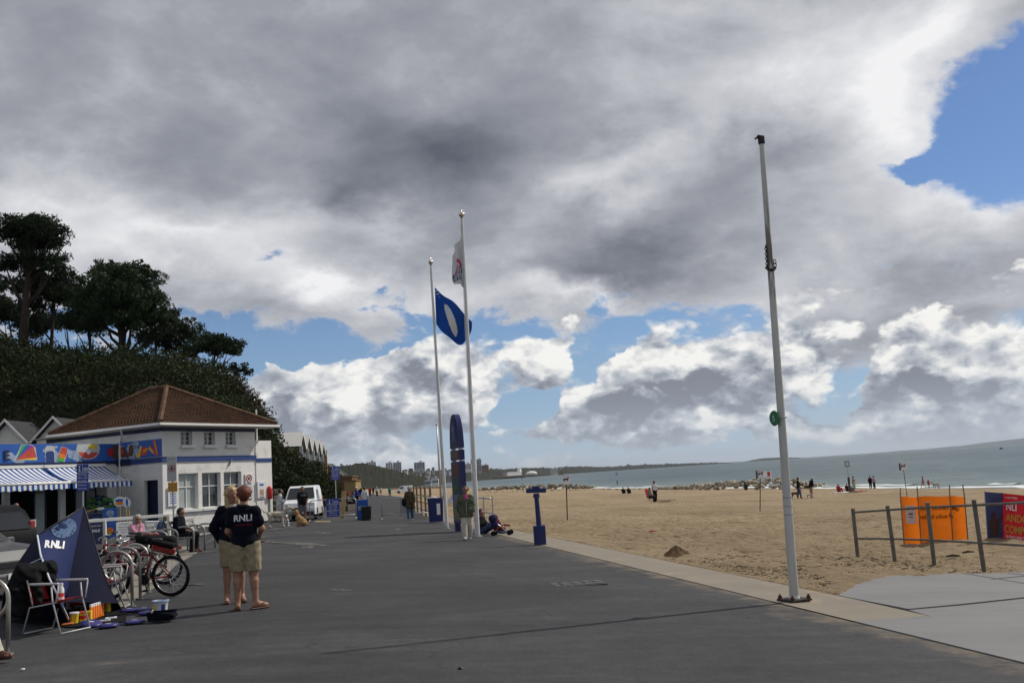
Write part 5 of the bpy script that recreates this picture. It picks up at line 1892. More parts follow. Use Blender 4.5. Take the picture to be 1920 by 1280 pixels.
def torso_prims(J, g=0.0, w_=1.0, bust=0.0, belly=0.0):
 P, C, N = J['pelvis'], J['chest'], J['neck']
 x = np.array([1.0, 0, 0])
 Wm = L3(P, C, .5)
 pr = [(P - x * .075 * w_, P + x * .075 * w_, .108 + g, .108 + g), (Wm - x * .055 * w_, Wm + x * .055 * w_, .098 + g, .098 + g),
          (C - x * .085 * w_, C + x * .085 * w_, .103 + g, .103 + g), (P, C, .10 * w_ + g, .10 * w_ + g), (C, L3(C, N, .8), .095 + g, .06 + g)]
 for s in 'ab':
  pr.append((L3(C, N, .72), J['sho' + s], .062 + g, .052 + g))
  if bust:
   sx = -1 if s == 'a' else 1
   pr.append((C + np.array([sx * .07, -.07, -.01]), C + np.array([sx * .075, -.075, -.02]), .05 * bust + g, .05 * bust + g))
  # seat
  pr.append((J['hip' + s] + np.array([0, .025, 0]), J['hip' + s] + np.array([0, .025, 0]), .088 * w_ + g, .088 * w_ + g))
 if belly:
  pr.append((L3(P, C, .35) + np.array([0, -.07 * belly, 0]), L3(P, C, .7) + np.array([0, -.05 * belly, 0]), .09 + g, .09 + g))
 return pr
def limb(a, b, c, ra, rb, rc, f0=0.0, f1=2.0, g=0.0):
 """two-bone limb clipped to the range f0..f1 (0-1 upper, 1-2 lower)"""
 out = []
 if f1 > 0:
  t = min(f1, 1)
  out.append((a, L3(a, b, t), ra + g, ra + (rb - ra) * t + g))
 if f1 > 1:
  t = min(f1 - 1, 1)
  out.append((b, L3(b, c, t), rb + g, rb + (rc - rb) * t + g))
 return out
def hand_prims(w0, e0, vox, curl=.5):
 d = w0 - e0
 d = d / (np.linalg.norm(d) + 1e-9)
 p = w0 + d * .085
 pr = [(w0, p, .026, .030)]
 if vox < .019:
  side = np.cross(d, np.array([0, 1.0, 0.2]))
  side /= np.linalg.norm(side) + 1e-9
  nrm = np.cross(side, d)
  for i, (o_, ln) in enumerate(((-.024, .058), (-.008, .070), (.008, .066), (.023, .05))):
   b0 = p + side * o_
   b1 = b0 + d * ln * .55 + nrm * ln * .2 * curl
   b2 = b1 + d * ln * .35 + nrm * ln * .5 * curl
   pr.append((b0, b1, .0095, .009, .006))
   pr.append((b1, b2, .009, .0075, .006))
  pr.append((w0 + d * .03 - side * .024, w0 + d * .075 - side * .05 + nrm * .02, .011, .009, .008))
 else:
  pr.append((p, p + d * .07, .026, .016))
 return pr
def person(label, loc, rz, H=1.7, pose=None, top=None, bottom=None, shoes=None, hair=None, hairstyle='short', skin=None, vox=.02, face=True,
           sleeve=.55, leg=2.0, hem=None, bust=0.0, belly=0.0, wide=1.0, loose=.018, legloose=.018, glasses=None, hat=None, extra=None, group=None, cat='person', coat_len=0.0, scarf=None, sandal=False, thigh=1.0, tilt=0.0):
 J = jd(**(pose or {}))
 k = H / 1.70
 t = thing('person', label, cat, loc, rz, group)
 skin = skin or M_SKIN
 v0 = vox / k
 hd = J['head']
 f = np.array([0, -1.0, 0])
 if 'face' in (pose or {}):
  f = np.array(pose['face'], float)
  f /= np.linalg.norm(f)
 up = np.array([0, 0, 1.0])
 rt_ = np.cross(f, up)
 hp = [(hd + up * .028, hd + up * .02 + f * .01, .093, .088), (hd + f * .02, hd - up * .075 + f * .03, .078, .052), (J['neck'] - up * .03, hd - up * .06, .056, .05)]
 if face and vox < .03:
  hp.append((hd + f * .088 + up * .005, hd + f * .112 - up * .028, .011, .016, .012))
  hp += [(hd + rt_ * s_ * .088 - up * .01, hd + rt_ * s_ * .09 + up * .015, .013, .014, .012) for s_ in (-1, 1)]
 body = hp + torso_prims(J, 0, wide, bust, belly)
 for s in 'ab':
  sh, el_, wr = J['sho' + s], J['elb' + s], J['wri' + s]
  body += limb(sh, el_, wr, .05, .040, .027)
  body += hand_prims(wr, el_, vox)
  hi_, kn, an, to = J['hip' + s], J['kne' + s], J['ank' + s], J['toe' + s]
  body += limb(hi_, kn, an, .085 * thigh, .056 * thigh, .038)
  cb_ = L3(kn, an, .28)
  sd_ = np.array([0, .015, 0])
  body.append((cb_ + sd_, L3(kn, an, .45) + sd_, .054 * thigh, .045))
  hl = an + (an - to) * np.array([.25, .25, 0]) - np.array([0, 0, .04])
  body += [(an, to, .038, .028), (hl, to, .032, .026)]
 sc = np.array([k, k, k])
 S_ = lambda pr: [(np.array(p[0]) * k, np.array(p[1]) * k, p[2] * k, p[3] * k) + ((p[4] * k,) if len(p) > 4 else ()) for p in pr]
 sdf_mesh('body', S_(body), vox, skin, t, k=.03)
 if top is not None:
  pr = torso_prims(J, loose, wide, bust, belly)
  for s in 'ab':
   pr += limb(J['sho' + s], J['elb' + s], J['wri' + s], .056, .046, .034, f1=sleeve, g=loose)
  if coat_len:
   P = J['pelvis']
   for s in 'ab':
    pr.append((J['hip' + s], L3(J['hip' + s], J['kne' + s], coat_len), .105 + loose, .115 + loose))
  cut = None
  if hem is not None:
   hz_ = hem * k
   cut = lambda X, Y, Z: hz_ - Z
  sdf_mesh('top', S_(pr), vox, top, t, k=.035, cut=cut, wr=.0045)
 if bottom is not None:
  pr = []
  P, C = J['pelvis'], J['chest']
  x = np.array([1., 0, 0])
  pr.append((P - x * .075 * wide, P + x * .075 * wide, .106 + legloose * .35, .106 + legloose * .35))
  pr.append((L3(P, C, .15) - x * .06 * wide, L3(P, C, .15) + x * .06 * wide, .105 + legloose * .4, .105 + legloose * .4))
  for s in 'ab':
   pr.append((J['hip' + s] + np.array([0, .025, -.03]), J['hip' + s] + np.array([0, .025, -.03]), .086 * wide + legloose * .4, .086 * wide + legloose * .4))
   lb = limb(J['hip' + s], J['kne' + s], J['ank' + s], .09 * thigh, .066 * thigh, .052, f1=leg, g=legloose)
   pr += lb
  cutb = None
  if leg < 1.01 and pose is not None and 'sit' not in pose:
   kz = (L3(J['hipa'], J['knea'], leg)[2] - .03) * k
   cutb = lambda X, Y, Z: kz - Z
  elif leg < 1.01 and pose is None:
   kz = (L3(J['hipa'], J['knea'], leg)[2] - .03) * k
   cutb = lambda X, Y, Z: kz - Z
  if not (pose and 'sit' in pose):
   wz = (J['pelvis'][2] + .0) * k
   c0_ = cutb
   cutb = (lambda X, Y, Z: np.maximum(c0_(X, Y, Z), Z - wz)) if c0_ else (lambda X, Y, Z: Z - wz)
  sdf_mesh('trousers' if leg > 1.2 else 'shorts', S_(pr), vox, bottom, t, k=.03, cut=cutb, wr=.0045)
 if shoes is not None:
  for s in 'ab':
   an, to = J['ank' + s], J['toe' + s]
   hl = an + (an - to) * np.array([.3, .3, 0]) - np.array([0, 0, .04])
   if sandal:
    m2 = MB()
    d = Vector(to - hl)
    d.z = 0
    L_ = d.length + .07
    a_ = math.atan2(d.y, d.x)
    c_ = (Vector(hl) + Vector(to)) / 2 * k
    zb = (min(to[2], hl[2]) - .030) * k
    m2.bbox((c_.x, c_.y, zb), (L_ * k, .095 * k, .02 * k), rotm(0, 0, a_), .008)
    m2.tube([Vector(to) * k + Vector((0, 0, .03)), Vector(L3(hl, to, .62)) * k + Vector((.045 * math.sin(a_), -.045 * math.cos(a_), .03))], .008, 5)
    m2.tube([Vector(to) * k + Vector((0, 0, .03)), Vector(L3(hl, to, .62)) * k + Vector((-.045 * math.sin(a_), .045 * math.cos(a_), .03))], .008, 5)
    m2.build('sandal', shoes, t)
   else:
    pr = [(hl, to, .04, .036), (an, L3(an, to, .6), .046, .038)]
    zc = (min(to[2], hl[2]) - .034) * k
    sdf_mesh('shoe', S_(pr), min(vox, .02), shoes, t, k=.02, cut=lambda X, Y, Z, zc=zc: zc - Z)
 if hair is not None:
  pr = [(hd + up * .035 - f * .008, hd + up * .03 - f * .03, .099, .095)]
  if hairstyle in ('long', 'bob'):
   ln = .26 if hairstyle == 'long' else .11
   pr += [(hd - f * .05, hd - f * .065 - up * ln, .085, .06)]
   pr += [(hd + rt_ * s_ * .07 - f * .02, hd + rt_ * s_ * .08 - f * .02 - up * ln * .8, .045, .035) for s_ in (-1, 1)]
  elif hairstyle == 'bun':
   pr += [(hd - f * .10 + up * .05, hd - f * .12 + up * .05, .05, .045), (hd - f * .04 - up * .03, hd - f * .04 - up * .03, .08, .08)]
  else:
   pr += [(hd - f * .035 - up * .02, hd - f * .03 - up * .03, .08, .07)]
  if vox < .02:
   rh = random.Random(len(label))
   for _ in range(46):
    dd = np.array([rh.gauss(0, 1), rh.gauss(0, 1), abs(rh.gauss(.3, 1)) - .35])
    dd /= np.linalg.norm(dd)
    p0 = hd + up * .035 + dd * .096
    pr.append((p0, p0 + dd * .018 - up * .025 + np.array([rh.uniform(-.02, .02), rh.uniform(-.02, .02), 0]), .018, .009, .012))
  h3, f3 = hd * k, f
  def cutf(X, Y, Z):
   fw = (X - h3[0]) * f3[0] + (Y - h3[1]) * f3[1]
   return np.minimum(fw / k - .035, (h3[2] + .065 * k - Z) / k) if hairstyle != 'bald' else np.maximum(Z - h3[2] - .03 * k, fw - .0)
  sdf_mesh('hair', S_(pr), min(vox, .025), hair, t, k=.025, cut=cutf)
 if hat is not None:
  m2 = MB()
  m2.lathe([(.135, .045), (.115, .05), (.105, .11), (.08, .145), (.02, .155)], tuple(hd), 12)
  m2.v = [tuple(np.array(q) * k) for q in m2.v]
  m2.build('hat', hat, t, True)
 if face and vox < .024:
  m2 = MB()
  if glasses is None:
   for s_ in (-1, 1):
    m2.ball(Vector((hd + f * .093 + rt_ * s_ * .034 + up * .010) * k), .0125 * k, 6, (1.3, .8, .7))
   m2.build('eyes', M_EYE, t, True)
  m3 = MB().tube([Vector((hd + f * .101 - up * .055 + rt_ * q) * k) for q in (-.024, 0, .024)], [.006 * k, .010 * k, .006 * k], 6)
  m3.build('mouth', M_LIP, t, True)
 if glasses is not None:
  m2 = MB()
  q0 = up * .012 if glasses == 'eyes' else up * .105 - f * .06
  for s_ in (-1, 1):
   m2.ball(Vector((hd + f * .095 + rt_ * s_ * .036 + q0) * k), .028 * k, 8, (1.0, .5, .8))
   m2.tube([Vector((hd + f * .09 + rt_ * s_ * .06 + q0) * k), Vector((hd + rt_ * s_ * .098 + q0) * k)], .005, 4)
  m2.tube([Vector((hd + f * .098 + rt_ * q + q0) * k) for q in (-.02, .02)], .006, 4)
  m2.build('sunglasses', M_SHADE, t, True)
 if scarf is not None:
  N = J['neck'] * k
  MB().lathe([(.075, -.03), (.095, 0), (.075, .035)], tuple(N + np.array([0, -.01, 0])), 12, cap=False).build('collar', scarf, t, True)
 if extra:
  extra(t, J, k)
 return t
def text_on(t, body, size, pos, rx, rz, mt, name='lettering', thick=.0, sx=1.0):
 return text(body, size, Matrix.Translation(pos) @ Matrix.Rotation(rz, 4, 'Z') @ Matrix.Rotation(rx, 4, 'X'), mt, t, name, 'CENTER', thick, sx)
def shirt_text(t, J, k, body, size, z, mt, back=True, thick=.02):
 """letters wrapped on to the back of the shirt by projecting each vertex outwards"""
 o = text(body, size * k, Matrix.Translation((0, 0, 0)) @ Matrix.Rotation(PI if back else 0, 4, 'Z') @ Matrix.Rotation(PI / 2, 4, 'X'), mt, t, 'lettering', 'CENTER', thick)
 sh = [c_ for c_ in COL.objects if c_.parent == t and c_.name.startswith('top')][0]
 from mathutils.bvhtree import BVHTree
 bvh = BVHTree.FromPolygons([v_.co for v_ in sh.data.vertices], [p.vertices[:] for p in sh.data.polygons])
 bm = bmesh.new()
 bm.from_mesh(o.data)
 bmesh.ops.subdivide_edges(bm, edges=[e for e in bm.edges if e.calc_length() > .03], cuts=2)
 bm.to_mesh(o.data)
 bm.free()
 sy = 1 if back else -1
 for v_ in o.data.vertices:
  p = Vector((v_.co.x, sy * 1.0, v_.co.z + z * k))
  hit = bvh.ray_cast(p, Vector((0, -sy, 0)))
  if hit[0] is not None:
   v_.co = hit[0] + Vector((0, sy * .006, 0))
  else:
   v_.co = Vector((p.x, sy * .12, p.z))
 return o
# ---- the two charity collectors in front
M_STEXT = mat('pale grey shirt print', (0.62, 0.64, 0.68), .7, .05)
M_RTEXT = mat('dull red shirt print', (0.16, 0.02, 0.025), .7, .05)
b_ = gp(462, 1141)
def ex1(t, J, k):
 shirt_text(t, J, k, 'RNLI', .125, 1.24, M_STEXT, True, .022)
 shirt_text(t, J, k, 'LIFEGUARDS', .045, 1.17, M_RTEXT, True, .01)
 # cargo pocket with flap, right thigh
 for sx in (-1, 1):
  MB().bbox((sx * .195 * k, .0, .66 * k), (.03, .15, .19), None, .012).build('cargo_pocket', M_CKHAKI, t)
 MB().tube([Vector((.075 * math.cos(a), .075 * math.sin(a) + .005, .0)) for a in [i * 6.283 / 10 for i in range(10)]], .02, 5, closed=True).xf(Matrix.Translation(Vector(J['neck']) * k + Vector((0, 0, .01)))).build('shirt_collar', M_CNAVY, t, True)
person('woman with short red hair seen from behind in navy RNLI shirt and khaki shorts', (b_.x, b_.y, b_.z), PI + .12, 1.71,
       dict(anka=(-.14, .03, .085), toea=(-.27, -.06, .035), knea=(-.115, .0, .50), ankb=(.12, .0, .085), toeb=(.15, -.16, .035), kneb=(.11, -.01, .50),
   elba=(-.245, -.02, 1.11), wria=(-.19, -.19, 1.03), elbb=(.235, -.02, 1.10), wrib=(.19, -.17, .99), face=(.15, -1, -.05)),
       top=M_CNAVY, bottom=M_CKHAKI, shoes=M_LEATHER, sandal=True, hair=M_HRED, hairstyle='short', vox=.0115, sleeve=.62, leg=.86, hem=.85, wide=1.05, bust=.9, loose=.02, legloose=.034, extra=ex1, thigh=1.12)
b2 = gp(440, 1128)
def ex2(t, J, k):
 pass
person('blond woman in navy jacket and khaki shorts with sunglasses on her head', (b2.x, b2.y, b2.z), .35, 1.72,
       dict(elba=(-.28, .06, 1.12), wria=(-.18, .10, .93), elbb=(.25, -.04, 1.12), wrib=(.13, -.20, 1.0), ankb=(.11, .0, .085), face=(.28, -1, -.05)),
       top=M_CNAVY, bottom=M_CKHAKI, shoes=M_LEATHER, sandal=True, hair=M_HBLOND, hairstyle='long', vox=.0125, sleeve=1.93, leg=.85, hem=.86, wide=1.0, bust=1.0, loose=.026, legloose=.03, glasses='up', scarf=M_CCREAM, thigh=1.05)
# ---- walker in the olive jacket by the flagpole
b3 = gp(877, 1012)
person('woman in olive jacket and cream trousers walking towards the camera beside the flagpole', (b3.x, b3.y, b3.z), .12, 1.62,
       walk(.17, .10), top=M_COLIVE, bottom=M_CCREAM, shoes=M_CWHITE, hair=M_HBROWN, hairstyle='short', vox=.017, sleeve=1.85, hem=.74, coat_len=.35, wide=1.25, loose=.035, legloose=.028, glasses='eyes', scarf=M_CMAG,
       extra=lambda t, J, k: [MB().ball((0, -.125 * k, 1.34 * k), .075, 10, (.9, .35, 1.3)).build('pink_top', M_CMAG, t, True),
                              MB().tube([(0, -.165 * k, 1.24 * k), (0, -.175 * k, .8 * k)], .008, 5).build('zip', M_GREYM, t)])
# ---- person in brown coat walking away with a bag
b4 = gp(770, 975)
def exbag(t, J, k):
 m2 = MB()
 m2.ball((.30 * k, .05, .92 * k), .19, 10, (.62, .9, 1.1))
 bg2 = m2.build('shoulder_bag', M_CBLACK, t, True)
 MB().tube([(.28 * k, .02, 1.1 * k), (.2 * k, .02, 1.42 * k), (.16 * k, -.08, 1.1 * k)], .015, 5).build('strap', M_CBLACK, bg2)
person('grey haired person in long brown coat with black shoulder bag walking away along the promenade', (b4.x, b4.y, b4.z), PI + .05, 1.66,
       walk(.2, .05), top=M_CBROWN, bottom=M_CDENIM, shoes=M_CWHITE, hair=M_HGREY, hairstyle='short', vox=.022, sleeve=1.8, coat_len=.5, wide=1.2, loose=.035, extra=exbag)
# ---- two on the benches
def ground_at(px, Y, z=0.0):
 c = at(px, 930, Y)
 return Vector((c.x, Y, gz(c.x, Y) + z))
B1 = ground_at(257, 26.75)
B2 = ground_at(338, 29.6)
person('woman with bobbed grey hair, pink shirt and sunglasses sitting with her hand at her chin', (B1.x, B1.y, 0), PI / 2 - .45, 1.62,
       dict(SIT, sit=1, elba=(-.17, -.2, .66), wria=(-.05, -.15, .95), face=(-.35, -1, -.1), wrib=(.1, -.26, .64)), top=M_CPINK, bottom=M_CBLACK, shoes=M_CWHITE, hair=M_HGREY, hairstyle='bob', vox=.016, sleeve=1.3, glasses='eyes', wide=1.1, bust=.8, loose=.025)
person('dark haired man in navy jumper sitting on the far bench looking out to sea', (B2.x, B2.y, 0), PI / 2 - .12, 1.72,
       dict(SIT, sit=1), top=M_CNAVY, bottom=M_CBLACK, shoes=M_LEATHER, hair=M_HBLACK, hairstyle='short', vox=.016, sleeve=1.85, wide=1.2, belly=1.0, loose=.028, skin=M_SKIN)
# ---- dog owners by the van
b5 = ground_at(525, 54)
person('woman in white jacket and white shorts standing by the railing with dogs', (b5.x, b5.y, b5.z), PI / 2 + .3, 1.68,
       dict(elba=(-.2, -.03, 1.12), wria=(-.12, -.22, 1.0), elbb=(.2, -.03, 1.12), wrib=(.12, -.2, .95)), top=M_CWHITE, bottom=M_CWHITE, shoes=M_CWHITE, hair=M_HBLACK, hairstyle='bun', vox=.024, sleeve=1.9, leg=.8, hem=.82, loose=.03, skin=M_SKIN2, wide=1.05)
b6 = ground_at(567, 50)
person('man in dark grey and black T-shirt standing in front of the white van', (b6.x, b6.y, b6.z), .5, 1.76,
       dict(elbb=(.24, -.02, 1.12), wrib=(.16, -.16, .92)), top=M_CBLACK, bottom=M_CGREY, shoes=M_CBLACK, hair=M_HBROWN, hairstyle='short', vox=.024, sleeve=.6, leg=.95, wide=1.25, loose=.028, skin=M_SKIN2,
       extra=lambda t, J, k: MB().grid(lambda u, v_: ((-.13 + .26 * u) * k, -.155 * k + .1 * (u - .5) ** 2, (1.26 + .1 * v_) * k), 6, 2).build('chest_stripe', M_CGREY, t, True))
# ---- partly seen person at the bottom left corner
b7 = gp(-66, 1240)
person('person at the bottom left corner of whom only a brown leather shoe shows', (b7.x, b7.y, b7.z), PI / 2 - .15, 1.75,
       walk(.44, .05), top=M_CBLACK, bottom=M_CCREAM, shoes=M_LEATHER, hair=M_HBROWN, vox=.02, sleeve=1.8, loose=.02)
# ---- shopkeeper under the awning
pS = at(31, 945, 43.5)
person('bald person standing in the shadow of the striped awning', (pS.x, pS.y, 0), .3, 1.78, None, top=M_CBLACK, bottom=M_CBLACK, shoes=M_CBLACK, vox=.03, skin=M_SKIN2)
# ---- people further off on the promenade
def far_person(px, py, label, H=1.68, rz=0.0, pose=None, **kw):
 g = gp(px, py)
 kw.setdefault('vox', .032)
 kw.setdefault('shoes', None)
 kw.setdefault('hair', M_HBROWN)
 return person(label, (g.x, g.y, g.z), rz, H, pose, **kw)
far_person(694, 931, 'walker in a red jacket and dark trousers far along the promenade', rz=0, pose=walk(), top=M_CRED, bottom=M_CBLACK, sleeve=1.9, wide=1.2)
far_person(707, 930.5, 'walker in a pale grey jacket and cap far along the promenade', rz=.2, pose=walk(), top=M_CWHITE, bottom=M_CBLACK, sleeve=1.9, hat=M_CWHITE)
far_person(731, 930.5, 'walker in a turquoise top at the sand edge of the promenade', rz=PI, pose=walk(), top=M_CTURQ, bottom=M_CDENIM, sleeve=1.6)
far_person(677, 936, 'walker in black with a white cap behind the seated group', rz=0, pose=walk(), top=M_CBLACK, bottom=M_CBLACK, sleeve=1.9, hat=M_CWHITE)
far_person(669, 948, 'person in a bright blue jacket and cap beside the promenade wall', rz=.4, top=M_CBLUE, bottom=M_CBLACK, sleeve=1.9, hat=M_CWHITE, wide=1.2)
far_person(685, 960, 'woman in white top and red trousers standing behind the blue display board', rz=PI - .3, top=M_CWHITE, bottom=M_CRED, sleeve=1.2, hair=M_HBROWN, vox=.028)
g_ = gp(654, 956)
person('grey clothed man sitting on the low wall, left of the two sitters', (g_.x, g_.y, g_.z), PI / 2, 1.7, dict(SIT, sit=1), top=M_CGREY, bottom=M_CBLACK, hair=M_HBROWN, vox=.03, sleeve=1.9, hat=M_CRED)
g_ = gp(664, 952)
person('man in a checked grey jacket sitting on the low wall, right of the two sitters', (g_.x, g_.y, g_.z), PI / 2 - .2, 1.75, dict(SIT, sit=1), top=M_CDENIM, bottom=M_CBLACK, hair=M_HBLACK, vox=.03, sleeve=1.9)
ws = thing('low_wall', 'short low wall the two sitters rest on', 'wall', (gp(655, 957).x, gp(655, 957).y, gp(655, 957).z))
MB().bbox((0.0, .6, .22), (.5, 5.0, .44), None, .02).build('coping', M_STONE, ws)
far_person(700, 927, 'tiny walker in dark clothes beyond the red jacket', rz=0, pose=walk(), top=M_CNAVY, bottom=M_CBLACK, sleeve=1.9, vox=.04, face=False)
far_person(714, 926, 'tiny walker in a pale top near the far end of the promenade', rz=0, pose=walk(), top=M_CCREAM, bottom=M_CDENIM, sleeve=1.9, vox=.04, face=False)
# ---- people on the beach
far_person(1229, 938, 'woman with long hair in white T-shirt standing by the beach chair', rz=.3, top=M_CWHITE, bottom=M_CBLACK, sleeve=.6, hairstyle='long', vox=.028)
g_ = gp(1220, 940)
person('person in dark clothes sitting in a low beach chair', (g_.x, g_.y, g_.z - .15), .9, 1.7, dict(SIT, sit=1), top=M_CGREY, bottom=M_CBLACK, hair=M_HBLACK, vox=.03, sleeve=1.6)
for px, lab, mt in ((1169, 'person in black sitting on the sand, left of the distant pair', M_CBLACK), (1179, 'person in navy sitting on the sand, right of the distant pair', M_CNAVY)):
 g_ = gp(px, 925)
 person(lab, (g_.x, g_.y, g_.z), .2, 1.7, dict(GROUND, sit=1), top=mt, bottom=M_CBLACK, hair=M_HBLACK, vox=.032, sleeve=1.6)
far_person(1499, 934.5, 'person in black reaching to a brown dog right of the bare pole', rz=PI / 2, pose=dict(walk(.12, .0), wrib=(.2, -.42, 1.02), elbb=(.21, -.2, 1.16)), top=M_CBLACK, bottom=M_CDENIM, sleeve=1.9, hair=M_HBROWN, vox=.028)
far_person(1522, 933, 'stooping man with white cap, navy jacket and shorts walking a white dog', rz=PI / 2 + .2, H=1.72, pose=dict(chest=(0, -.10, 1.23), neck=(0, -.16, 1.40), head=(0, -.22, 1.54), shoa=(-.17, -.12, 1.36), shob=(.17, -.12, 1.36), elba=(-.22, -.05, 1.1), wria=(-.2, -.2, .95), elbb=(.22, -.05, 1.1), wrib=(.2, -.25, .95)), top=M_CNAVY, bottom=M_CKHAKI, sleeve=1.9, leg=.9, hat=M_CWHITE, hair=M_HGREY, vox=.028, wide=1.2)
for px, py, lab, mt, sk in ((1573, 922, 'person in red swimsuit sitting on a white towel, left of the beach group', M_CRED, M_SKIN), (1589, 921, 'person in black sitting in the middle of the beach group', M_CBLACK, M_SKIN2), (1595, 922, 'person in grey sitting low beside the standing woman of the beach group', M_CGREY, M_SKIN2)):
 g_ = gp(px, py)
 person(lab, (g_.x, g_.y, g_.z), .3, 1.7, dict(GROUND, sit=1), top=mt, bottom=mt, hair=M_HBROWN, vox=.035, sleeve=.5, skin=sk)
far_person(1602, 918, 'standing woman in a long pale green skirt by the beach group', rz=PI + .5, top=None, bottom=mat('pale green cloth', (.30, .42, .33), .9, .1), leg=1.5, legloose=.06, hair=M_HBROWN, skin=M_SKIN)
far_person(1633, 915.5, 'person all in black standing at the water edge, left of the couple', rz=PI - .3, top=M_CBLACK, bottom=M_CBLACK, sleeve=1.9)
far_person(1640, 915.5, 'person in pale pink top standing at the water edge, right of the couple', rz=PI + .4, pose=dict(wrib=(.15, -.2, 1.1), elbb=(.24, -.05, 1.12)), top=M_CPINK, bottom=M_CBLACK, sleeve=1.7)
far_person(1732, 915.5, 'girl in a swimsuit running along the water edge', rz=-PI / 2 - .2, H=1.5, pose=walk(.34, .25), top=M_CMAG, bottom=M_CMAG, sleeve=.1, leg=.15)
far_person(1742, 915, 'small child in a red swimsuit standing by the surf', rz=0, H=1.08, top=M_CRED, bottom=M_CRED, sleeve=.3, leg=.3)
# ------------------------------------------------------------------ dogs
M_DCREAM = mat('cream dog fur', (0.48, 0.42, 0.33), .95, .15, 14, bump=.6, bscale=50)
M_DTAN = mat('tan dog fur', (0.36, 0.22, 0.10), .95, .3, 7, bump=.6, bscale=50)
M_DBLK = mat('black dog fur', (0.02, 0.018, 0.016), .95, .3, 14)
M_DBRN = mat('brown dog fur', (0.13, 0.07, 0.035), .95, .3, 14)
def dog(label, loc, rz, h=.6, fur=None, sit=False, vox=.022, group=None, walkp=0.0):
 """faces -Y locally; h = shoulder height"""
 t = thing('dog', label, 'dog', loc, rz, group)
 k = h / .6
 p = []
 if not sit:
  p += [((0, -.22, .50), (0, .02, .52), .13, .12), ((0, .02, .52), (0, .28, .54), .115, .10), ((0, -.30, .56), (0, -.46, .74), .085, .07),
              ((0, -.50, .78), (0, -.55, .76), .085, .07), ((0, -.55, .75), (0, -.70, .71), .045, .035), ((0, .34, .58), (0, .50, .66), .03, .025), ((0, .50, .66), (0, .60, .78), .024, .015)]
  for s in (-1, 1):
   o_ = walkp * s
   p += [((s * .075, -.25, .46), (s * .08, -.24 + o_, .26), .065, .04), ((s * .08, -.24 + o_, .26), (s * .08, -.26 + o_ * 1.5, .04), .034, .026), ((s * .08, -.26 + o_ * 1.5, .03), (s * .08, -.32 + o_ * 1.5, .025), .032, .028),
                  ((s * .075, .26, .48), (s * .09, .20 - o_, .30), .085, .052), ((s * .09, .20 - o_, .30), (s * .09, .34 - o_, .18), .045, .03), ((s * .09, .34 - o_, .18), (s * .09, .30 - o_ * 1.4, .035), .028, .025), ((s * .09, .30 - o_ * 1.4, .03), (s * .09, .23 - o_ * 1.4, .025), .03, .027),
                  ((s * .075, -.48, .82), (s * .10, -.47, .70), .03, .028)]
 else:
  p += [((0, -.16, .42), (0, .08, .24), .13, .14), ((0, .10, .2), (0, .16, .16), .15, .13), ((0, -.18, .50), (0, -.24, .66), .09, .075), ((0, -.27, .72), (0, -.32, .70), .085, .07),
              ((0, -.32, .69), (0, -.46, .65), .045, .035), ((0, .25, .07), (.05, .48, .04), .03, .02)]
  for s in (-1, 1):
   p += [((s * .075, -.18, .40), (s * .08, -.19, .2), .06, .038), ((s * .08, -.19, .2), (s * .08, -.20, .03), .032, .028), ((s * .08, -.2, .03), (s * .08, -.27, .025), .032, .028),
                  ((s * .11, .12, .16), (s * .14, -.08, .2), .09, .055), ((s * .14, -.08, .2), (s * .14, .06, .04), .045, .03), ((s * .14, .06, .035), (s * .14, -.07, .03), .03, .03),
                  ((s * .075, -.26, .78), (s * .10, -.25, .67), .03, .026)]
 S_ = [(np.array(a) * k, np.array(b) * k, ra * k, rb * k) for a, b, ra, rb in p]
 sdf_mesh('body', S_, vox * (1 if k > .6 else .8), fur or M_DCREAM, t, k=.04 * k, wr=.006)
 hd = Vector((0, -.70, .715)) if not sit else Vector((0, -.465, .655))
 MB().ball(hd * k, .022 * k, 6).build('nose', M_BLACK, t, True)
 m2 = MB()
 for s in (-1, 1):
  e = Vector((s * .045, -.59, .785)) if not sit else Vector((s * .045, -.36, .73))
  m2.ball(e * k, .012 * k, 5)
 m2.build('eyes', M_EYE, t, True)
 c0 = Vector((0, -.36, .64)) if not sit else Vector((0, -.21, .60))
 MB().lathe([(.088, -.015), (.095, 0), (.088, .015)], c0 * k, 12, rotm(.7, 0, 0), cap=False).build('dog_collar', M_RED, t, True)
 return t
d1 = gp(519, 988)
dog('cream curly dog standing side-on by the kerb', (d1.x, d1.y, d1.z), PI / 2 + .1, .66, M_DCREAM)
d2 = gp(538, 986)
dog('small white dog sitting between the two bigger dogs', (d2.x, d2.y, d2.z), .2, .40, M_CWHITE, sit=True, vox=.02)
d3 = gp(566, 986)
dog('tan and cream shaggy dog sitting in front of the man by the van', (d3.x, d3.y, d3.z), -PI / 2 - .3, .56, M_DTAN, sit=True)
d4 = gp(551, 980)
dog('grey dog standing behind the sitting tan dog', (d4.x, d4.y, d4.z), PI / 2 + .6, .55, mat('grey dog fur', (.22, .21, .19), .95, .3, 14), vox=.025)
d5 = gp(1491, 934.5)
dog('brown dog leaning towards the person in black behind the bare pole', (d5.x, d5.y, d5.z), PI / 2, .5, M_DBRN, vox=.03)
d6 = gp(1518, 934.5)
dog('low white and brown dog on a lead by the stooping man', (d6.x, d6.y, d6.z), PI / 2, .36, M_DCREAM, vox=.03)
d7 = gp(1756, 915)
dog('pale dog trotting along the surf behind the running girl', (d7.x, d7.y, d7.z), -PI / 2, .62, M_DCREAM, vox=.03, walkp=.08)
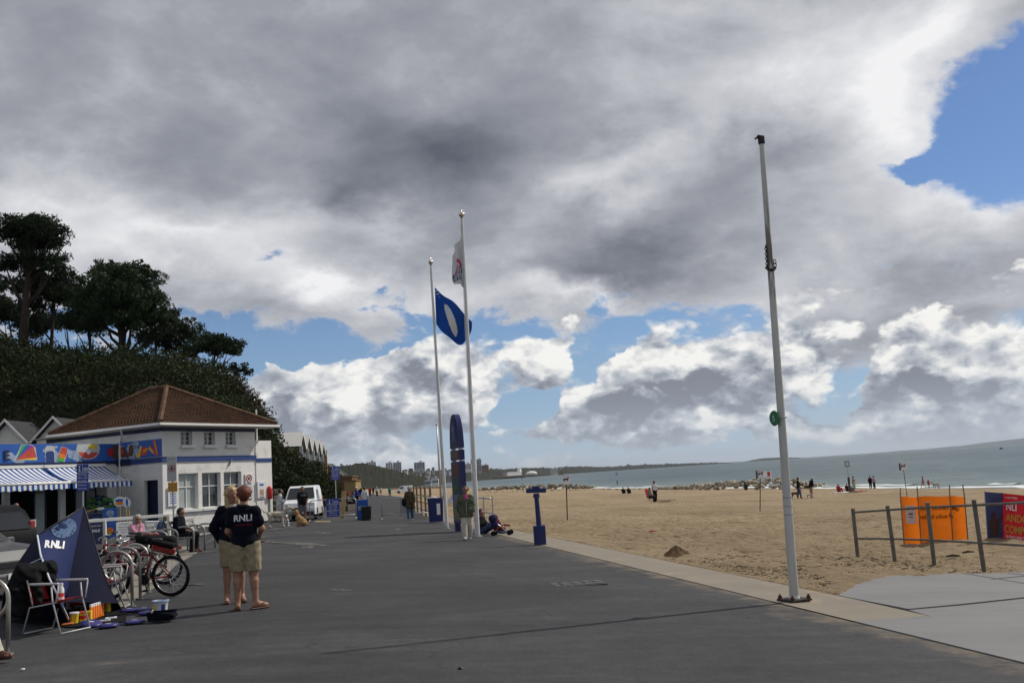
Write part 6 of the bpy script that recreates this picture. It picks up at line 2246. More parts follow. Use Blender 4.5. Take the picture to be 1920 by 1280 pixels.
# ------------------------------------------------------------------ flagpoles
M_POLE = mat('white painted pole', (0.60, 0.60, 0.58), .45, .08, 2.5, dirt=((0.30, 0.22, 0.15), .55, 3.0, .62))
M_RUST = mat('rusty iron', (0.09, 0.045, 0.03), .85, .4, 12)
M_SILVER = mat('polished finial', (0.62, 0.58, 0.50), .25, .05, 4, metal=.9)
def pole_pts(bx, by, tx, ty, Y=None):
 b = gp(bx, by)
 Y = Y or b.y
 t_ = at(tx, ty, Y)
 return b, t_
def flagpole(bx, by, tx, ty, r0, r1, label):
 b, t_ = pole_pts(bx, by, tx, ty)
 t = thing('flagpole', label, 'flagpole', b, 0, 'flagpoles along the promenade edge')
 T = t_ - b
 m2 = MB()
 n = 12
 m2.tube([T * (i / n) for i in range(n + 1)], [r0 + (r1 - r0) * i / n for i in range(n + 1)], 14)
 m2.build('pole', M_POLE, t, 40)
 MB().lathe([(r1 * .9, 0), (r1 * 1.1, .04), (.06, .06), (.105, .12), (.105, .17), (.06, .23), (.02, .25), (.025, .30), (.004, .34)], T, 14).build('finial', M_SILVER, t, True)
 MB().lathe([(r0 * 2.0, 0), (r0 * 2.0, .03), (r0 * 1.3, .035), (r0 * 1.2, .10)], (0, 0, 0), 14).build('base_collar', M_GREYM, t, 40)
 # halyard
 m3 = MB()
 off = Vector((-r0 * 1.1, -r0 * .5, 0))
 m3.tube([off + Vector((0, 0, 1.2)), T * .5 + off * .9, T * .985 + off * .6], .008, 5)
 m3.build('halyard', M_SIGNW, t)
 MB().box(T * .115 + Vector((-r0 * 1.2, -.03, 0)), (.06, .05, .16)).build('cleat', M_GREYM, t)
 return t, b, T
fa, fab, faT = flagpole(838, 991, 808, 498, .070, .038, 'shorter looking white flagpole flying the blue flag, left of the pair')
fb, fbb, fbT = flagpole(895.5, 1006, 866, 410, .082, .042, 'white flagpole flying the white award flag, right of the pair')
# thin far pole
b, t_ = pole_pts(828.5, 962, 819, 797)
ft = thing('thin_pole', 'thin weathered pole behind the left white flagpole', 'pole', b)
MB().tube([(0, 0, 0), (t_ - b) * .6, t_ - b], [.07, .055, .035], 8).build('pole', M_GREYM, ft, True)
MB().box((t_ - b) + Vector((-.03, 0, .02)), (.12, .08, .05)).build('pole_cap', M_BLACK, ft)
# ---- cloth flags
M_FLAGB = mat('royal blue flag cloth', (0.015, 0.075, 0.34), .8, .08, 3)
M_FLAGW = mat('white flag cloth', (0.66, 0.66, 0.66), .8, .05, 3)
M_FLAGP = mat('pink flag print', (0.60, 0.08, 0.18), .8, .06, 3)
M_FLAGN = mat('navy flag print', (0.03, 0.035, 0.16), .8, .06, 3)
def px_flag(name, label, Y, corners, mats, pat, wav, nu=60, nv=44):
 """corners: photo points (hoist top, fly top, fly bottom, hoist bottom); wav(u, v) adds depth folds"""
 c = [at(*q, Y) for q in corners]
 o = c[0]
 def f(u, v_):
  a = c[0].lerp(c[1], u)
  b2 = c[3].lerp(c[2], u)
  p = a.lerp(b2, v_)
  dx_, dy_, dz_ = wav(u, v_)
  return p + Vector((dx_, dy_, dz_)) - o
 m2 = MB().grid(f, nu, nv, pat)
 ob = m2.build(name, mats, None, True, loc=o)
 return tag(ob, label, 'flag')
def pat_blue(u, v_):
 cx, cy = .46, .53
 d = ((u - cx - .5 * (v_ - cy)) / .135) ** 2 + ((v_ - cy) / .33) ** 2
 if d < 1:
  w_ = .10 * math.sin((u - cx) * 14)
  if .10 < (v_ - cy) - w_ * .8 < .15 or .2 < (v_ - cy) - w_ * .8 < .235:
   return 1
  return 1
 if v_ < .16 and u < .12 and (int(u * 60) + int(v_ * 44)) % 4 == 0:
  return 1
 return 0
px_flag('blue_flag', 'blue flag with a white disc blowing to the right of the left flagpole', fab.y,
  [(815, 538), (884, 600), (868, 646), (818, 607)], [M_FLAGB, M_FLAGW],
  pat_blue, lambda u, v_: (0.22 * math.sin(v_ * PI) * u * .6, .30 * math.sin(u * 8 + v_ * 2.2) * u ** .5, -.22 * math.sin(u * PI) * (v_ - .15) - .04 * math.sin(u * 9)))
def pat_white(u, v_):
 # award swoosh in pink over two navy bars of lettering
 d = ((u - .55) / .36) ** 2 + ((v_ - .55) / .26) ** 2
 if .42 < d < .9 and v_ < .52:
  return 1
 if .9 <= d < 1.25 and v_ < .50:
  return 0
 if .50 < v_ < .68 and .1 < u < .95:
  q = (u * 9) % 1
  return 2 if (q < .62 and not (.56 < v_ < .585 and int(u * 9) % 2)) else 0
 if .70 < v_ < .84 and .25 < u < .9:
  q = (u * 8 + .3) % 1
  return 2 if q < .6 else 1 if q > .9 else 0
 if d < .2:
  return 1
 return 0
px_flag('white_flag', 'white award flag with pink and navy print hanging from the right flagpole', fbb.y,
  [(866, 440), (846, 476), (852, 526), (873, 541)], [M_FLAGW, M_FLAGP, M_FLAGN],
  pat_white, lambda u, v_: (.07 * math.sin(u * 9 + v_ * 3) * u, .28 * math.sin(u * 7.5 + v_ * 1.2) * u, -.25 * u * math.sin(v_ * 3)))
# ---- bare pole with chain on the right
M_CHAIN = mat('chain iron', (0.05, 0.042, 0.038), .7, .3, 20)
b, t_ = pole_pts(1490, 1128, 1428, 268)
bp = thing('bare_pole', 'tall bare white pole with chain, rust streaks and bolted base plate on the right', 'pole', b)
T = t_ - b
k_ = (1128 - 515) / (1128 - 268)
sleeve = []
m2 = MB()
r0, r1, r2, r3 = .066, .047, .041, .035
pts_ = [T * q for q in (0, .2, .45, k_ - .01, k_, k_ + .055, k_ + .06, .9, 1.0)]
m2.tube(pts_, [r0, .061, .053, r1, r1 * .98, r2 * 1.12, r2, r2 * .96, r3], 16)
def _polem(b_, c, p):
 f1, _ = b_.noise(b_.vmath('MULTIPLY', c, (6, 6, .7)), 1.6, 5, .65)
 x, y, z = b_.sep(c)
 base = b_.mix(b_.step(f1, .35, .7), (0.53, 0.52, 0.48), (0.42, 0.405, 0.37))
 # rust runs down the upper seaward joint
 up_ = b_.math('MULTIPLY', b_.step(z, 3.6, 4.4), b_.step(z, 6.1, 4.9))
 rust = b_.math('MULTIPLY', b_.step(f1, .47, .58), b_.math('MULTIPLY', up_, .8))
 colr = b_.mix(rust, base, (0.09, 0.05, 0.035))
 st = b_.step(f1, .66, .72, 0, .5)
 colr = b_.mix(st, colr, (0.25, 0.19, 0.13))
 p.inputs['Roughness'].default_value = .5
 return colr, f1, .1, .005
m2.build('pole', ground_mat('streaked pole paint', _polem), bp, 40)
MB().lathe([(.042, -.02), (.05, .0), (.05, .07), (.04, .08)], T, 14).build('pole_cap', M_BLACK, bp, 40)
m3 = MB().box(T + Vector((-.01, 0, .09)), (.10, .08, .025), rotm(0, .25, 0))
m3.box(T + Vector((-.07, 0, .075)), (.05, .04, .02), rotm(0, -.4, 0))
m3.build('pulley', M_RUST, bp)
# base plate, bolts, base collar
pl_ = MB().bbox((0, 0, .035), (.34, .34, .03), rotm(0, 0, .4), .006).build('base_plate', M_CHAIN, bp)
for k in range(4):
 a = .4 + PI / 4 + k * PI / 2
 q = Vector((.19 * math.cos(a), .19 * math.sin(a), 0))
 MB().tube([q + V(0, 0, -.02), q + V(0, 0, .11)], .014, 6).lathe([(.03, .055), (.03, .085)], q, 6).build('bolt', M_RUST, pl_)
MB().lathe([(r0 * 1.2, .05), (r0 * 1.05, .09)], (0, 0, 0), 16).build('weld_collar', M_POLE, bp)
for yy in (941, 957, 972):
 q = (1128 - yy) / (1128 - 268.)
 MB().lathe([(.065, -.008), (.067, 0), (.065, .008)], T * q, 16, cap=False).build('steel_band', M_GREYM, bp)
# chain: alternate links hanging at the left and looped round the pole
q0 = T * ((1128 - 470) / 860.)
q1 = T * ((1128 - 512) / 860.)
path = [q0.lerp(q1, i / 9) + Vector((-.055, -.03, 0)) for i in range(10)]
for i in range(9):
 a = PI + i / 8 * PI
 path.append(q1 + Vector((.064 * math.cos(a), .064 * math.sin(a) , -.05 * math.sin(PI * i / 8))))
path += [q1 + Vector((.064, -.02, .05)), q1 + Vector((.060, -.02, .10))]
for i, (p, q) in enumerate(zip(path, path[1:])):
 d = (q - p)
 L_ = max(d.length, .03)
 c = (p + q) / 2
 zq = d.to_track_quat('X', 'Z').to_matrix() @ rotm(PI / 2 * (i % 2), 0, 0)
 ring = [c + zq @ Vector((L_ * .68 * math.cos(a), .019 * math.sin(a), 0)) for a in [j * 6.283 / 10 for j in range(10)]]
 MB().tube(ring, .0065, 5, closed=True).build('chain_link', M_CHAIN, bp, True)
# green round marker clamped to the pole
q = T * ((1128 - 796) / 860.)
gs = thing('round_sign', 'round green number plate clamped to the bare pole', 'sign', b + q + Vector((-.105, -.02, 0)), -1.2)
M_SIGNG = mat('green sign enamel', (0.02, 0.17, 0.06), .4, .1, 5)
MB().lathe([(.105, -.008), (.11, 0), (.105, .008)], (0, 0, 0), 20, rotm(PI / 2, 0, 0)).build('disc', M_SIGNG, gs, 40)
text('5', .12, Matrix.Translation((0, -.013, -.045)) @ Matrix.Rotation(PI / 2, 4, 'X'), M_TEXT, gs, 'number', 'CENTER')
MB().tube([(.02, .02, 0), (.06, .05, 0), (.10, .14, 0)], .010, 6).build('clamp', M_GREYM, gs)
# ------------------------------------------------------------------ totem sign
tb = gp(852, 996)
tot = thing('totem_sign', 'tall blue arched information totem standing between the two flagpoles', 'sign', tb)
wv_ = Vector((.42, -1.0, 0)).normalized()
nv_ = Vector((-wv_.y * -1, 0, 0))
nv_ = Vector((wv_.y, -wv_.x, 0)).normalized()      # faces left, slightly to the camera
if nv_.x > 0:
 nv_ = -nv_
TW, TH, TT = 1.02, 4.12, .20
TMx = Matrix((tuple(wv_) + (0,), tuple(-nv_) + (0,), (0, 0, 1, 0), (0, 0, 0, 1))).transposed()
TMx = TMx @ Matrix.Identity(4)
M_TOT = mat('totem blue enamel', (0.009, 0.017, 0.105), .38, .08, 2)
M_TOTD = mat('totem dark blue print', (0.010, 0.012, 0.05), .4, .1, 2)
def T2(mb_):
 mb_.v = [tuple(wv_ * p[0] - nv_ * p[1] + Vector((0, 0, p[2]))) for p in mb_.v]
 return mb_
def arch(w_, z0, z1, n=10, top=1.25):
 out = [(0, z0), (w_, z0)]
 for i in range(n + 1):
  a = i / n * PI / 2
  out.append((w_ / 2 + w_ / 2 * math.cos(a) ** .8, z1 + top * math.sin(a)))
 for i in range(n - 1, -1, -1):
  a = i / n * PI / 2
  out.append((w_ / 2 - w_ / 2 * math.cos(a) ** .8, z1 + top * math.sin(a)))
 return out
T2(MB().prism(arch(TW, 3.02, 3.02), 0, TT)).build('arch_head', M_TOT, tot)
T2(MB().prism([(.12 + x * .76 / TW * 1.0, 3.1 + (z - 3.02) * .82) for x, z in arch(TW, 3.02, 3.02)], -.012, -.002)).build('arch_print', M_TOTD, tot)
fig = MB()
fig.prism([(.30, 3.2), (.42, 3.55), (.36, 3.75), (.5, 3.95), (.62, 3.75), (.56, 3.55), (.7, 3.2), (.58, 3.3), (.5, 3.5), (.42, 3.3)], -.022, -.014)
T2(fig).build('printed_figure', mat('totem pale print', (.10, .13, .35), .5, .1), tot)
T2(MB().box((TW / 2, TT / 2, 2.77), (TW, TT, .36))).build('name_band', M_TOT, tot)
T2(MB().box((TW / 2, -.006, 2.77), (.74, .01, .26))).build('name_plate', mat('brown name plate', (.12, .075, .04), .5, .15, 4), tot)
for z in (2.58, 2.985):
 m2 = MB()
 for x in (.10, TW - .10):
  m2.box((x, TT / 2, z), (.16, .12, .07))
 T2(m2).build('joint', M_GREYM, tot)['kind'] = 'stuff'
T2(MB().box((TW / 2, TT / 2, 1.42), (TW, TT, 2.24))).build('panel', M_TOT, tot)
for (z0, z1, mt) in ((1.95, 2.48, mat('dull red totem print', (.085, .03, .025), .5, .5, 5)), (1.70, 1.94, mat('dull teal totem print', (.012, .05, .06), .5, .3, 5)), (1.36, 1.69, mat('dull green totem print', (.018, .065, .035), .5, .4, 5)), (.86, 1.35, mat('map print', (.10, .13, .22), .5, .4, 7)), (.42, .85, mat('ochre print', (.15, .15, .06), .5, .3, 6))):
 T2(MB().box((TW / 2, -.006, (z0 + z1) / 2), (.72, .01, z1 - z0 - .01))).build('printed_panel', mt, tot)
for x in (.12, TW - .12):
 T2(MB().box((x, TT / 2, .14), (.16, TT * .9, .34))).build('leg', M_TOT, tot)
# ------------------------------------------------------------------ seafront telescope
b = gp(1013, 1021)
k = b.y / FPX
tl = thing('telescope_stand', 'dark blue T-shaped coin telescope stand at the edge of the sand', 'telescope', (b.x, b.y, b.z), .08)
MB().bbox((0, 0, .26), (21 * k, .30, 36 * k), None, .012).build('coin_box', M_TOT, tl)
MB().tube([(0, 0, .5), (-.02, 0, 88 * k)], [.075, .062], 10).build('column', M_TOT, tl, 40)
MB().lathe([(.10, 86 * k), (.085, 92 * k), (.08, 94 * k)], (-.02, 0, 0), 12).build('swivel', M_TOT, tl, 40)
MB().bbox((-.02, -.0, 99 * k), (37 * k, .17, 8.2 * k), rotm(0, .03, 0), .015).build('barrel', M_TOT, tl)
MB().bbox((-.02, .02, 105 * k), (14 * k, .16, 4 * k), None, .012).build('hood', M_TOT, tl)
# ------------------------------------------------------------------ crowd barriers and railings
def barrier(pxl, pxr, Y, label, panel=None, rz=None):
 a, c = ground_at(pxl, Y), ground_at(pxr, Y)
 t = thing('crowd_barrier', label, 'barrier', a, 0, 'crowd barriers across the promenade')
 W_ = (c - a).length
 H_, R_ = 1.05, .16
 path = [V(0, 0, .0), V(0, 0, H_ - R_)]
 for i in range(1, 5):
  q = i / 4 * PI / 2
  path.append(V(R_ - R_ * math.cos(q), 0, H_ - R_ + R_ * math.sin(q)))
 path += [V(W_ - R_, 0, H_)]
 for i in range(1, 5):
  q = i / 4 * PI / 2
  path.append(V(W_ - R_ + R_ * math.sin(q), 0, H_ - R_ + R_ * math.cos(q)))
 path += [V(W_, 0, 0)]
 MB().tube(path, .024, 7).build('frame', M_GREYM, t, True)
 MB().tube([V(0, 0, .22), V(W_, 0, .22)], .02, 7).build('bottom_rail', M_GREYM, t, True)
 for x in (.0, W_):
  MB().tube([(x, -.28, .02), (x, 0, .07), (x, .28, .02)], .022, 6).build('foot', M_GREYM, t, True)
 if panel:
  xa, xb = (ground_at(panel[0], Y).x - a.x), (ground_at(panel[1], Y).x - a.x)
  MB().box(((xa + xb) / 2, 0, .62), (xb - xa, .012, .78)).build('grey_panel', M_GREYP, t)
 return t
barrier(580, 667, 51.5, 'crowd barrier with blue notice in front of the white van')
barrier(715, 803, 52, 'crowd barrier with plain grey panel beside the walking person', (749, 771))
b = ground_at(520, 57)
def rail_fence(name, label, pts2, h, rails, r, mt, cat='railing', posts_r=None, group=None):
 o0 = pts2[0]
 t = thing(name, label, cat, o0, 0, group)
 for p in pts2:
  q = p - o0
  MB().tube([q, q + V(0, 0, h)], posts_r or r, 8).build('post', mt, t, 40)
 for z in rails:
  MB().tube([p - o0 + V(0, 0, z) for p in pts2], r, 7).build('rail', mt, t, True)
 return t
rail_fence('steel_railing', 'grey steel railing from the kiosk wing to the white van', [ground_at(487, 57), ground_at(519, 57.5), ground_at(546, 58), ground_at(560, 58.2)], 1.12, (.45, .78, 1.10), .03, M_GREYM)
pts2 = [Vector((edge_x(y, -.1), y, gz(edge_x(y, -.1), y))) for y in (52, 55, 58, 61.5, 65, 69)]
rail_fence('timber_railing', 'row of tall posts with three rails along the sand edge behind the barrier', pts2, 1.65, (.35, .75, 1.15), .03, M_WOOD, posts_r=.06)
pts2 = [Vector((edge_x(y, .9), y, gz(edge_x(y, .9), y))) for y in (39.5, 41.5, 44)]
rail_fence('steel_railing', 'short grey steel railing beside the blue wheeled bin behind the flagpole', pts2, 1.2, (.55, 1.12), .03, M_GREYM)
# blue litter bin
b = ground_at(815.5, 46)
bn = thing('litter_bin', 'large dark blue litter bin with pale notice, behind the left flagpole', 'bin', b, .12)
MB().box((0, 0, .55), (.62, .6, 1.0), None, 1.12).build('body', M_TOT, bn)
MB().bbox((0, 0, 1.08), (.74, .70, .09), None, .03).build('lid', M_NAVY, bn)
MB().box((.12, -.338, .62), (.16, .02, .5), rotm(-.06, 0, 0)).build('notice', M_SIGNW, bn)
MB().ball((-.1, 0, 1.14), .16, 8, (1.2, 1, .4)).build('rubbish_bag', M_CWHITE, bn, True)
# striped deckchair beyond the railing
b = gp(844, 950)
dk = thing('deckchair', 'blue and white striped deckchair on the sand behind the totem', 'deckchair', b, -.9)
MB().grid(lambda u, v_: ((u - .5) * .5, .55 - .9 * v_ - .1 * math.sin(v_ * PI), 1.0 - .75 * v_ - .12 * math.sin(v_ * PI)), 7, 8, lambda u, v_: int(u * 7) % 2).build('canvas', [M_LBLUE, M_SIGNW], dk, True)
for sx in (-.27, .27):
 MB().tube([(sx, .6, 1.05), (sx, -.45, 0)], .02, 5).tube([(sx, .45, 0), (sx, -.35, .5)], .02, 5).build('side_frame', M_WOOD, dk)
# ------------------------------------------------------------------ blue access signs
def access_sign(loc, w_, h_, parent_name, label, rz, post=None, lean=0, cat='sign'):
 t = thing(parent_name, label, cat, loc, rz)
 z0 = post if post else 0.0
 bd_ = MB().bbox((0, 0, z0 + h_ / 2), (w_, .03, h_), None, .006).build('sign_board', M_SIGNB, t)
 u = h_
 y_ = -.019
 for zz in (.33, .69):
  MB().box((0, y_, z0 + u * zz), (w_ * .96, .004, u * .018)).build('divider', M_TEXT, bd_)
 MB().box((0, y_, z0 + u * .85), (w_ * .018, .004, u * .26)).build('divider', M_TEXT, bd_)
 # walking figure and bicycle pictograms
 g = MB()
 g.ball((-w_ * .25, y_, z0 + u * .93), u * .028, 6, (1, .15, 1))
 g.tube([(-w_ * .25, y_, z0 + u * .90), (-w_ * .25, y_, z0 + u * .82), (-w_ * .30, y_, z0 + u * .74)], u * .016, 5, sq=1)
 g.tube([(-w_ * .25, y_, z0 + u * .82), (-w_ * .19, y_, z0 + u * .74)], u * .014, 5)
 g.build('walker_pictogram', M_TEXT, bd_)['kind'] = 'stuff'
 g = MB()
 for sx in (.15, .35):
  ring = [(w_ * sx + u * .055 * math.cos(a), y_, z0 + u * (.80 + .055 * math.sin(a))) for a in [j * 6.283 / 10 for j in range(10)]]
  g.tube(ring, u * .009, 4, closed=True)
 g.tube([(w_ * .15, y_, z0 + u * .80), (w_ * .21, y_, z0 + u * .88), (w_ * .31, y_, z0 + u * .88), (w_ * .35, y_, z0 + u * .80)], u * .009, 4)
 g.build('bicycle_pictogram', M_TEXT, bd_)['kind'] = 'stuff'
 for tx, zz, sz in (('No cycling', .585, .10), ('10am - 6pm', .475, .105), ('July & August', .365, .09), ('Pedestrians', .20, .095), ('Have Priority', .075, .09)):
  text(tx, sz * u, Matrix.Translation((0, y_ - .001, z0 + zz * u)) @ Matrix.Rotation(PI / 2, 4, 'X'), M_TEXT, bd_, 'lettering', 'CENTER', 0, min(1.0, w_ / (sz * u * len(tx) * .56)))
 if post:
  MB().tube([(0, .035, 0), (0, .035, z0 + h_ * .95)], .032, 8).build('post', M_GREYM, t, 40)
 return t
a = ground_at(623.5, 51.35)
access_sign((a.x, 51.35, a.z + .22), .66, .92, 'notice_board', 'dark blue cycling notice hung on the crowd barrier', 0)
a = ground_at(630, 60)
access_sign(a, .52, .82, 'post_sign', 'blue cycling sign on a thin post behind the barrier notice', .05, post=2.15)
a = ground_at(155, 35.5)
access_sign(a, .40, .95, 'post_sign', 'blue cycling sign on a post in front of the striped awnings', .1, post=2.05)
# parking sign on its post before the kiosk corner
a = ground_at(325, 46)
sg = thing('post_sign', 'grey and orange no-vehicles sign on a post at the kiosk corner', 'sign', a, .2)
k = 46 / FPX
MB().tube([(0, .05, 0), (-.04, .05, 3.6)], .04, 8).build('post', M_GREYM, sg, 40)
MB().bbox((-.05, 0, 2.95), (.42, .04, 1.18), None, .01).build('grey_plate', mat('pale grey sign face', (.42, .42, .41), .5, .05), sg)
MB().bbox((-.02, 0, 2.10), (.42, .04, .44), None, .01).build('orange_plate', mat('orange sign face', (.55, .28, .04), .5, .05), sg)
ring = [(-.05 + .13 * math.cos(q), -.026, 2.95 + .14 * math.sin(q)) for q in [j * 6.283 / 16 for j in range(16)]]
MB().tube(ring, .018, 5, closed=True).build('prohibition_ring', M_RED, sg)
MB().box((-.05, -.028, 2.93), (.12, .01, .06)).box((-.05, -.028, 2.99), (.07, .01, .05)).build('vehicle_pictogram', M_TEXTK, sg)
for i, zz in enumerate((2.20, 2.10, 2.0)):
 text('No parking' if i == 0 else ('at any time' if i == 1 else 'Access only'), .075, Matrix.Translation((-.02, -.024, zz - .02)) @ Matrix.Rotation(PI / 2, 4, 'X'), M_TEXTK, sg, 'lettering', 'CENTER')
text('Restricted', .08, Matrix.Translation((-.05, -.024, 3.38)) @ Matrix.Rotation(PI / 2, 4, 'X'), M_TEXTK, sg, 'lettering', 'CENTER')
# posters and notices fixed on the kiosk
def wall_notice(pa, pb, pt_, pbm, label, mt, lines, ring_=False, frame=None, off=.0):
 xa, xb = px_to_front(pa), px_to_front(pb)
 za_, zb_ = zf((pa + pb) / 2, pbm), zf((pa + pb) / 2, pt_)
 o = C1 + E1 * ((xa + xb) / 2) + E2 * -1.0 * 0
 nrm = Vector((E1.y, -E1.x, 0))
 o = C1 + E1 * ((xa + xb) / 2) + nrm * (.05 + off)
 t = thing('wall_notice', label, 'notice', (o.x, o.y, (za_ + zb_) / 2), KA)
 w_, h_ = xb - xa, zb_ - za_
 MB().bbox((0, 0, 0), (w_, .05, h_), None, .008).build('board', mt, t)
 if ring_:
  rr_ = min(w_, h_) * .36
  rg = [(rr_ * math.cos(q), -.032, h_ * .06 + rr_ * math.sin(q)) for q in [j * 6.283 / 16 for j in range(16)]]
  MB().tube(rg, rr_ * .12, 5, closed=True).build('prohibition_ring', M_RED, t)
  MB().box((0, -.034, h_ * .06), (rr_ * 2, .01, rr_ * .22), rotm(0, .8, 0)).build('prohibition_bar', M_RED, t)
  MB().box((0, -.029, h_ * .06), (rr_ * 1.1, .01, rr_ * .5), rotm(0, -.7, 0)).build('pictogram', M_TEXTK, t)
 for (zz, hh, ww, m_) in lines:
  MB().box((0, -.028, zz * h_), (w_ * ww, .006, hh * h_)).build('printed_line', m_, t)
 return t
wall_notice(459, 472, 888, 907, 'square red-ringed prohibition notice at the right end of the front wall', M_SIGNW, [(-.42, .06, .7, M_TEXTK)], True)
wall_notice(460, 473, 909, 934, 'white printed timetable below the red-ringed notice', M_SIGNW, [(q, .03, .7, M_TEXTK) for q in (.38, .25, .12, 0, -.12, -.25, -.36)])
wall_notice(480, 495, 902, 934, 'framed pale poster on the kiosk wing', M_SIGNW, [(.3, .12, .5, M_LBLUE), (-.15, .35, .5, mat('tan poster print', (.4, .28, .16), .6, .3, 6)), (-.42, .05, .6, M_TEXTK)], off=.04)
wall_notice(313, 332, 913, 949, 'white and blue notice beside the left window behind the parking sign', M_SIGNW, [(q, .05, .6, M_LBLUE if q < .1 else M_TEXTK) for q in (.4, .28, .16, .04, -.08, -.2, -.32)])
# lifebuoy housing
a = ground_at(505.5, 56.6)
lb = thing('lifebuoy_housing', 'bright red upright lifebuoy housing at the kiosk wing', 'lifebuoy', a, 0)
MB().tube([(0, 0, 0), (0, 0, 1.3)], .035, 8).build('post', M_GREYM, lb, 40)
MB().tube([(0, 0, 1.2), (0, 0, 1.3), (0, 0, 1.75), (0, 0, 1.86), (0, 0, 1.92)], [.14, .165, .165, .13, .05], 12).build('case', M_RED, lb, True)
# ------------------------------------------------------------------ vehicles
M_TYRE = mat('tyre rubber', (0.012, 0.012, 0.012), .85, .2, 10)
M_CARGLASS = mat('car glass', (0.012, 0.014, 0.016), .04, .2, 1, spec=.9)
M_CARDARK = mat('dark metallic paint', (0.007, 0.0075, 0.009), .5, .1, 3, spec=.12)
M_CARSILV = mat('silver metallic paint', (0.085, 0.086, 0.09), .4, .08, 3, metal=.25, coat=.3)
M_VANW = mat('white van paint', (0.80, 0.81, 0.82), .3, .04, 2, coat=.5)
M_LAMP = mat('clear lamp lens', (0.62, 0.64, 0.66), .08, .1, 20, spec=.9)
M_TAILL = mat('red lamp lens', (0.30, 0.02, 0.02), .15, .2, 8, spec=.8)
def wheel(t, x, y, r, w_=.2):
 o = MB().lathe([(r * .62, -w_ / 2), (r * .95, -w_ / 2), (r, -w_ / 2 + .03), (r, w_ / 2 - .03), (r * .95, w_ / 2), (r * .62, w_ / 2)], (0, 0, 0), 20, rotm(0, PI / 2, 0), cap=False)
 wh = o.build('wheel', M_TYRE, t, 40, loc=(x, y, r))
 MB().lathe([(r * .62, -.07), (r * .60, .05), (r * .2, .07)], (0, 0, 0), 16, rotm(0, PI / 2 * (1 if x > 0 else -1), 0)).build('rim', M_CARSILV, wh, 40)
 return wh
def car(label, loc, rz, L_, W_, prof, belt, paint, name, glass_prof, wheels, wr, lamps_front, lamps_rear, group=None, cat='car', plate=True):
 """prof: side outline (y, z), y = -L/2 front .. ; front faces -Y"""
 t = thing(name, label, cat, loc, rz, group)
 bm = bmesh.new()
 secs = [(-1.0, 0.93, .05), (-.93, 1.0, .0), (.93, 1.0, .0), (1.0, .93, .05)]
 n = len(prof)
 rows = []
 for sx, kz, ins in secs:
  row = []
  for (y, z) in prof:
   # tumblehome above the belt line
   nar = 1 - .22 * max(0, (z - belt)) / 1.0
   yy = y * (1 - ins)
   zz = .22 + (z - .22) * (1 - ins * .6)
   row.append(bm.verts.new((sx * W_ / 2 * nar, yy, zz)))
  rows.append(row)
 for a_, b2 in zip(rows, rows[1:]):
  for i in range(n):
   j = (i + 1) % n
   bm.faces.new((a_[i], b2[i], b2[j], a_[j]))
 bm.faces.new(rows[0])
 bm.faces.new(rows[-1][::-1])
 bmesh.ops.recalc_face_normals(bm, faces=bm.faces)
 me = bpy.data.meshes.new('body')
 bm.to_mesh(me)
 bm.free()
 me.materials.append(paint)
 me.polygons.foreach_set('use_smooth', [True] * len(me.polygons))
 me.set_sharp_from_angle(angle=math.radians(32))
 o = bpy.data.objects.new('body', me)
 COL.objects.link(o)
 o.parent = t
 for sx in (-1, 1):
  m2 = MB()
  for pl2 in glass_prof['side']:
   m2.add([(sx * (W_ / 2 * (1 - .22 * max(0, z - belt)) + .035), y, z) for y, z in pl2], [tuple(range(len(pl2)))])
  m2.build('side_window', M_CARGLASS, t)['kind'] = 'stuff'
  m3 = MB()
  m3.bbox((sx * (W_ / 2 + .09), glass_prof['mirror'], belt + .08), (.18, .10, .14), None, .03)
  m3.build('wing_mirror', paint, t)
 for nm, (ya, za_, yb, zb_, ins) in (('windscreen', glass_prof['front']), ('rear_window', glass_prof['rear'])):
  d = Vector((0, yb - ya, zb_ - za_)).normalized()
  nn = Vector((0, d.z, -d.y))
  if nm == 'windscreen':
   nn = Vector((0, -d.z, d.y)) if d.z > 0 else nn
   nn = Vector((0, -abs(d.z), abs(d.y)))
  else:
   nn = Vector((0, abs(d.z), abs(d.y)))
  wa, wb = W_ / 2 * (1 - .22 * max(0, za_ - belt)) - ins, W_ / 2 * (1 - .22 * max(0, zb_ - belt)) - ins
  m2 = MB().quad(*(Vector(q) + nn * .025 for q in ((-wa, ya, za_), (wa, ya, za_), (wb, yb, zb_), (-wb, yb, zb_))))
  m2.build(nm, M_CARGLASS, t)
 for (x, y, r_) in wheels:
  for sx in (-1, 1):
   wheel(t, sx * (W_ / 2 - .10), y, wr)
   arch_ = [(sx * (W_ / 2 + .004), y + (wr + .05) * math.cos(a), max(.2, wr + (wr + .05) * math.sin(a))) for a in [j * PI / 10 for j in range(11)]]
   MB().add(arch_, [tuple(range(11))]).build('wheel_arch', M_BLACK, t)
 for (x, y, z, sx_, sz_, mt) in lamps_front + lamps_rear:
  for s in (-1, 1):
   m2 = MB().bbox((s * x, y, z), (sx_, .12, sz_), None, .03)
   m2.build('headlight' if (x, y, z, sx_, sz_, mt) in lamps_front else 'tail_light', mt, t)
 yf = min(p[0] for p in prof)
 yr = max(p[0] for p in prof)
 MB().bbox((0, yf * .985 - .005, .62), (W_ * .5, .06, .14), None, .02).build('grille', M_BLACK, t)
 MB().bbox((0, yf * .985, .36), (W_ * .86, .10, .22), None, .04).build('bumper', paint if plate else M_BLACK, t)
 MB().box((0, yf * .985 - .055, .42), (.52, .02, .11)).build('number_plate', M_SIGNW, t)
 MB().box((0, yr * .985 + .01, .75), (.52, .03, .11)).build('number_plate', M_YEL, t)
 return t
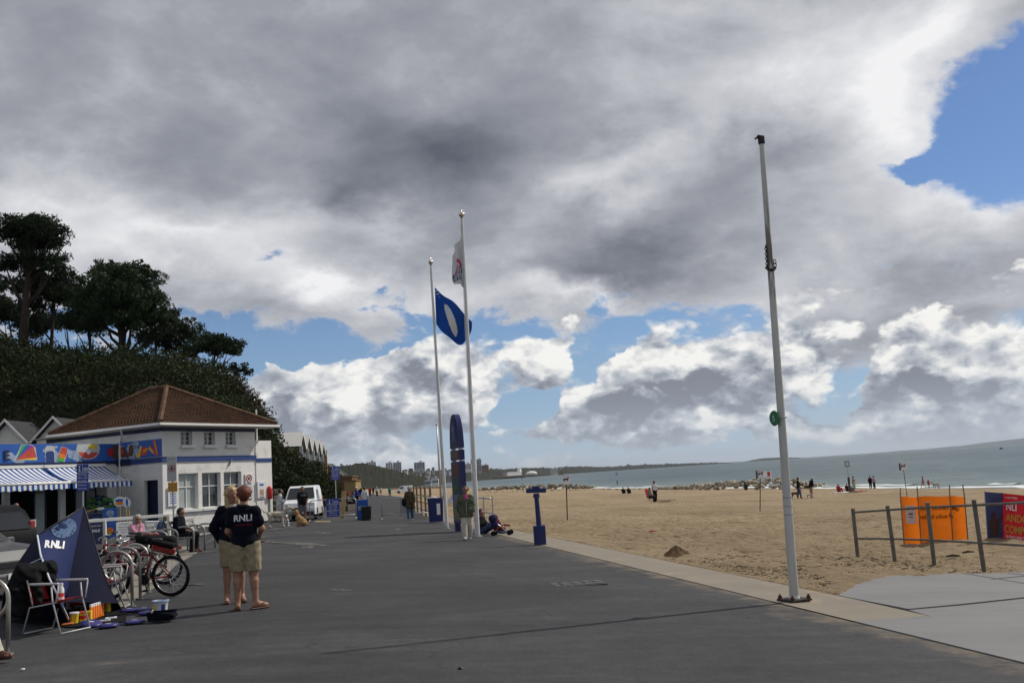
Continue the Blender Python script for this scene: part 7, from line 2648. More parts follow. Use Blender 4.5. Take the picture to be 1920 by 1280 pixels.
suv_prof = [(-2.25, .35), (-2.3, .75), (-2.1, .98), (-1.15, 1.12), (-.45, 1.66), (.2, 1.74), (1.5, 1.70), (1.85, 1.55), (2.22, 1.05), (2.28, .55), (2.2, .32)]
suv_gl = dict(side=[[(-.95, 1.12), (-.40, 1.58), (.25, 1.66), (.25, 1.12)], [(.33, 1.12), (.33, 1.66), (1.2, 1.64), (1.2, 1.12)], [(1.28, 1.14), (1.28, 1.62), (1.55, 1.58), (1.8, 1.2)]],
              front=(-1.12, 1.14, -.47, 1.64, .12), rear=(2.175, 1.11, 1.875, 1.515, .16), mirror=-.85)
xr_ = at(66, 980, 23).x
car('dark parked people carrier at the left edge, rear towards the shop', (-13.85, 24.4, 0), 0, 4.56, 1.82, suv_prof, 1.0, M_CARDARK, 'parked_car', suv_gl, [(0, -1.4, 0), (0, 1.35, 0)], .33,
 [(.68, -2.12, .78, .36, .18, M_LAMP)], [(.77, 2.10, 1.10, .14, .40, M_TAILL)], 'cars parked beside the shop').rotation_euler = (0, 0, -2.2)
sal_prof = [(-2.2, .30), (-2.25, .62), (-2.05, .86), (-1.0, .98), (-.25, 1.40), (.5, 1.45), (1.3, 1.32), (1.95, .98), (2.2, .92), (2.22, .5), (2.15, .3)]
sal_gl = dict(side=[[(-.85, .98), (-.25, 1.33), (.25, 1.37), (.25, .98)], [(.33, .98), (.33, 1.37), (1.15, 1.27), (1.5, .98)]], front=(-.98, 1.0, -.27, 1.385, .12), rear=(1.9, 1.0, 1.33, 1.30, .14), mirror=-.7)
xr_ = at(46, 1040, 18.2).x
car('silver parked car at the left edge with its clear headlight towards the tent', (-11.2, 19.2, 0), 0, 4.5, 1.75, sal_prof, .92, M_CARSILV, 'parked_car', sal_gl, [(0, -1.35, 0), (0, 1.35, 0)], .31,
 [(.60, -2.12, .70, .44, .19, M_LAMP)], [(.66, 2.16, .80, .34, .18, M_TAILL)], 'cars parked beside the shop').rotation_euler = (0, 0, 1.126)
van_prof = [(-2.05, .30), (-2.12, .60), (-2.0, .92), (-1.35, 1.10), (-.75, 1.72), (-.4, 1.82), (1.95, 1.82), (2.08, 1.6), (2.12, .5), (2.05, .3)]
van_gl = dict(side=[[(-1.15, 1.12), (-.72, 1.58), (-.05, 1.62), (-.05, 1.10)]], front=(-1.33, 1.12, -.77, 1.70, .10), rear=(2.11, 1.1, 2.09, 1.55, .2), mirror=-1.0)
a = ground_at(553, 52.7)
car('small white van parked facing the camera beside the stone wall', (a.x, 54.8, a.z), 0.1, 4.2, 1.72, van_prof, .98, M_VANW, 'parked_van', van_gl, [(0, -1.3, 0), (0, 1.35, 0)], .31,
 [(.60, -2.0, .80, .38, .26, M_LAMP)], [(.78, 2.06, 1.0, .12, .4, M_TAILL)], None, 'van', plate=False)
a = gp(758, 924)
car('tiny white pickup parked on the sand far beyond the barrier', a, -PI / 2, 4.2, 1.72, van_prof, .98, M_VANW, 'parked_van', van_gl, [(0, -1.3, 0), (0, 1.35, 0)], .31,
 [(.60, -2.0, .80, .38, .26, M_LAMP)], [(.78, 2.06, 1.0, .12, .4, M_TAILL)], None, 'van', plate=False)
# ------------------------------------------------------------------ display boards by the barrier
a = ground_at(679, 52.3)
ab = thing('display_board', 'blue printed A-board standing beside the barrier', 'sign', a, .1)
for s, nm in ((-1, 'front_panel'), (1, 'back_panel')):
 o = MB().bbox((0, s * .2, .52), (.58, .03, 1.05), rotm(-s * .2, 0, 0), .01).build(nm, M_LBLUE, ab)
MB().box((0, -.24, .62), (.44, .01, .22), rotm(.2, 0, 0)).build('printed_picture', M_PALE, ab)
text('OPEN', .12, Matrix.Translation((0, -.20, .86)) @ Matrix.Rotation(PI / 2 - .2, 4, 'X'), M_TEXT, ab, 'lettering', 'CENTER')
MB().bbox((0, -.05, .03), (.62, .55, .06), None, .01).build('base', M_BLACK, ab)
a = ground_at(685.5, 51.2)
ac = thing('sandwich_board', 'plain black sandwich board seen from behind, by the blue A-board', 'sign', a, -.15)
for s in (-1, 1):
 MB().bbox((0, s * .16, .36), (.42, .03, .72), rotm(-s * .16, 0, 0), .02).build('panel', M_BLACK, ac)
MB().box((0, -.05, .04), (.44, .4, .03)).build('spreader', M_BLACK, ac)
a = ground_at(643, 56)
wp = thing('leaning_board', 'weathered pale board leaning beside the low wall', 'board', a)
MB().bbox((0, 0, .75), (.24, .06, 1.5), rotm(0, .1, 0), .01).build('plank', M_TAN, wp)
# ------------------------------------------------------------------ shop forecourt: white rail, info board, goods
a, c = ground_at(150, 34.2), ground_at(319, 36.2)
wf = thing('white_rail', 'white painted post and rail with hung notices in front of the shop', 'railing', a)
d = c - a
ang_ = math.atan2(d.y, d.x)
MB().bbox(d / 2 + V(0, 0, 1.0), (d.length, .06, .11), rotm(0, 0, ang_), .01).build('top_rail', M_WHITE2, wf)
for q in (.0, .26, .98):
 MB().bbox(d * q + V(0, .01, .5), (.10, .10, 1.0), None, .01).build('post', M_WHITE2, wf)
a2 = ground_at(232, 34.9)
ib = thing('hung_notice', 'pale grey printed notice hung under the white rail', 'notice', (a2.x, 34.9, 0), ang_)
MB().bbox((0, -.02, .58), (.55, .03, .62), None, .008).build('board', M_SIGNW, ib)
for i, (tx, z) in enumerate((('CYCLISTS', .80), ('Please do not', .70), ('chain bikes to', .61), ('this rail', .52), ('Thank you', .40))):
 text(tx, .07, Matrix.Translation((0, -.04, z)) @ Matrix.Rotation(PI / 2, 4, 'X'), M_TEXTK, ib, 'lettering', 'CENTER')
a2 = ground_at(180, 34.5)
ib = thing('hung_notice', 'navy sale poster hung under the white rail beside the tent', 'notice', (a2.x, 34.45, 0), ang_)
MB().bbox((0, -.02, .56), (.40, .03, .72), None, .008).build('board', M_NAVY, ib)
text('SALE', .13, Matrix.Translation((0, -.04, .62)) @ Matrix.Rotation(PI / 2, 4, 'X'), M_TEXT, ib, 'lettering', 'CENTER', .01)
text('NOW ON', .07, Matrix.Translation((0, -.04, .80)) @ Matrix.Rotation(PI / 2, 4, 'X'), M_TEXT, ib, 'lettering', 'CENTER')
# bodyboards and display bins
def goods(px, py_t, py_b, w_px, Y, label, mt, cat, name, prt):
 c0 = at(px, py_b, Y)
 t = thing(name, label, cat, (c0.x, Y, max(0, c0.z)), .2)
 k = Y / FPX
 h_ = (py_b - py_t) * k
 MB().bbox((0, 0, h_ / 2), (w_px * k, .04, h_), None, .012).build('panel', mt, t)
 if prt:
  m2 = MB()
  for (x, z, rx, rz_, mm) in prt:
   MB().add([(p[0], -.024, p[1]) for p in ell(x * w_px * k, z * h_, rx * w_px * k, rz_ * h_, 12)], [tuple(range(12))]).build('printed_picture', mm, t)
 return t
goods(207, 953, 985, 26, 38, 'bright blue display bin with pale print outside the shop', M_LBLUE, 'display', 'display_bin', [(0, .72, .28, .18, M_PALE), (.05, .5, .16, .2, M_PALE)])
goods(180, 962, 990, 24, 38.3, 'navy display bin left of the bright blue one', M_NAVY, 'display', 'display_bin', [(0, .6, .3, .08, M_PALE)])
goods(207, 982, 1008, 22, 36.6, 'blue poster with orange print below the bright blue bin', M_LBLUE, 'display', 'hung_poster', [(0, .5, .3, .25, M_ORG), (-.1, .3, .2, .15, M_YEL)])
goods(62, 974, 988, 10, 40, 'white notice with blue disc beside the parked car', M_SIGNW, 'notice', 'small_notice', [(0, .5, .3, .3, M_LBLUE)])
def bodyboard(px, py, w_px, h_px, Y, label, prts, mt, handle=True):
 c0 = at(px, py, Y)
 k = Y / FPX
 t = thing('bodyboard', label, 'bodyboard', (c0.x, Y, c0.z), .3, 'bodyboards on sticks at the shop corner')
 MB().prism(ell(0, 0, w_px * k / 2, h_px * k / 2, 16), -.02, .02).build('board', mt, t)
 for (x, z, rx, rz_, mm) in prts:
  MB().prism(ell(x * w_px * k, z * h_px * k, rx * w_px * k, rz_ * h_px * k, 12), -.03, -.021).build('printed_picture', mm, t)
 if handle:
  MB().tube([(.0, .01, -h_px * k / 2), (.05, .02, -c0.z + .02)], .03, 6).build('stick', M_TAN, t)
 return t
bodyboard(224, 940, 20, 19, 38, 'round white bodyboard with red and blue stripes', [(0, .12, .38, .15, M_LBLUE), (0, -.15, .36, .18, M_ORG)], M_SIGNW)
bodyboard(236, 941, 10, 19, 37.8, 'narrow white bodyboard with blue edge', [(.2, 0, .2, .4, M_LBLUE)], M_SIGNW)
bodyboard(241, 943, 9, 18, 38.2, 'pale blue bodyboard at the right of the bundle', [(.1, 0, .25, .35, M_SIGNW)], M_PALE)
c0 = at(188, 953, 37.4)
bd_ = thing('paddle', 'cream bladed paddle lying across the display bins', 'paddle', (c0.x, 37.4, c0.z), .1)
MB().prism(ell(0, 0, .14, .05, 12), -.02, .02).build('blade', M_HUTW, bd_)
MB().tube([(-.6, 0, -.12), (-.12, 0, 0)], .02, 6).build('shaft', M_TAN, bd_)
M_DGRN = mat('dull green vinyl', (0.04, 0.13, 0.025), .5, .3, 4)
for (px, py, s, mt, nm) in ((178, 945, .22, M_DGRN, 'left'), (205, 944, .22, M_DGRN, 'right'), (192, 940, .2, M_NAVY, 'middle')):
 c0 = at(px, py, 48.6)
 t = thing('inflatable_toy', '%s inflatable beach toy hanging in the dark shop opening, %s of three' % ('green' if mt is M_DGRN else 'navy', nm), 'inflatable', c0)
 ring = [(s * 1.3 * math.cos(q), 0, s * .8 * math.sin(q)) for q in [j * 6.283 / 14 for j in range(14)]]
 MB().tube(ring, .13, 8, closed=True).build('ring', mt, t, True)
 MB().ball((-s * .9, -.05, s * .9), .16, 8).build('head', mt, t, True)
# ------------------------------------------------------------------ benches with hooped steel arms
M_BENCH = mat('dull bench steel', (.30, .29, .27), .5, .12, 6, metal=.5)
def bench(y0, y1, px, label, first=[]):
 c0 = ground_at(px, y0)
 t = thing('steel_bench', label, 'bench', (c0.x, y0, 0), 0, 'steel benches facing the sea')
 L_ = y1 - y0
 for i in range(5):
  MB().bbox((.02 + .10 * i, L_ / 2, .455), (.07, L_, .03), None, .008).build('seat_slat', M_BENCH, t)
 for i in range(3):
  MB().bbox((-.08 - .05 * i, L_ / 2, .60 + .15 * i), (.03, L_, .09), rotm(0, -.2, 0), .008).build('back_slat', M_BENCH, t)
 for q in (.02, .5, .98):
  y = L_ * q
  path = [(-.22, y, .95), (-.02, y, .40), (-.02, y, 0)]
  MB().tube(path, .026, 7).build('back_leg', M_BENCH, t, True)
  arc = [V(-.10, y, .60)]
  for k in range(9):
   a = PI - k / 8 * PI
   arc.append(V(.20 + .30 * math.cos(a), y, .60 + .16 * math.sin(a)))
  arc.append(V(.50, y, 0))
  MB().tube(arc, .028, 8).build('hoop_arm', M_BENCH, t, True)
  MB().tube([(-.02, y, .43), (.5, y, .43)], .02, 6).build('seat_bearer', M_BENCH, t)
 return t
bench(26.5, 28.3, 254, 'steel bench with hooped arms under the woman in pink')
bench(29.3, 31.4, 329, 'steel bench with hooped arms under the man in navy')
c0 = ground_at(286, 29.6)
bk = thing('carrier_box', 'stack of white cartons standing on the bench between the two sitters', 'box', (c0.x, 29.6, .47))
for i in range(3):
 MB().bbox((0, 0, .09 + .17 * i), (.40, .3, .16), rotm(0, .06, .1), .01).build('carton', M_SIGNW, bk)
c0 = ground_at(302, 29.3)
bg = thing('rucksack', 'blue and grey rucksack on the bench beside the white cartons', 'bag', (c0.x, 29.3, .47))
MB().ball((0, 0, .26), .22, 10, (.6, .9, 1.25)).build('body', M_CDENIM, bg, True)
MB().tube([(.12, -.1, .1), (.17, -.12, .3), (.08, -.08, .5)], .02, 5).build('strap', M_CBLACK, bg)
c0 = ground_at(309, 29.8)
fl = thing('steel_flask', 'silver drinks flask with dark cap on the bench by the rucksack', 'flask', (c0.x, 29.8, .47))
MB().lathe([(.07, 0), (.075, .02), (.075, .42), (.05, .48)], (0, 0, 0), 12).build('body', M_SILVER, fl, 40)
MB().lathe([(.055, .48), (.06, .5), (.06, .6), (.04, .63)], (0, 0, 0), 12).build('cap', M_BROWN, fl, 40)
# ------------------------------------------------------------------ cycle stands: curled steel hoops
M_PAVE = mat('pale paving', (0.24, 0.22, 0.19), .9, .15, 2.5, dirt=((.10, .095, .09), .5, 3, .6))
pz = [gp(*q) for q in ((195, 1143), (232, 1138), (290, 1100), (330, 1058), (372, 1034), (350, 1024), (250, 1030), (190, 1060))]
n = len(pz)
pv_ = MB().add([(p.x, p.y, p.z + .012) for p in pz] + [(p.x, p.y, p.z - .1) for p in pz], [tuple(range(n))[::-1]] + [((i + 1) % n, (i + 1) % n + n, i + n, i) for i in range(n)])
o = pv_.build('paving', M_PAVE)
if o.data.polygons[0].normal.z < 0:
 o.data.flip_normals()
tag(o, kind='structure')
M_STAND = mat('brushed stand steel', (0.40, 0.38, 0.35), .38, .12, 6, metal=.7)
def curl(px, py, label, rz=0.0, scale=1.0, group='curled steel cycle stands', extra=True):
 g_ = gp(px, py)
 t = thing('cycle_stand', label, 'cycle stand', g_, rz, group)
 R_ = .235
 path = [V(0, 0, 0), V(0, 0, .5), V(0, 0, .62)]
 for k in range(1, 29):
  a = k / 28 * 2 * PI * .97
  rr_ = R_ * (1 - .08 * k / 28)
  path.append(V(-R_ + rr_ * math.cos(a), .05 * k / 28, .62 + rr_ * math.sin(a)))
 MB().tube(path, .026, 9).build('curled_tube', M_STAND, t, True)
 if extra:
  MB().tube([(-.33, .04, 0), (-.33, .04, .46)], .026, 9).build('rear_leg', M_STAND, t, True)
 MB().lathe([(.06, 0), (.06, .012)], (0, 0, 0), 12).build('foot_plate', M_GREYM, t)
 return t
curl(248, 1136, 'curled steel cycle stand nearest to the tent', .1)
curl(263, 1122, 'curled steel cycle stand second from the tent', .1)
curl(278, 1110, 'curled steel cycle stand third from the tent, by the red frame', .1)
curl(15, 1226, 'curled steel cycle stand at the bottom left corner of the frame', .05, group=None, extra=False)
# ------------------------------------------------------------------ bicycles
M_BIKER = mat('red bicycle enamel', (0.24, 0.018, 0.016), .3, .1, 4, coat=.5)
M_BIKES = mat('silver bicycle enamel', (0.36, 0.34, 0.33), .3, .1, 4, metal=.4)
M_CHROME = mat('chrome', (0.55, 0.55, 0.55), .18, .05, 4, metal=1.0)
def bicycle(label, loc, rz, frame_m, lean=0.0, seat_cover=None, child=False):
 """front towards -X, rear wheel centre at x = +.53 ; lies in the local XZ plane"""
 t = thing('bicycle', label, 'bicycle', loc, rz, 'bicycles in the stands')
 R_ = .335
 xr, xf = .53, -.55
 def bwheel(x, steer=0.0):
  w = MB()
  ring = [V(R_ * math.cos(a), 0, R_ * math.sin(a)) for a in [j * 2 * PI / 36 for j in range(36)]]
  w.tube([p * ((R_ - .02) / R_) for p in ring], .026, 7, closed=True)
  ob = w.build('wheel', M_TYRE, t, True, loc=(x, 0, R_), rot=(0, 0, steer))
  MB().tube([p * ((R_ - .055) / R_) for p in ring], .012, 5, closed=True).build('rim', M_CHROME, ob, True)
  sp = MB()
  for j in range(18):
   a = j * 2 * PI / 18
   sp.tube([V(.02 * math.cos(a + .6), .03 * (-1) ** j, .02 * math.sin(a + .6)), V((R_ - .055) * math.cos(a), 0, (R_ - .055) * math.sin(a))], .0022, 3, False)
  sp.build('spokes', M_CHROME, ob)['kind'] = 'stuff'
  MB().lathe([(.022, -.05), (.03, -.03), (.03, .03), (.022, .05)], (0, 0, 0), 10, rotm(PI / 2, 0, 0)).build('hub', M_BLACK, ob)
  return ob
 bwheel(xr)
 bwheel(xf, .3)
 bb_, st, hd_ = V(.08, 0, .30), V(.22, 0, .76), V(-.36, 0, .80)
 hb = V(-.40, 0, .66)
 fr = MB()
 fr.tube([bb_, hb], .024, 8).tube([hd_ + V(0, 0, -.04), st + V(-.02, 0, -.06)], .022, 8).tube([bb_, st], .020, 8).tube([hd_, hb + V(-.01, 0, -.03)], .026, 8)
 for s in (-1, 1):
  fr.tube([st + V(-.01, 0, -.08), V(xr, s * .065, R_)], .011, 6).tube([bb_, V(xr, s * .065, R_)], .013, 6)
 fr.build('frame', frame_m, t, True)
 fk = MB()
 for s in (-1, 1):
  fk.tube([hb + V(0, s * .05, 0), V(xf, s * .05, R_)], .015, 6)
 fk.tube([hb + V(0, -.05, 0), hb + V(0, .05, 0)], .02, 6)
 fk.build('fork', M_CHROME, t, True)
 hbz = V(-.33, 0, .94)
 hbm = MB().tube([hd_, hbz], .016, 6).tube([hbz + V(.10, -.30, .03), hbz + V(-.02, -.16, .0), hbz, hbz + V(-.02, .16, .0), hbz + V(.10, .30, .03)], .013, 6)
 ho = hbm.build('handlebar', M_CHROME, t, True)
 for s in (-1, 1):
  MB().tube([hbz + V(.05, s * .24, .02), hbz + V(.13, s * .34, .03)], .019, 7).build('grip', M_BLACK, ho, True)
  MB().tube([hbz + V(-.03, s * .2, .01), hbz + V(-.09, s * .24, -.02), hbz + V(-.06, s * .30, -.05)], .006, 4).build('brake_lever', M_CHROME, ho)
 MB().tube([st, st + V(.05, 0, .16)], .014, 6).build('seat_post', M_CHROME, t)
 sd_ = MB()
 sd_.ball(st + V(.10, 0, .19), .10, 10, (1.0, .8, .32)).ball(st + V(-.03, 0, .20), .06, 8, (1.6, .55, .4))
 sd_.build('saddle', seat_cover or M_BLACK, t, True)
 MB().lathe([(.085, -.004), (.09, 0), (.085, .004)], bb_ + V(0, -.05, 0), 18, rotm(PI / 2, 0, 0)).build('chainring', M_BLACK, t)
 cr_ = MB().tube([bb_ + V(0, -.06, 0), bb_ + V(.06, -.08, -.16)], .011, 6).box(bb_ + V(.06, -.12, -.17), (.09, .09, .025)).tube([bb_ + V(0, .06, 0), bb_ + V(-.06, .08, .16)], .011, 6).box(bb_ + V(-.06, .12, .17), (.09, .09, .025))
 cr_.build('cranks', M_BLACK, t)['kind'] = 'stuff'
 MB().tube([bb_ + V(0, -.05, .085), V(xr, -.05, R_ + .035), V(xr + .04, -.05, R_), V(xr, -.05, R_ - .035), bb_ + V(0, -.05, -.085)], .005, 4).build('chain', M_CHAIN, t)
 MB().lathe([(.05, -.012), (.035, .012)], V(xr, -.05, R_), 14, rotm(PI / 2, 0, 0)).build('cassette', M_BLACK, t)
 MB().tube([V(xr, -.06, R_ - .03), V(xr + .03, -.07, R_ - .12), V(xr + .0, -.07, R_ - .17)], .014, 5).build('derailleur', M_CHROME, t)
 gd = [V(xr + (R_ + .03) * math.cos(a), 0, R_ + (R_ + .03) * math.sin(a)) for a in [PI * .35 + j * PI * .5 / 8 for j in range(9)]]
 if child:
  cs_ = MB().bbox(V(xr - .10, 0, .79), (.40, .13, .13), rotm(0, .28, 0), .03)
  cs_.build('rear_carrier', M_BIKER, t)['kind'] = 'stuff'
  MB().bbox(V(xr - .09, 0, .88), (.40, .2, .08), rotm(0, .28, 0), .02).build('black_bag', M_CBLACK, t)
  MB().lathe([(.03, -.02), (.035, 0), (.02, .02)], V(xr + .19, 0, .80), 8, rotm(0, PI / 2, 0)).build('rear_reflector', M_TAILL, t)
 else:
  MB().tube(gd, .03, 5, sq=.4).build('mudguard', M_BLACK, t)
 t.rotation_euler = (lean, 0, rz)
 return t
g_ = gp(321, 1117)
bicycle('red mountain bicycle with its rear wheel standing out towards the promenade', (g_.x - .53 * math.cos(.12), g_.y + .06, 0.0), -.10, M_BIKER, .05, child=True)
g_ = gp(300, 1098)
bicycle('silver framed bicycle leaning behind the red one', (g_.x - .55, g_.y + .3, 0.0), .05, M_BIKES, -.06, M_BIKER)
g_ = gp(285, 1088)
bicycle('red and chrome bicycle furthest back in the stands, handlebars by the tent', (g_.x - .72, g_.y + .4, 0.0), .12, M_BIKER, .08)
# helmet and bundle on the back of the red bicycle
g_ = at(309, 1027, gp(321, 1117).y + .1)
hb_ = thing('straw_hat', 'cream crumpled hat strapped on the red bicycle carrier', 'hat', g_)
MB().ball((0, 0, 0), .13, 10, (1.2, 1, .75)).build('crown', M_CCREAM, hb_, True)
MB().lathe([(.21, -.07), (.20, -.05), (.12, -.04)], (0, 0, 0), 14, rotm(.1, .25, 0)).build('brim', M_CCREAM, hb_, True)
g_ = at(297, 1014, gp(321, 1117).y + .1)
jk = thing('rolled_jacket', 'black jacket bundled over the saddle of the red bicycle', 'jacket', g_)
sdf_mesh('bundle', [((-.30, 0, .05), (.22, 0, -.01), .075, .09), ((-.1, -.08, .02), (.15, .06, -.08), .07, .06), ((-.3, .05, .06), (-.38, 0, .10), .05, .03)], .02, M_CBLACK, jk, .05)
# ------------------------------------------------------------------ beach tent with badge
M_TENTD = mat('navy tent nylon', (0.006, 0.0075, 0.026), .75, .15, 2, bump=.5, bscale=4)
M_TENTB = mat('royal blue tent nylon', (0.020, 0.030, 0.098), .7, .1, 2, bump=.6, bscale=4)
M_TENTP = mat('pale blue tent print', (0.10, 0.155, 0.27), .7, .06, 2)
M_TENTW = mat('white tent piping', (0.62, 0.66, 0.72), .7, .05, 2)
tb = gp(118, 1160)
tent = thing('beach_tent', 'blue pop-up beach tent with white RNLI print and round pale badge', 'tent', tb)
def tp(px, py, Y):
 return at(px, py, Y) - tb
def gpt(px, py):
 return gp(px, py) - tb
YA = 14.9
apex = tp(157, 950, YA)
ridge = [apex, tp(112, 977, 14.5), tp(70, 1003, 14.2), tp(30, 1062, 14.0), tp(8, 1112, 13.9), gpt(2, 1152)]
pipe = [tp(70, 1003, 14.2), tp(76, 1040, 13.7), tp(92, 1083, 13.35), tp(112, 1125, 13.2), gpt(132, 1168)]
seam = [apex, tp(146, 1005, 14.6), tp(133, 1070, 14.3), tp(126, 1112, 14.15), gpt(120, 1156)]
edge_r = [apex, tp(172, 1000, 15.0), tp(190, 1060, 14.9), tp(206, 1105, 14.8), gpt(228, 1143)]
def poly_at(pl_, t_):
 L_ = [0]
 for a, b2 in zip(pl_, pl_[1:]):
  L_.append(L_[-1] + (b2 - a).length)
 s = t_ * L_[-1]
 for i in range(len(pl_) - 1):
  if s <= L_[i + 1] + 1e-9:
   return pl_[i].lerp(pl_[i + 1], (s - L_[i]) / max(L_[i + 1] - L_[i], 1e-9))
 return pl_[-1]
def ruled(a, b2, nu, nv, belly=0.0, shift=Vector((0, 0, 0))):
 return MB().grid(lambda u, v_: poly_at(a, v_).lerp(poly_at(b2, v_), u) + Vector((0, -belly, 0)) * math.sin(u * PI) * math.sin(v_ * PI) + shift, nu, nv)
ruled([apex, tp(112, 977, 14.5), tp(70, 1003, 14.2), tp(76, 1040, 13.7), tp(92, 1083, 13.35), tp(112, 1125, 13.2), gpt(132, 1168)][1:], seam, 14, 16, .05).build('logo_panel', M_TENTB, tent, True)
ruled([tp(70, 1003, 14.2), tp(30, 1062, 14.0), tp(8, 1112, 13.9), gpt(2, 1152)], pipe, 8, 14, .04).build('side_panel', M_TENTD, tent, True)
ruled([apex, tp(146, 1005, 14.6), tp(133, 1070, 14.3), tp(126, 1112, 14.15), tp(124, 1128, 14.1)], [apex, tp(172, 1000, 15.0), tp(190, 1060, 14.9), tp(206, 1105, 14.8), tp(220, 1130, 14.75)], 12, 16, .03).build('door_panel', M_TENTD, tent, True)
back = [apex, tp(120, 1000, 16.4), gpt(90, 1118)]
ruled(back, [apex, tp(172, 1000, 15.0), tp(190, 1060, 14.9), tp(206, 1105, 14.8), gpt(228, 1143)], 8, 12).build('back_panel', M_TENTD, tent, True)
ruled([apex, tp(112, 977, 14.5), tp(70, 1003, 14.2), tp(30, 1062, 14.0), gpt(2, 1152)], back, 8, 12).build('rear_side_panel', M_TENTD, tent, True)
MB().tube(pipe, .013, 6).build('piping', M_TENTW, tent, True)
MB().tube(ridge, .013, 6).build('pole', M_BLACK, tent, True)
MB().tube(edge_r, .013, 6).build('pole', M_BLACK, tent, True)
MB().tube([tp(80, 1045, 13.6), tp(56, 1056, 13.6)], .006, 4).build('guy_line', M_TENTW, tent)
# flat black patch on the ground at the door
gpatch = [gpt(*q) for q in ((18, 1166), (132, 1176), (196, 1172), (236, 1164), (238, 1146), (226, 1140), (120, 1130))]
m2 = MB()
n = len(gpatch)
m2.add([p + V(0, 0, .010) for p in gpatch] + [p + V(0, 0, -.02) for p in gpatch], [tuple(range(n))[::-1]] + [((i + 1) % n, (i + 1) % n + n, i + n, i) for i in range(n)])
o = m2.build('door_patch', M_CBLACK, tent)
if o.data.polygons[0].normal.z < 0:
 o.data.flip_normals()
def tent_proj(mb_or_obj, dz=.02):
 """lay a flat piece (x, z in metres around the logo centre) on the logo panel"""
 lp = [c_ for c_ in COL.objects if c_.parent == tent and c_.name.startswith('logo_panel')][0]
 from mathutils.bvhtree import BVHTree
 bvh = BVHTree.FromPolygons([v_.co for v_ in lp.data.vertices], [p.vertices[:] for p in lp.data.polygons])
 return bvh
_bvh = tent_proj(None)
def on_tent(px, py, lift):
 d = ray(px, py)
 o0 = Vector((0, 0, CAM_H)) - tb
 h = _bvh.ray_cast(o0, d)
 if h[0] is None:
  return None
 return h[0] - d * lift
def tent_print(name, polys, mt, lift):
 m2 = MB()
 for pl_ in polys:
  ps = [on_tent(x, y, lift) for x, y in pl_]
  ps = [p for p in ps if p is not None]
  if len(ps) < 3:
   continue
  m2.add(ps, [tuple(range(len(ps)))])
 if m2.f:
  m2.build(name, mt, tent)
bx, by = 120, 989
tent_print('badge_disc', [[(bx + 24 * math.cos(a) * .98 - 3 * math.sin(a), by + 19 * math.sin(a)) for a in [j * 6.283 / 20 for j in range(20)]]], M_TENTP, .012)
for (x, y, rx, ry, aa) in ((118, 984, 7, 4.5, .5), (127, 990, 4.5, 3, .5), (131, 994, 5.5, 5, .4), (109, 990, 4, 3, .3)):
 tent_print('badge_figure', [[(x + (rx * cx_ * math.cos(aa) - ry * cy_ * math.sin(aa)), y + (rx * cx_ * math.sin(aa) + ry * cy_ * math.cos(aa))) for cx_, cy_ in ((-1, -1), (1, -1), (1, 1), (-1, 1))]], M_TENTB, .020)
rays_ = []
for j in range(14):
 a = j * 6.283 / 14
 rays_.append([(bx + 15 * math.cos(a - .04), by + 12 * math.sin(a - .04)), (bx + 22 * math.cos(a - .025), by + 17.5 * math.sin(a - .025)), (bx + 22 * math.cos(a + .025), by + 17.5 * math.sin(a + .025)), (bx + 15 * math.cos(a + .04), by + 12 * math.sin(a + .04))])
for rr_ in rays_:
 tent_print('badge_ray', [rr_], M_TENTB, .020)
for i, ch in enumerate('RNLI'):
 to = text(ch, 1.0, Matrix.Identity(4), M_TEXT, tent, 'lettering', thick=.055)
 x0_ = (83, 94.5, 106.5, 116.5)[i]
 ok_ = True
 bm = bmesh.new()
 bm.from_mesh(to.data)
 bmesh.ops.triangulate(bm, faces=bm.faces)
 bm.to_mesh(to.data)
 bm.free()
 for v_ in to.data.vertices:
  ww = 12.0 if ch != 'I' else 12.0
  q = on_tent(x0_ + v_.co.x * 16 + v_.co.y * 2.5, 1025 + .10 * (x0_ - 83) * .6 - v_.co.y * 18, .010)
  v_.co = q if q is not None else Vector((0, 0, -1))
# ------------------------------------------------------------------ folding chairs
M_ALU = mat('white coated chair tube', (.50, .50, .50), .4, .08, 5)
def folding_chair(label, loc, rz, seat_m=M_RED):
 """faces +X locally"""
 t = thing('folding_chair', label, 'chair', loc, rz, 'white tubed folding chairs')
 W_ = .50
 for s in (-1, 1):
  y = s * W_ / 2
  MB().tube([(-.30, y, .0), (-.18, y, .34), (.26, y, .40), (.30, y, .62)], .0105, 7).build('side_frame', M_ALU, t, True)
  MB().tube([(.34, y, .0), (.20, y, .42), (.18, y, .60)], .0105, 7).build('leg', M_ALU, t, True)
  MB().bbox((.05, y, .635), (.50, .045, .03), None, .01).build('armrest', M_ALU, t)
  MB().tube([(-.14, y * .95, .36), (-.28, y * .95, .82)], .0105, 7).build('back_upright', M_ALU, t, True)
 for x, z in ((-.30, .012), (.34, .012)):
  MB().tube([(x, -W_ / 2, z), (x, W_ / 2, z)], .0105, 7).build('floor_bar', M_ALU, t, True)
 MB().grid(lambda u, v_: (-.16 + .42 * u, -W_ / 2 + W_ * v_, .385 + .04 * u - .05 * math.sin(u * PI) * math.sin(v_ * PI)), 6, 6).build('seat', seat_m, t, True)
 MB().grid(lambda u, v_: (-.15 - .15 * u - .03 * math.sin(v_ * PI), -W_ / 2 + W_ * v_, .42 + .40 * u), 6, 6).build('back', seat_m, t, True)
 return t
g_ = gp(92, 1188)
CH = folding_chair('white tubed folding chair with red seat and a black jacket over its back', (g_.x - .02, g_.y + .22, 0), -.35)
g_ = gp(206, 1140)
c2 = dup(CH, (g_.x - .12, g_.y + .1, 0), .2, 'white tubed folding chair half hidden behind the right edge of the tent')
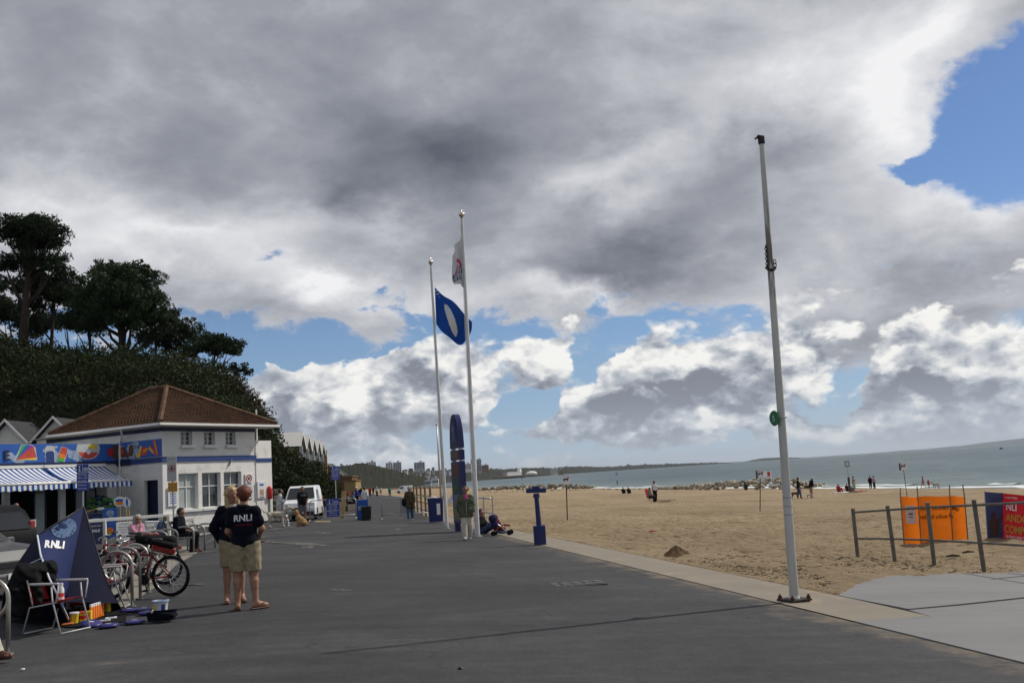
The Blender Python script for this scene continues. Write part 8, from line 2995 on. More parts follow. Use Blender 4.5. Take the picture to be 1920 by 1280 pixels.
jk = thing('draped_jacket', 'black jacket draped over the back of the near folding chair', 'jacket', CH.location.copy(), CH.rotation_euler[2])
sdf_mesh('cloth', [((-.30, -.22, 0.817), (-.30, .22, 0.834), .06, .06), ((-.33, -.20, 0.774), (-.40, -.22, 0.327), .085, .10), ((-.33, .05, 0.774), (-.40, .06, 0.258), .09, .10), ((-.33, .22, 0.774), (-.38, .26, 0.361), .07, .07),
     ((-.24, -.12, 0.774), (-.14, -.14, 0.430), .06, .07), ((-.24, .15, 0.774), (-.14, .16, 0.413), .06, .06), ((-.30, -.28, 0.817), (-.34, -.36, 0.602), .06, .04), ((-.37, -.28, 0.533), (-.40, .30, 0.516), .05, .05), ((-.36, -.22, 0.688), (-.37, .24, 0.688), .06, .06)], .016, M_CBLACK, jk, .10, wr=.013)
MB().bbox((-.50, -.16, .48), (.02, .07, .05), None, .005).build('care_label', M_CWHITE, jk)
bo = thing('drinks_bottle', 'white drinks bottle standing on the red chair seat', 'bottle', CH.location + Vector((.12, -.10, .40)))
MB().lathe([(.035, 0), (.038, .02), (.038, .15), (.022, .18), (.022, .20)], (0, 0, 0), 12).build('body', M_SIGNW, bo, 40)
MB().lathe([(.026, .20), (.026, .225)], (0, 0, 0), 10).build('cap', M_SIGNW, bo)
MB().lathe([(.039, .05), (.039, .10)], (0, 0, 0), 12, cap=False).build('label_band', M_PINKP, bo)
# ------------------------------------------------------------------ collection goods on the ground
def put(px, py, z=0.012):
 g = gp(px, py)
 return Vector((g.x, g.y, g.z + z))
def tub(px, py, r_, h_, mt, label, lid=None, name='collecting_tub', band=None):
 t = thing(name, label, 'tub', put(px, py))
 MB().lathe([(r_ * .85, 0), (r_, h_ * .95), (r_ * 1.06, h_)], (0, 0, 0), 16).build('body', mt, t, 40)
 if lid:
  MB().lathe([(r_ * 1.1, h_), (r_ * 1.1, h_ + .018), (r_ * .9, h_ + .022)], (0, 0, 0), 16).build('lid', lid, t, 40)
 if band:
  MB().lathe([(r_ * .94, h_ * .3), (r_ * 1.0, h_ * .75)], (0, 0, 0), 16, cap=False).build('label_band', band, t)
 return t
tub(139, 1169, .06, .125, M_YEL, 'yellow tub with white rim nearest the folding chair', M_SIGNW)
tub(154, 1166, .062, .115, M_YEL, 'yellow tub with red label, second from the chair', M_PINKP, band=M_RED)
bx_ = thing('paper_box', 'yellow printed box between the tubs and the orange packs', 'box', put(164, 1164), .2)
MB().bbox((0, 0, .065), (.11, .08, .13), None, .005).build('carton', M_YEL, bx_)
MB().box((0, -.042, .07), (.06, .004, .05)).build('printed_picture', M_ORG, bx_)
for i in range(6):
 t = thing('orange_tube_pack', 'upright orange and white pack in the row, ' + ('leftmost', 'second from the left', 'third from the left', 'third from the right', 'second from the right', 'rightmost')[i], 'pack', put(171 + i * 4.2, 1162.5 - i * 1.4), .1, 'row of orange packs')
 MB().bbox((0, 0, .085), (.028, .07, .17), None, .004).build('pack_body', M_ORG, t)
 MB().bbox((0, 0, .19), (.028, .07, .04), None, .004).build('pack_top', M_SIGNW, t)
bx_ = thing('paper_box', 'tall yellow box behind the right end of the orange packs', 'box', put(198, 1148), -.15)
MB().bbox((0, 0, .09), (.13, .08, .18), None, .005).build('carton', M_YEL, bx_)
MB().box((.0, -.042, .09), (.08, .004, .09)).build('printed_picture', M_ORG, bx_)
rb = thing('red_torch', 'red cylindrical torch lying across the tubs', 'torch', put(143, 1150, .14), .6)
MB().tube([(-.09, 0, 0), (.06, 0, .01), (.09, 0, .012)], [.028, .03, .04], 10).build('barrel', M_RED, rb, 40)
tub(131, 1142, .075, .13, M_SIGNW, 'white bucket half hidden behind the folding chair leg')
cr = thing('picture_frame', 'pale framed print leaning in the tent doorway', 'print', put(152, 1142), .2)
MB().bbox((0, 0, .13), (.24, .02, .25), rotm(-.25, 0, 0), .005).build('frame', mat('dull green print', (.16, .19, .14), .7, .3, 9), cr)
MB().box((0, -.03, .13), (.18, .008, .19), rotm(-.25, 0, 0)).build('printed_picture', M_SILV, cr)
lf = [('red and white leaflet lying by the orange packs', 180, 1169, M_PINKP), ('white leaflet bundle lying right of the orange packs', 208, 1161, M_SIGNW), ('pale leaflet lying between the packs and the frisbees', 196, 1166, M_SILV), ('orange crumpled wrapper under the chair', 127, 1172, M_ORG)]
for lab, px, py, mt in lf:
 t = thing('leaflet', lab, 'leaflet', put(px, py, .016), .3)
 MB().bbox((0, 0, .008), (.15, .10, .015), rotm(.05, -.03, 0), .003).build('paper', mt, t)
 MB().box((.01, 0, .017), (.06, .03, .002), rotm(.05, -.03, 0)).build('printed_picture', M_LBLUE, t)
M_FRIS = mat('purple blue plastic', (0.030, 0.028, 0.16), .35, .1, 5)
for lab, px, py, mt in (('purple frisbee leaning on its neighbour nearest the chair', 171, 1174, M_FRIS), ('purple frisbee flat on the asphalt second from the chair', 203, 1175, M_FRIS), ('purple frisbee lying apart in the middle', 252, 1168, M_FRIS),
      ('purple frisbee half under another by the tent corner', 243, 1146, M_FRIS), ('purple frisbee with pale centre beside the white bucket', 270, 1145, M_FRIS), ('purple frisbee tucked left of the navy bag', 277, 1151, M_FRIS)):
 lean_ = .16 if 'leaning' in lab else 0
 t = thing('frisbee', lab, 'frisbee', put(px, py, .012 + lean_ * .12), 0, 'purple frisbees on the asphalt')
 MB().lathe([(.135, 0), (.14, .012), (.13, .026), (.09, .033), (.02, .035)], (0, 0, 0), 22, rotm(lean_, lean_, 0), cap=False).build('disc', mt, t, True)
 MB().box((0, 0, .037), (.07, .025, .002), rotm(lean_, lean_, 0)).build('white_print', M_TEXT, t)
tub(301, 1148, .11, .15, M_SIGNW, 'white collecting bucket with blue rimmed lid and RNLI label', None, 'bucket')
t = [o for o in COL.objects if o.name.startswith('bucket')][-1]
MB().lathe([(.122, .145), (.122, .165), (.10, .168), (.09, .15)], (0, 0, 0), 18).build('lid_rim', M_PALE, t, 40)
MB().box((.07, -.085, .07), (.05, .01, .09), rotm(0, 0, .5)).build('navy_label', M_SIGNB, t)
MB().box((-.06, -.09, .07), (.045, .01, .05), rotm(0, 0, -.5)).build('yellow_label', M_YEL, t)
bg = thing('canvas_bag', 'navy canvas bag lying open in front of the white bucket', 'bag', put(303, 1164), -.1)
m2 = MB()
m2.add([(-.15, -.09, 0), (.15, -.09, 0), (.15, .09, 0), (-.15, .09, 0), (-.17, -.10, .12), (.18, -.12, .10), (.17, .11, .13), (-.16, .10, .12)], [(3, 2, 1, 0), (0, 1, 5, 4), (1, 2, 6, 5), (2, 3, 7, 6), (3, 0, 4, 7)])
m2.build('bag_body', M_CNAVY, bg)
MB().bbox((.0, 0, .075), (.28, .16, .03), None, .01).build('bag_contents', M_CBLACK, bg)
MB().bbox((.185, -.02, .07), (.06, .14, .03), rotm(0, .5, 0), .01).build('bag_flap', M_CNAVY, bg)
MB().bbox((-.13, -.06, .08), (.02, .02, .16), rotm(0, .5, 0), .005).build('white_handle', M_WHITE2, bg)
# ------------------------------------------------------------------ metal fence on the sand, right foreground
def post_from(pb, pt_):
 b = gp(*pb)
 t_ = at(*pt_, b.y)
 return b, t_
M_FENCE = mat('weathered grey tube', (0.135, 0.125, 0.108), .6, .3, 5, metal=.1)
fp = [((1608, 1040), (1599, 954)), ((1677, 1044), (1664, 949)), ((1751, 1051), (1739, 943)), ((1844, 1062), (1826, 938)), ((1962, 1077), (1936, 931)), ((2100, 1096), (2068, 923))]
P0 = post_from(*fp[0])[0]
fence = thing('beach_fence', 'grey tubular post and rail fence standing in the sand', 'fence', P0)
tops, lows = [], []
for a, c in fp:
 b, t_ = post_from(a, c)
 d = (t_ - b)
 MB().tube([b - P0 - d * .25, t_ - P0], .041, 12).lathe([(.043, -.01), (.043, .012), (.02, .02)], t_ - P0, 12).build('post', M_FENCE, fence, 40)
 tops.append(b - P0 + d * .93)
 lows.append(b - P0 + d * .36)
for A, B2, Aq, Bq in zip(tops, tops[1:], lows, lows[1:]):
 MB().tube([A, B2], .024, 9).build('rail', M_FENCE, fence, 40)
 MB().tube([Aq, Bq], .022, 9).build('rail', M_FENCE, fence, 40)
# return run of the same fence beyond the right edge
# ------------------------------------------------------------------ orange windbreak
Yw = gp(1720, 1017).y
M_WB = leaf_mat('orange windbreak canvas', (0.80, 0.175, 0.012), (0.90, 0.225, 0.018), .45)
o0 = gp(1694, 1014)
wb = thing('orange_windbreak', 'bright orange windbreak with black swimming notice on four canes', 'windbreak', o0)
sx = [(1688, 931, 1694, 1013.5, 0.0), (1720.5, 931, 1726, 1014, -.07), (1780.5, 929, 1786, 1017, .03), (1808, 930.5, 1814.5, 1019, -.05)]
tp_ = [at(a, b2, Yw + dy_) - o0 for a, b2, _, _, dy_ in sx]
bt_ = [at(c, d, Yw + dy_) - o0 - V(0, 0, .07) for _, _, c, d, dy_ in sx]
for i in range(3):
 def f(u, v_, i=i):
  p = tp_[i].lerp(tp_[i + 1], u).lerp(bt_[i].lerp(bt_[i + 1], u), v_)
  return p + Vector((0, .05 * math.sin(u * PI) * (1 + .3 * math.sin(v_ * 4)), .012 * math.sin(u * PI * 2) * (1 - v_)))
 MB().grid(f, 10, 10).build('canvas_panel', M_WB, wb, True)
for i, tpx in enumerate(((1688, 914), (1719.5, 912), (1780, 909), (1805, 908))):
 a = at(*tpx, Yw + sx[i][4]) - o0
 MB().tube([a, tp_[i] + V(0, -.012, 0), bt_[i] + V(0, -.012, -.10)], .016, 6).build('cane', M_WOOD, wb)
def seg_mat(i, off=.0):
 """frame of a canvas panel: origin at its top left, x along, z down"""
 ax = (tp_[i + 1] - tp_[i])
 up_ = (tp_[i] - bt_[i]).normalized()
 ax_ = ax.normalized()
 nrm = ax_.cross(up_)
 if nrm.y > 0:
  nrm = -nrm
 M = Matrix((tuple(ax_) + (0,), tuple(up_) + (0,), tuple(nrm) + (0,), (0, 0, 0, 1))).transposed()
 M.translation = tp_[i] + nrm * off
 return M, ax.length
kw = Yw / FPX
M1, L1 = seg_mat(1, .01)
M_WTXT = mat('dark windbreak lettering', (0.07, 0.025, 0.006), .8, .05)
sxx = .80
def wtext(body, px, py, size, M_, sc=1.0):
 q = at(px, py, Yw) - o0
 loc = M_.inverted() @ q
 text(body, size, M_ @ Matrix.Translation((loc.x, loc.y, 0)), M_WTXT, wb, 'lettering', thick=.012, sx=sc)
wtext('Swim between the', 1722.5, 956.5, .165, M1, .78)
wtext('red and yellow fla', 1722.5, 972.5, .165, M1, .74)
M2_, L2 = seg_mat(2, .012)
wtext('flags', 1786, 955.5, .14, M2_, .70)
M0_, L0 = seg_mat(0, .014)
q = M0_.inverted() @ (at(1707, 964, Yw) - o0)
nt = thing('dog_notice', 'white no dogs notice taped on the orange windbreak', 'notice', o0)
nt.matrix_world = Matrix.Translation(o0) @ M0_ @ Matrix.Translation((q.x, q.y, -.012))
MB().bbox((0, 0, 0), (19 * kw, 33 * kw, .012), None, .003).build('sheet', mat('pinkish white sheet', (.62, .46, .42), .7, .05), nt)
ring = [(.05 * math.cos(a), .02 + .05 * math.sin(a), .010) for a in [j * 6.283 / 14 for j in range(14)]]
for s in (-1, 1):
 MB().box((s * .055, .125, .008), (.03, .02, .004)).build('red_mark', M_RED, nt)
dgm = [(-.05, .0), (-.045, .035), (-.02, .03), (.02, .035), (.045, .055), (.055, .035), (.035, .02), (.035, -.02), (.025, -.02), (.02, .005), (-.025, .005), (-.03, -.02), (-.04, -.02)]
MB().add([(x, y, .009) for x, y in dgm], [tuple(range(len(dgm)))]).build('dog_pictogram', M_TEXTK, nt)
MB().box((0, -.06, .008), (.09, .02, .004)).build('printed_line', M_TEXTK, nt)
wtext(' ', 1722, 990, .1, M1)
# ------------------------------------------------------------------ red competition banner
Yr = gp(1858, 1018).y
o1 = gp(1853, 1012)
rbn = thing('red_banner', 'red competition windbreak with a blue photo panel at the right edge', 'banner', o1)
M_RBN = leaf_mat('red banner canvas', (0.34, 0.014, 0.02), (0.40, 0.02, 0.028), .35)
M_BPH = mat('blue sea photo print', (0.045, 0.065, 0.18), .6, .35, 2.2)
Y2 = Yr - 1.0
pa, pb_ = at(1847, 921.5, Yr) - o1, at(1852, 1009, Yr) - o1
pc, pd = at(1880, 924, Yr + .15) - o1, at(1881, 1018, Yr + .15) - o1
pe, pf_ = at(1990, 936, Y2) - o1, at(1992, 1042, Y2) - o1
MB().grid(lambda u, v_: pa.lerp(pc, u).lerp(pb_.lerp(pd, u), v_), 6, 8).build('photo_panel', M_BPH, rbn, True)
MB().grid(lambda u, v_: pc.lerp(pe, u).lerp(pd.lerp(pf_, u), v_) + Vector((0, .03 * math.sin(u * 9), 0)), 12, 8).build('red_panel', M_RBN, rbn, True)
for a, b2 in ((pa, pb_), (pc, pd), (pe, pf_)):
 MB().tube([a + V(0, .02, .02), b2 + V(0, .02, -.14)], .016, 6).build('cane', M_GREYM, rbn)
def fr_of(A, B2, C, off=.02):
 ax_ = (B2 - A).normalized()
 up_ = (A - C).normalized()
 nrm = ax_.cross(up_)
 if nrm.y > 0:
  nrm = -nrm
 M = Matrix((tuple(ax_) + (0,), tuple(up_) + (0,), tuple(nrm) + (0,), (0, 0, 0, 1))).transposed()
 M.translation = A + nrm * off
 return M
Mr = fr_of(pc, pe, pd, .045)
Mp = fr_of(pa, pc, pb_, .012)
def rtext(body, px, py, size, mt, sc=.8, th=.02):
 M_ = Mr
 # intersect the pixel ray with the red panel plane
 d = ray(px, py)
 o_ = Vector((0, 0, CAM_H)) - o1
 nrm = M_.to_3x3() @ Vector((0, 0, 1))
 t_ = (M_.translation - o_).dot(nrm) / d.dot(nrm)
 q = M_.inverted() @ (o_ + d * t_)
 text(body, size, M_ @ Matrix.Translation((q.x, q.y, 0)), mt, rbn, 'lettering', thick=th, sx=sc)
M_GOLD = mat('gold banner lettering', (0.52, 0.33, 0.05), .6, .05)
rtext('NLI', 1886, 955, .24, M_TEXT, .75)
rtext('ANDCASTLE', 1886, 976, .26, M_GOLD, .70)
rtext('COMPETITION', 1883, 997, .26, M_GOLD, .66)
rtext('ENTER HERE TODAY', 1886, 1007, .09, M_TEXT, .8, .01)
rtext('in aid of RNLI', 1884, 933, .07, M_TEXT, .8, .005)
d = ray(1864, 985)
fig = MB()
S0 = Mp.inverted() @ (at(1864, 985, Yr + .05) - o1)
bodyp = [(-.13, -.26), (-.12, -.02), (-.15, .08), (-.07, .17), (-.07, .25), (-.03, .33), (.05, .33), (.08, .26), (.07, .17), (.15, .1), (.14, -.05), (.10, -.26)]
fig.add([Mp @ Vector((S0.x + x, S0.y + y, 0)) for x, y in bodyp], [tuple(range(len(bodyp)))])
fig.build('printed_figure', mat('dark skin print', (.055, .03, .025), .6, .2), rbn)
fig = MB()
pl_ = [(.16, .1), (.14, .16), (.22, .22), (.26, .32), (.30, .3), (.27, .18), (.2, .1)]
fig.add([Mp @ Vector((S0.x + x - .02, S0.y + y, .001)) for x, y in pl_], [tuple(range(len(pl_)))])
fig.build('printed_arm', MATS['dark skin print'], rbn)
fig = MB()
pl_ = [(-.16, -.26), (.17, -.26), (.13, -.55), (-.12, -.55)]
fig.add([Mp @ Vector((S0.x + x, S0.y + y, .001)) for x, y in pl_], [tuple(range(len(pl_)))])
fig.build('printed_shorts', mat('dark navy print', (.03, .04, .10), .6, .2), rbn)
# ------------------------------------------------------------------ posts with dog signs and beach markers
M_POSTK = mat('weathered steel post', (0.10, 0.075, 0.055), .8, .3, 6)
def dog_sign(pb, ptl, pbr, label, lean_top=None, side=None):
 b = gp(*pb)
 k = b.y / FPX
 t = thing('dog_sign', label, 'sign', b, 0, 'dog signs along the beach')
 xt = lean_top if lean_top else (ptl[0] + pbr[0]) / 2
 tp2 = at(xt, ptl[1], b.y) - b
 w_, h_ = (pbr[0] - ptl[0]) * k, (pbr[1] - ptl[1]) * k
 MB().tube([(0, 0, -.2), tp2], .028, 8).build('post', M_POSTK, t, 40)
 c = at((ptl[0] + pbr[0]) / 2, (ptl[1] + pbr[1]) / 2, b.y) - b + V(0, -.045, 0)
 bo_ = MB().bbox(c, (w_, .02, h_), None, .004).build('board', M_SIGNW, t)
 s = h_ * .36
 MB().add([(c.x + x * s / .055, c.y - .013, c.z + y * s / .055) for x, y in dgm], [tuple(range(len(dgm)))]).build('dog_pictogram', M_TEXTK, bo_)
 MB().box(c + V(0, -.012, h_ * .44), (w_ * .8, .004, h_ * .05)).build('printed_line', M_RED, bo_)
 if side:
  MB().bbox(c + V(-w_ * .5 - .03, .05, 0), (.05, .25, h_), None, .004).build('side_board', M_NAVY, t)
 return t
dog_sign((1063.5, 973), (1054.5, 892), (1068, 908), 'white dog sign on a rusty post in the middle of the sand')
dog_sign((1424.5, 955), (1420, 882), (1432, 896), 'white dog sign on a steel post left of the bare pole', 1425.5, True)
dog_sign((1701, 931), (1688, 868), (1699, 881), 'white dog sign on a leaning post behind the orange windbreak', 1692.5, True)
def marker(px, pb, ptop, label, basket=True, seaz=True):
 b = gp(px, pb)
 k = b.y / FPX
 t = thing('groyne_marker', label, 'marker post', b, 0, 'groyne marker posts')
 h_ = (pb - ptop) * k
 MB().tube([(0, 0, -1), (0, 0, h_ * .45)], .16, 8).build('pile', M_BLACK, t, 40)
 MB().tube([(0, 0, h_ * .45), (0, 0, h_)], .05, 6).build('mast', M_GREYM, t, 40)
 if basket:
  m2 = MB()
  r_ = .32
  for z in (0, .75):
   ring = [(r_ * math.cos(a), r_ * math.sin(a), h_ + z - .4) for a in [j * 6.283 / 10 for j in range(10)]]
   m2.tube(ring, .04, 4, closed=True)
  for j in range(5):
   a = j * 6.283 / 5
   m2.tube([(r_ * math.cos(a), r_ * math.sin(a), h_ - .4), (r_ * math.cos(a), r_ * math.sin(a), h_ + .35)], .03, 4)
  m2.build('basket_topmark', M_RUST, t)['kind'] = 'stuff'
 return t
marker(1593, 915, 870, 'groyne marker post with basket top by the beach group')
marker(1158, 912, 888, 'groyne marker post standing off the left rock groyne')
marker(979.5, 913, 897, 'short dark groyne marker at the far rocks')
# lifebuoy board and waste bin by the groyne
b = gp(1440, 914)
k = b.y / FPX
lbb = thing('lifebuoy_board', 'red lifebuoy board on a white frame above the right rock groyne', 'lifebuoy', b)
for x in (-6, 7):
 MB().tube([(x * k, 0, 0), (x * k, 0, 30 * k)], .06, 6).build('post', M_SIGNW, lbb)
MB().bbox((1 * k, -.1, 25 * k), (15 * k, .05, 10 * k), None, .02).build('board', M_SIGNW, lbb)
MB().bbox((3.5 * k, -.16, 25 * k), (5.5 * k, .05, 8.5 * k), None, .02).build('red_panel', M_RED, lbb)
b = gp(1399, 918)
k = b.y / FPX
bi = thing('beach_bin', 'black drum litter bin in front of the right rock groyne', 'bin', b)
MB().lathe([(3.3 * k, 0), (3.7 * k, 5 * k), (3.6 * k, 11 * k), (2.5 * k, 14 * k), (.5 * k, 15 * k)], (0, 0, 0), 12).build('drum', M_BLACK, bi, 40)
MB().bbox((0, -3.4 * k, 11 * k), (3.5 * k, .1, 2 * k), None, .02).build('slot', M_GREYP, bi)
# beach chair, windbreak bits, towels by the groups
b = gp(1221, 939)
bc = thing('beach_chair', 'low dark beach chair with red back under the sitting person', 'chair', b, .9)
MB().bbox((0, .0, .30), (.55, .5, .05), None, .01).build('seat', M_CBLACK, bc)
MB().bbox((0, .30, .65), (.55, .05, .7), rotm(-.2, 0, 0), .01).build('back', M_CRED, bc)
for x in (-.25, .25):
 MB().tube([(x, -.25, 0), (x, .25, .32)], .02, 5).tube([(x, .25, 0), (x, -.25, .32)], .02, 5).build('leg_cross', M_GREYM, bc)
for lab, px, py, w_, mt in (('dark rug spread on the sand right of the beach chair', 1246, 939, 1.6, M_CBROWN), ('white towel under the beach group', 1577, 923.5, 2.2, M_CWHITE), ('dark red towel right of the beach group', 1607, 921.5, 2.0, M_CRED)):
 b = gp(px, py)
 t = thing('towel', lab, 'towel', b, .3)
 MB().grid(lambda u, v_: ((u - .5) * w_, (v_ - .5) * 1.2, .06 + .03 * math.sin(u * 9 + v_ * 5)), 8, 5).build('cloth', mt, t, True)
# ------------------------------------------------------------------ pushchair and reclining person behind the flagpole
b = gp(938, 1003)
k = b.y / FPX
M_MAROON = mat('maroon pushchair cloth', (.14, .012, .016), .8, .2, 6)
pc_ = thing('pushchair', 'red and dark blue folding pushchair parked on the sand by the kerb', 'pushchair', b, -.15)
M_PCH = mat('dark blue pushchair cloth', (.02, .02, .06), .85, .2, 5)
MB().tube([(-.30, -.2, .62), (-.26, -.2, .66), (-.30, -.2, .56), (.05, -.2, .32), (.34, -.2, .02)], .014, 6).tube([(-.40, -.2, .60), (-.36, -.2, .68), (-.30, -.2, .56)], .016, 6).build('side_frame', M_CHROME, pc_, True)
MB().tube([(-.40, .2, .60), (-.36, .2, .68), (-.30, .2, .56), (.05, .2, .32), (.34, .2, .02)], .014, 6).build('side_frame', M_CHROME, pc_, True)
sdf_mesh('hood', [((-.20, -.14, .56), (-.20, .14, .56), .14, .14), ((-.14, -.12, .36), (-.14, .12, .36), .14, .14)], .02, M_PCH, pc_, .06)
sdf_mesh('seat', [((-.10, -.14, .26), (-.10, .14, .26), .09, .09), ((.10, -.14, .22), (.10, .14, .22), .07, .07), ((-.16, .0, .5), (.02, .0, .24), .13, .10)], .02, M_MAROON, pc_, .05)
MB().tube([(.12, -.18, .34), (.34, -.16, .30), (.34, .16, .30), (.12, .18, .34)], .014, 6).build('bumper_bar', M_MAROON, pc_, True)
for x, y in ((-.20, -.2), (-.20, .2), (.34, -.2), (.34, .2)):
 MB().lathe([(.075, -.015), (.085, 0), (.075, .015)], (x, y, .085), 12, rotm(PI / 2, 0, 0)).build('wheel', M_TYRE, pc_, True)
MB().tube([(-.2, -.2, .09), (.1, -.2, .36)], .012, 5).tube([(-.2, .2, .09), (.1, .2, .36)], .012, 5).build('cross_strut', M_CHROME, pc_)
b = gp(898, 1001)
person('person in blue jeans sitting on the sand behind the flagpole', (b.x + .12, b.y + .35, b.z - .05), PI / 2 - .5, 1.72,
       dict(GROUND, sit=1, knea=(-.13, -.40, .34), kneb=(.13, -.42, .30), anka=(-.12, -.78, .08), ankb=(.12, -.80, .08), toea=(-.13, -.93, .06), toeb=(.13, -.95, .06)), top=M_CBLACK, bottom=M_CDENIM, shoes=M_CDENIM, hair=M_HBLACK, vox=.022, sleeve=1.9)
# ------------------------------------------------------------------ rock groynes: every boulder an object under its groyne
def rock_mat(name, lo, hi, green):
 def fn(b_, c, p):
  f1, _ = b_.noise(c, 1.1, 6, .65)
  oi = b_.new('ShaderNodeObjectInfo').outputs['Random']
  colr = b_.mix(b_.step(f1, .3, .7), lo, hi)
  colr = b_.mix(b_.math('MULTIPLY', oi, .7), colr, tuple(q * .62 for q in hi))
  f2, _ = b_.noise(c, .5, 3, .6)
  colr = b_.mix(b_.step(f2, .60, .70, 0, green), colr, (.055, .06, .02))
  p.inputs['Roughness'].default_value = .9
  return colr, f1, .7, .15
 return ground_mat(name, fn)
M_ROCK = rock_mat('pale armour stone', (0.34, 0.285, 0.21), (0.60, 0.525, 0.41), .35)
M_ROCKD = rock_mat('weedy armour stone', (0.12, 0.098, 0.064), (0.26, 0.215, 0.145), .5)
rr = random.Random(17)
rock_meshes = []
for q in range(9):
 bm = bmesh.new()
 bmesh.ops.create_icosphere(bm, subdivisions=1, radius=1.0)
 for v_ in bm.verts:
  v_.co *= rr.uniform(.72, 1.12)
  v_.co.x *= rr.uniform(.95, 1.05)
 for _ in range(3):
  n_ = Vector((rr.uniform(-1, 1), rr.uniform(-1, 1), rr.uniform(-.4, 1))).normalized()
  d_ = rr.uniform(.45, .75)
  for v_ in bm.verts:
   e = v_.co.dot(n_) - d_
   if e > 0:
    v_.co -= n_ * e
 me = bpy.data.meshes.new('rock')
 bm.to_mesh(me)
 bm.free()
 rock_meshes.append(me)
def rock(parent, loc, s, mt_i):
 me = rock_meshes[rr.randrange(9)]
 key = me.name + str(mt_i)
 o = bpy.data.objects.new('rock', ROCKM[(rock_meshes.index(me), mt_i)])
 COL.objects.link(o)
 o.parent = parent
 o.location = loc
 o.rotation_euler = (rr.uniform(0, 6.28), rr.uniform(0, 6.28), rr.uniform(0, 6.28))
 o.rotation_euler = (rr.uniform(-.4, .4), rr.uniform(-.4, .4), rr.uniform(0, 6.28))
 o.scale = (s * rr.uniform(.9, 1.5), s * rr.uniform(.8, 1.2), s * rr.uniform(.55, .85))
 return o
ROCKM = {}
for i, me in enumerate(rock_meshes):
 for j, m_ in enumerate((M_ROCK, M_ROCKD)):
  c = me.copy()
  c.materials.append(m_)
  ROCKM[(i, j)] = c
def groyne(label, prof, n, size_px, dark, name='rock_groyne', jitter=2.0):
 """prof: photo points (x, y of the foot, y of the crest)"""
 b = gp(prof[0][0], prof[0][1])
 t = thing(name, label, 'groyne', b)
 tot = prof[-1][0] - prof[0][0]
 for i in range(n):
  x = prof[0][0] + tot * (i + rr.random()) / n
  for (xa, fa_, ca_), (xb, fb_, cb_) in zip(prof, prof[1:]):
   if xa <= x <= xb:
    q = (x - xa) / (xb - xa)
    fy, cy = fa_ + (fb_ - fa_) * q, ca_ + (cb_ - ca_) * q
  g_ = gp(x, fy)
  k = g_.y / FPX
  u = rr.random() ** .8
  s = size_px * k * rr.uniform(.55, 1.15)
  hh = (fy - cy) * k
  z = g_.z + max(hh - s * .6, 0) * u + s * .2
  y = g_.y + u * hh * 1.3 + rr.uniform(-.3, .3)
  rock(t, (g_.x * y / g_.y - b.x, y - b.y, z - b.z), s, 1 if rr.random() < dark else 0)
 return t
groyne('long groyne of pale boulders reaching out behind the bare pole', [(1232, 916.5, 914), (1280, 917, 910), (1330, 917.5, 905), (1380, 917.5, 900), (1420, 917.5, 896), (1460, 917, 895), (1500, 916, 899), (1530, 914, 905), (1556, 911, 909)], 215, 6.2, .15)
groyne('dark weedy groyne on the left reaching towards the first dog sign', [(895, 919, 915), (940, 918, 911), (985, 917, 909), (1020, 916, 907.5), (1050, 916, 906.5), (1080, 916, 907.5), (1105, 915, 910), (1120, 914, 912.5)], 150, 4.2, .75)
groyne('scatter of pale stones along the foot of the left groyne', [(890, 922, 920.5), (960, 921.5, 920), (1040, 919.5, 917.5), (1120, 917.5, 915.5), (1235, 917, 915)], 60, 2.4, .1)
# small boat-shaped blue hull on the beach by the left groyne
b = gp(1010, 921)
k = b.y / FPX
# timber groynes far along the beach
for lab, xa, ya, xb, yb in (('dark low timber groyne crossing the far beach', 735, 917.5, 850, 914), ('second dark timber groyne further along the far beach', 720, 913.5, 800, 911)):
 a, c = gp(xa, ya), gp(xb, yb)
 t = thing('timber_groyne', lab, 'groyne', a)
 n = 14
 for i in range(n):
  p = (c - a) * (i / (n - 1))
  MB().box((p.x, p.y, p.z + .5), (.5, .5, 1.6)).build('pile', M_BROWN, t)
 d_ = c - a
 MB().box(d_ / 2 + V(0, 0, .5), (d_.length, .3, .9), rotm(0, -math.atan2(d_.z, Vector((d_.x, d_.y)).length), math.atan2(d_.y, d_.x))).build('planking', M_BROWN, t)
b = gp(817, 911)
rhb = thing('orange_hoarding', 'small orange hoarding on the far beach behind the flagpole', 'hoarding', b)
k = b.y / FPX
MB().bbox((0, 0, 4.5 * k), (9.5 * k, .3, 9 * k), None, .05).build('panel', mat('orange red panel', (.45, .09, .03), .7, .1), rhb)
for x in (-4, 4):
 MB().box((x * k, .3, 3 * k), (.3, .3, 7 * k)).build('post', M_WOOD, rhb)
bt = at(1877, 840, 1200)
boat = thing('small_boat', 'tiny dark boat far out on the sea at the right', 'boat', (bt.x, 1200, SEA_Z), .4)
MB().prism([(-2.5, .8), (2.5, .8), (1.9, -.2), (-1.9, -.2)], -1, 1).build('hull', M_BLACK, boat)
MB().bbox((0, 0, 1.4), (1.4, 1.4, 1.4), None, .1).build('cabin', M_BLACK, boat)
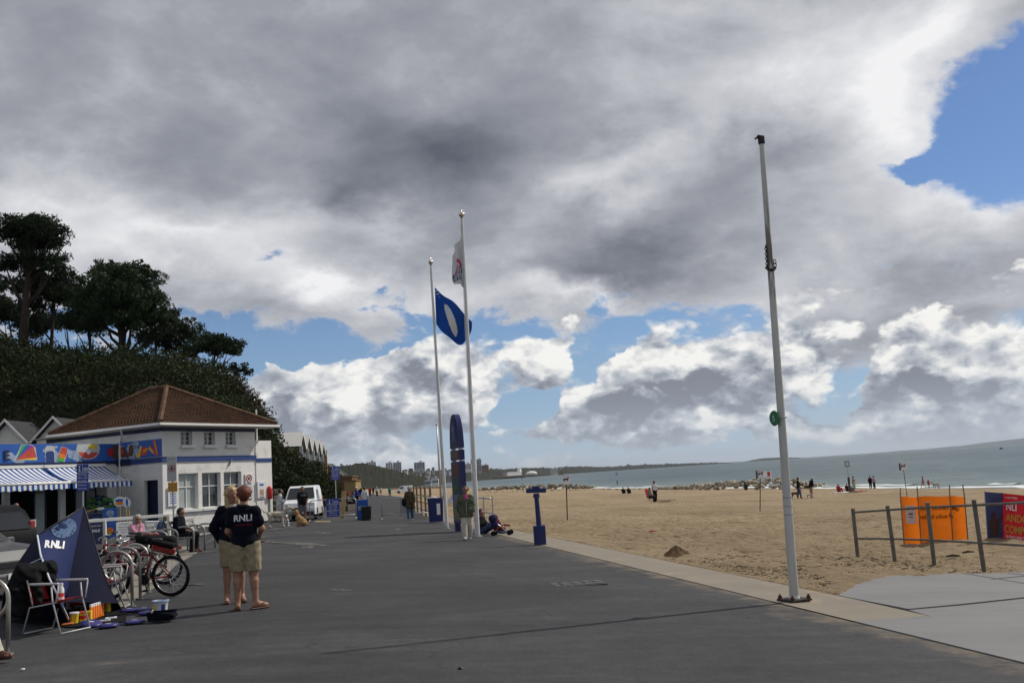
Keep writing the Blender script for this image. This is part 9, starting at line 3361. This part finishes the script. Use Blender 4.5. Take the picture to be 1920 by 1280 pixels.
# ------------------------------------------------------------------ sand heap and drift on the beach
b = gp(1268, 1041)
k = b.y / FPX
hm = MB()
rn = random.Random(3)
NR, NA = 9, 40
vs, fs = [], []
ph = [rn.uniform(0, 6.28) for _ in range(6)]
for i in range(NR + 1):
 for j in range(NA):
  a = j / NA * 2 * PI
  q = i / NR
  rad = q * (33 * k) * (1 + .12 * math.sin(3 * a + ph[0]) + .08 * math.sin(7 * a + ph[1]))
  h_ = 19 * k * (1 - q) ** 1.1 * (1 + .15 * math.sin(5 * a + ph[2]) * q) + .03 * math.sin(11 * a + i * 2.1) * q * (1 - q) * 4
  vs.append((rad * math.cos(a), rad * .62 * math.sin(a), h_ - .05 * q))
for i in range(NR):
 for j in range(NA):
  a, b2 = i * NA + j, i * NA + (j + 1) % NA
  fs.append((a, b2, b2 + NA, a + NA))
o = hm.add(vs, fs).build('sand_heap', mat('damp dug sand', (.145, .095, .055), .95, .25, 5, bump=.8, bscale=9), None, True, loc=b)
tag(o, 'small heap of damp brown sand dug up on the beach near the kerb', 'sand heap')
# driftwood, weed and bottle bits: one mass
dm = MB()
rn = random.Random(9)
for _ in range(2400):
 if rn.random() < .62:
  px, py = rn.gauss(1480, 150), rn.gauss(1066, 19)
 else:
  px, py = rn.uniform(950, 1890), rn.uniform(960, 1070)
 g_ = gp(px, py)
 e = g_.x - edge_x(g_.y, KW)
 if e < .15 or (px > 1570 and py > 1073) or px > 1900:
  continue
 L_ = rn.choice((.02, .03, .04, .05, .08, .13)) * rn.uniform(.6, 1.3)
 a = rn.uniform(0, PI)
 dm.box((g_.x, g_.y, beach_z(g_.x, g_.y) + .03), (L_ * .8, .005 + .010 * rn.random(), .005 + .009 * rn.random()), rotm(rn.uniform(-.3, .3), rn.uniform(-.2, .2), a))
o = dm.build('beach_debris', mat('dry weed and twigs', (.15, .105, .068), .95, .4, 3))
tag(o, 'dark twigs, dry weed and grit scattered over the sand', kind='stuff')
for i, (px, py, lab) in enumerate(((1632, 1021, 'dark lump of driftwood on the sand left of the fence'), (1786, 1041, 'thin dark stick lying on the sand between the fence posts'), (1815, 1034, 'short dark stick lying under the lower fence rail'), (1635, 967, 'long thin stick on the sand behind the first fence span'), (1224, 995, 'dark red scrap lying alone on the open sand'))):
 g_ = gp(px, py)
 t = thing('driftwood', lab, 'driftwood', (g_.x, g_.y, beach_z(g_.x, g_.y) + .02), rn.uniform(-.3, .3))
 MB().tube([(-.14, 0, .02), (0, .01, .035), (.15, 0, .02)], [.014, .024, .012], 6).build('stick', M_SOIL if i != 4 else M_RED, t, True)
# ------------------------------------------------------------------ drain cover and its pale joints in the asphalt
b = gp(1081, 1094)
dr = thing('drain_cover', 'cast iron drain cover with pale edges set in the asphalt', 'drain cover', (b.x, b.y, b.z), .1)
MB().bbox((0, 0, -.005), (.95, .62, .024), None, .004).build('frame', mat('worn cast iron', (.06, .058, .054), .6, .3, 8, metal=.3), dr)
for i in range(5):
 for j in range(2):
  MB().bbox((-.36 + .18 * i, -.14 + .28 * j, .010), (.12, .2, .012), None, .003).build('bar', mat('polished cast iron', (.10, .095, .085), .5, .3, 9, metal=.4), dr)
for i, (px, py) in enumerate(((863, 1254), (43, 1256))):
 g_ = gp(px, py)
 t = thing('litter', ('dark pebble lying alone on the asphalt at the bottom centre', 'white scrap of paper on the asphalt at the bottom left')[i], 'litter', g_)
 MB().ball((0, 0, .012), .02, 6, (1.3, 1, .6)).build('scrap', (M_BLACK, M_SIGNW)[i], t)
# ------------------------------------------------------------------ air between here and the far shore
if HAZE:
 hm_ = bpy.data.materials.new('sea air')
 hm_.use_nodes = True
 ht = hm_.node_tree
 ht.nodes.clear()
 hv = ht.nodes.new('ShaderNodeVolumePrincipled')
 hv.inputs['Color'].default_value = (0.80, 0.88, 1.0, 1)
 hv.inputs['Density'].default_value = 3.2e-5
 hv.inputs['Anisotropy'].default_value = 0.2
 ho_ = ht.nodes.new('ShaderNodeOutputMaterial')
 ht.links.new(hv.outputs[0], ho_.inputs['Volume'])
 hb_ = MB().box((6000, 20000, 145), (62000, 46000, 320))
 o = hb_.build('haze', hm_)
 tag(o, 'thin sea haze between the beach and the far hills', kind='stuff')
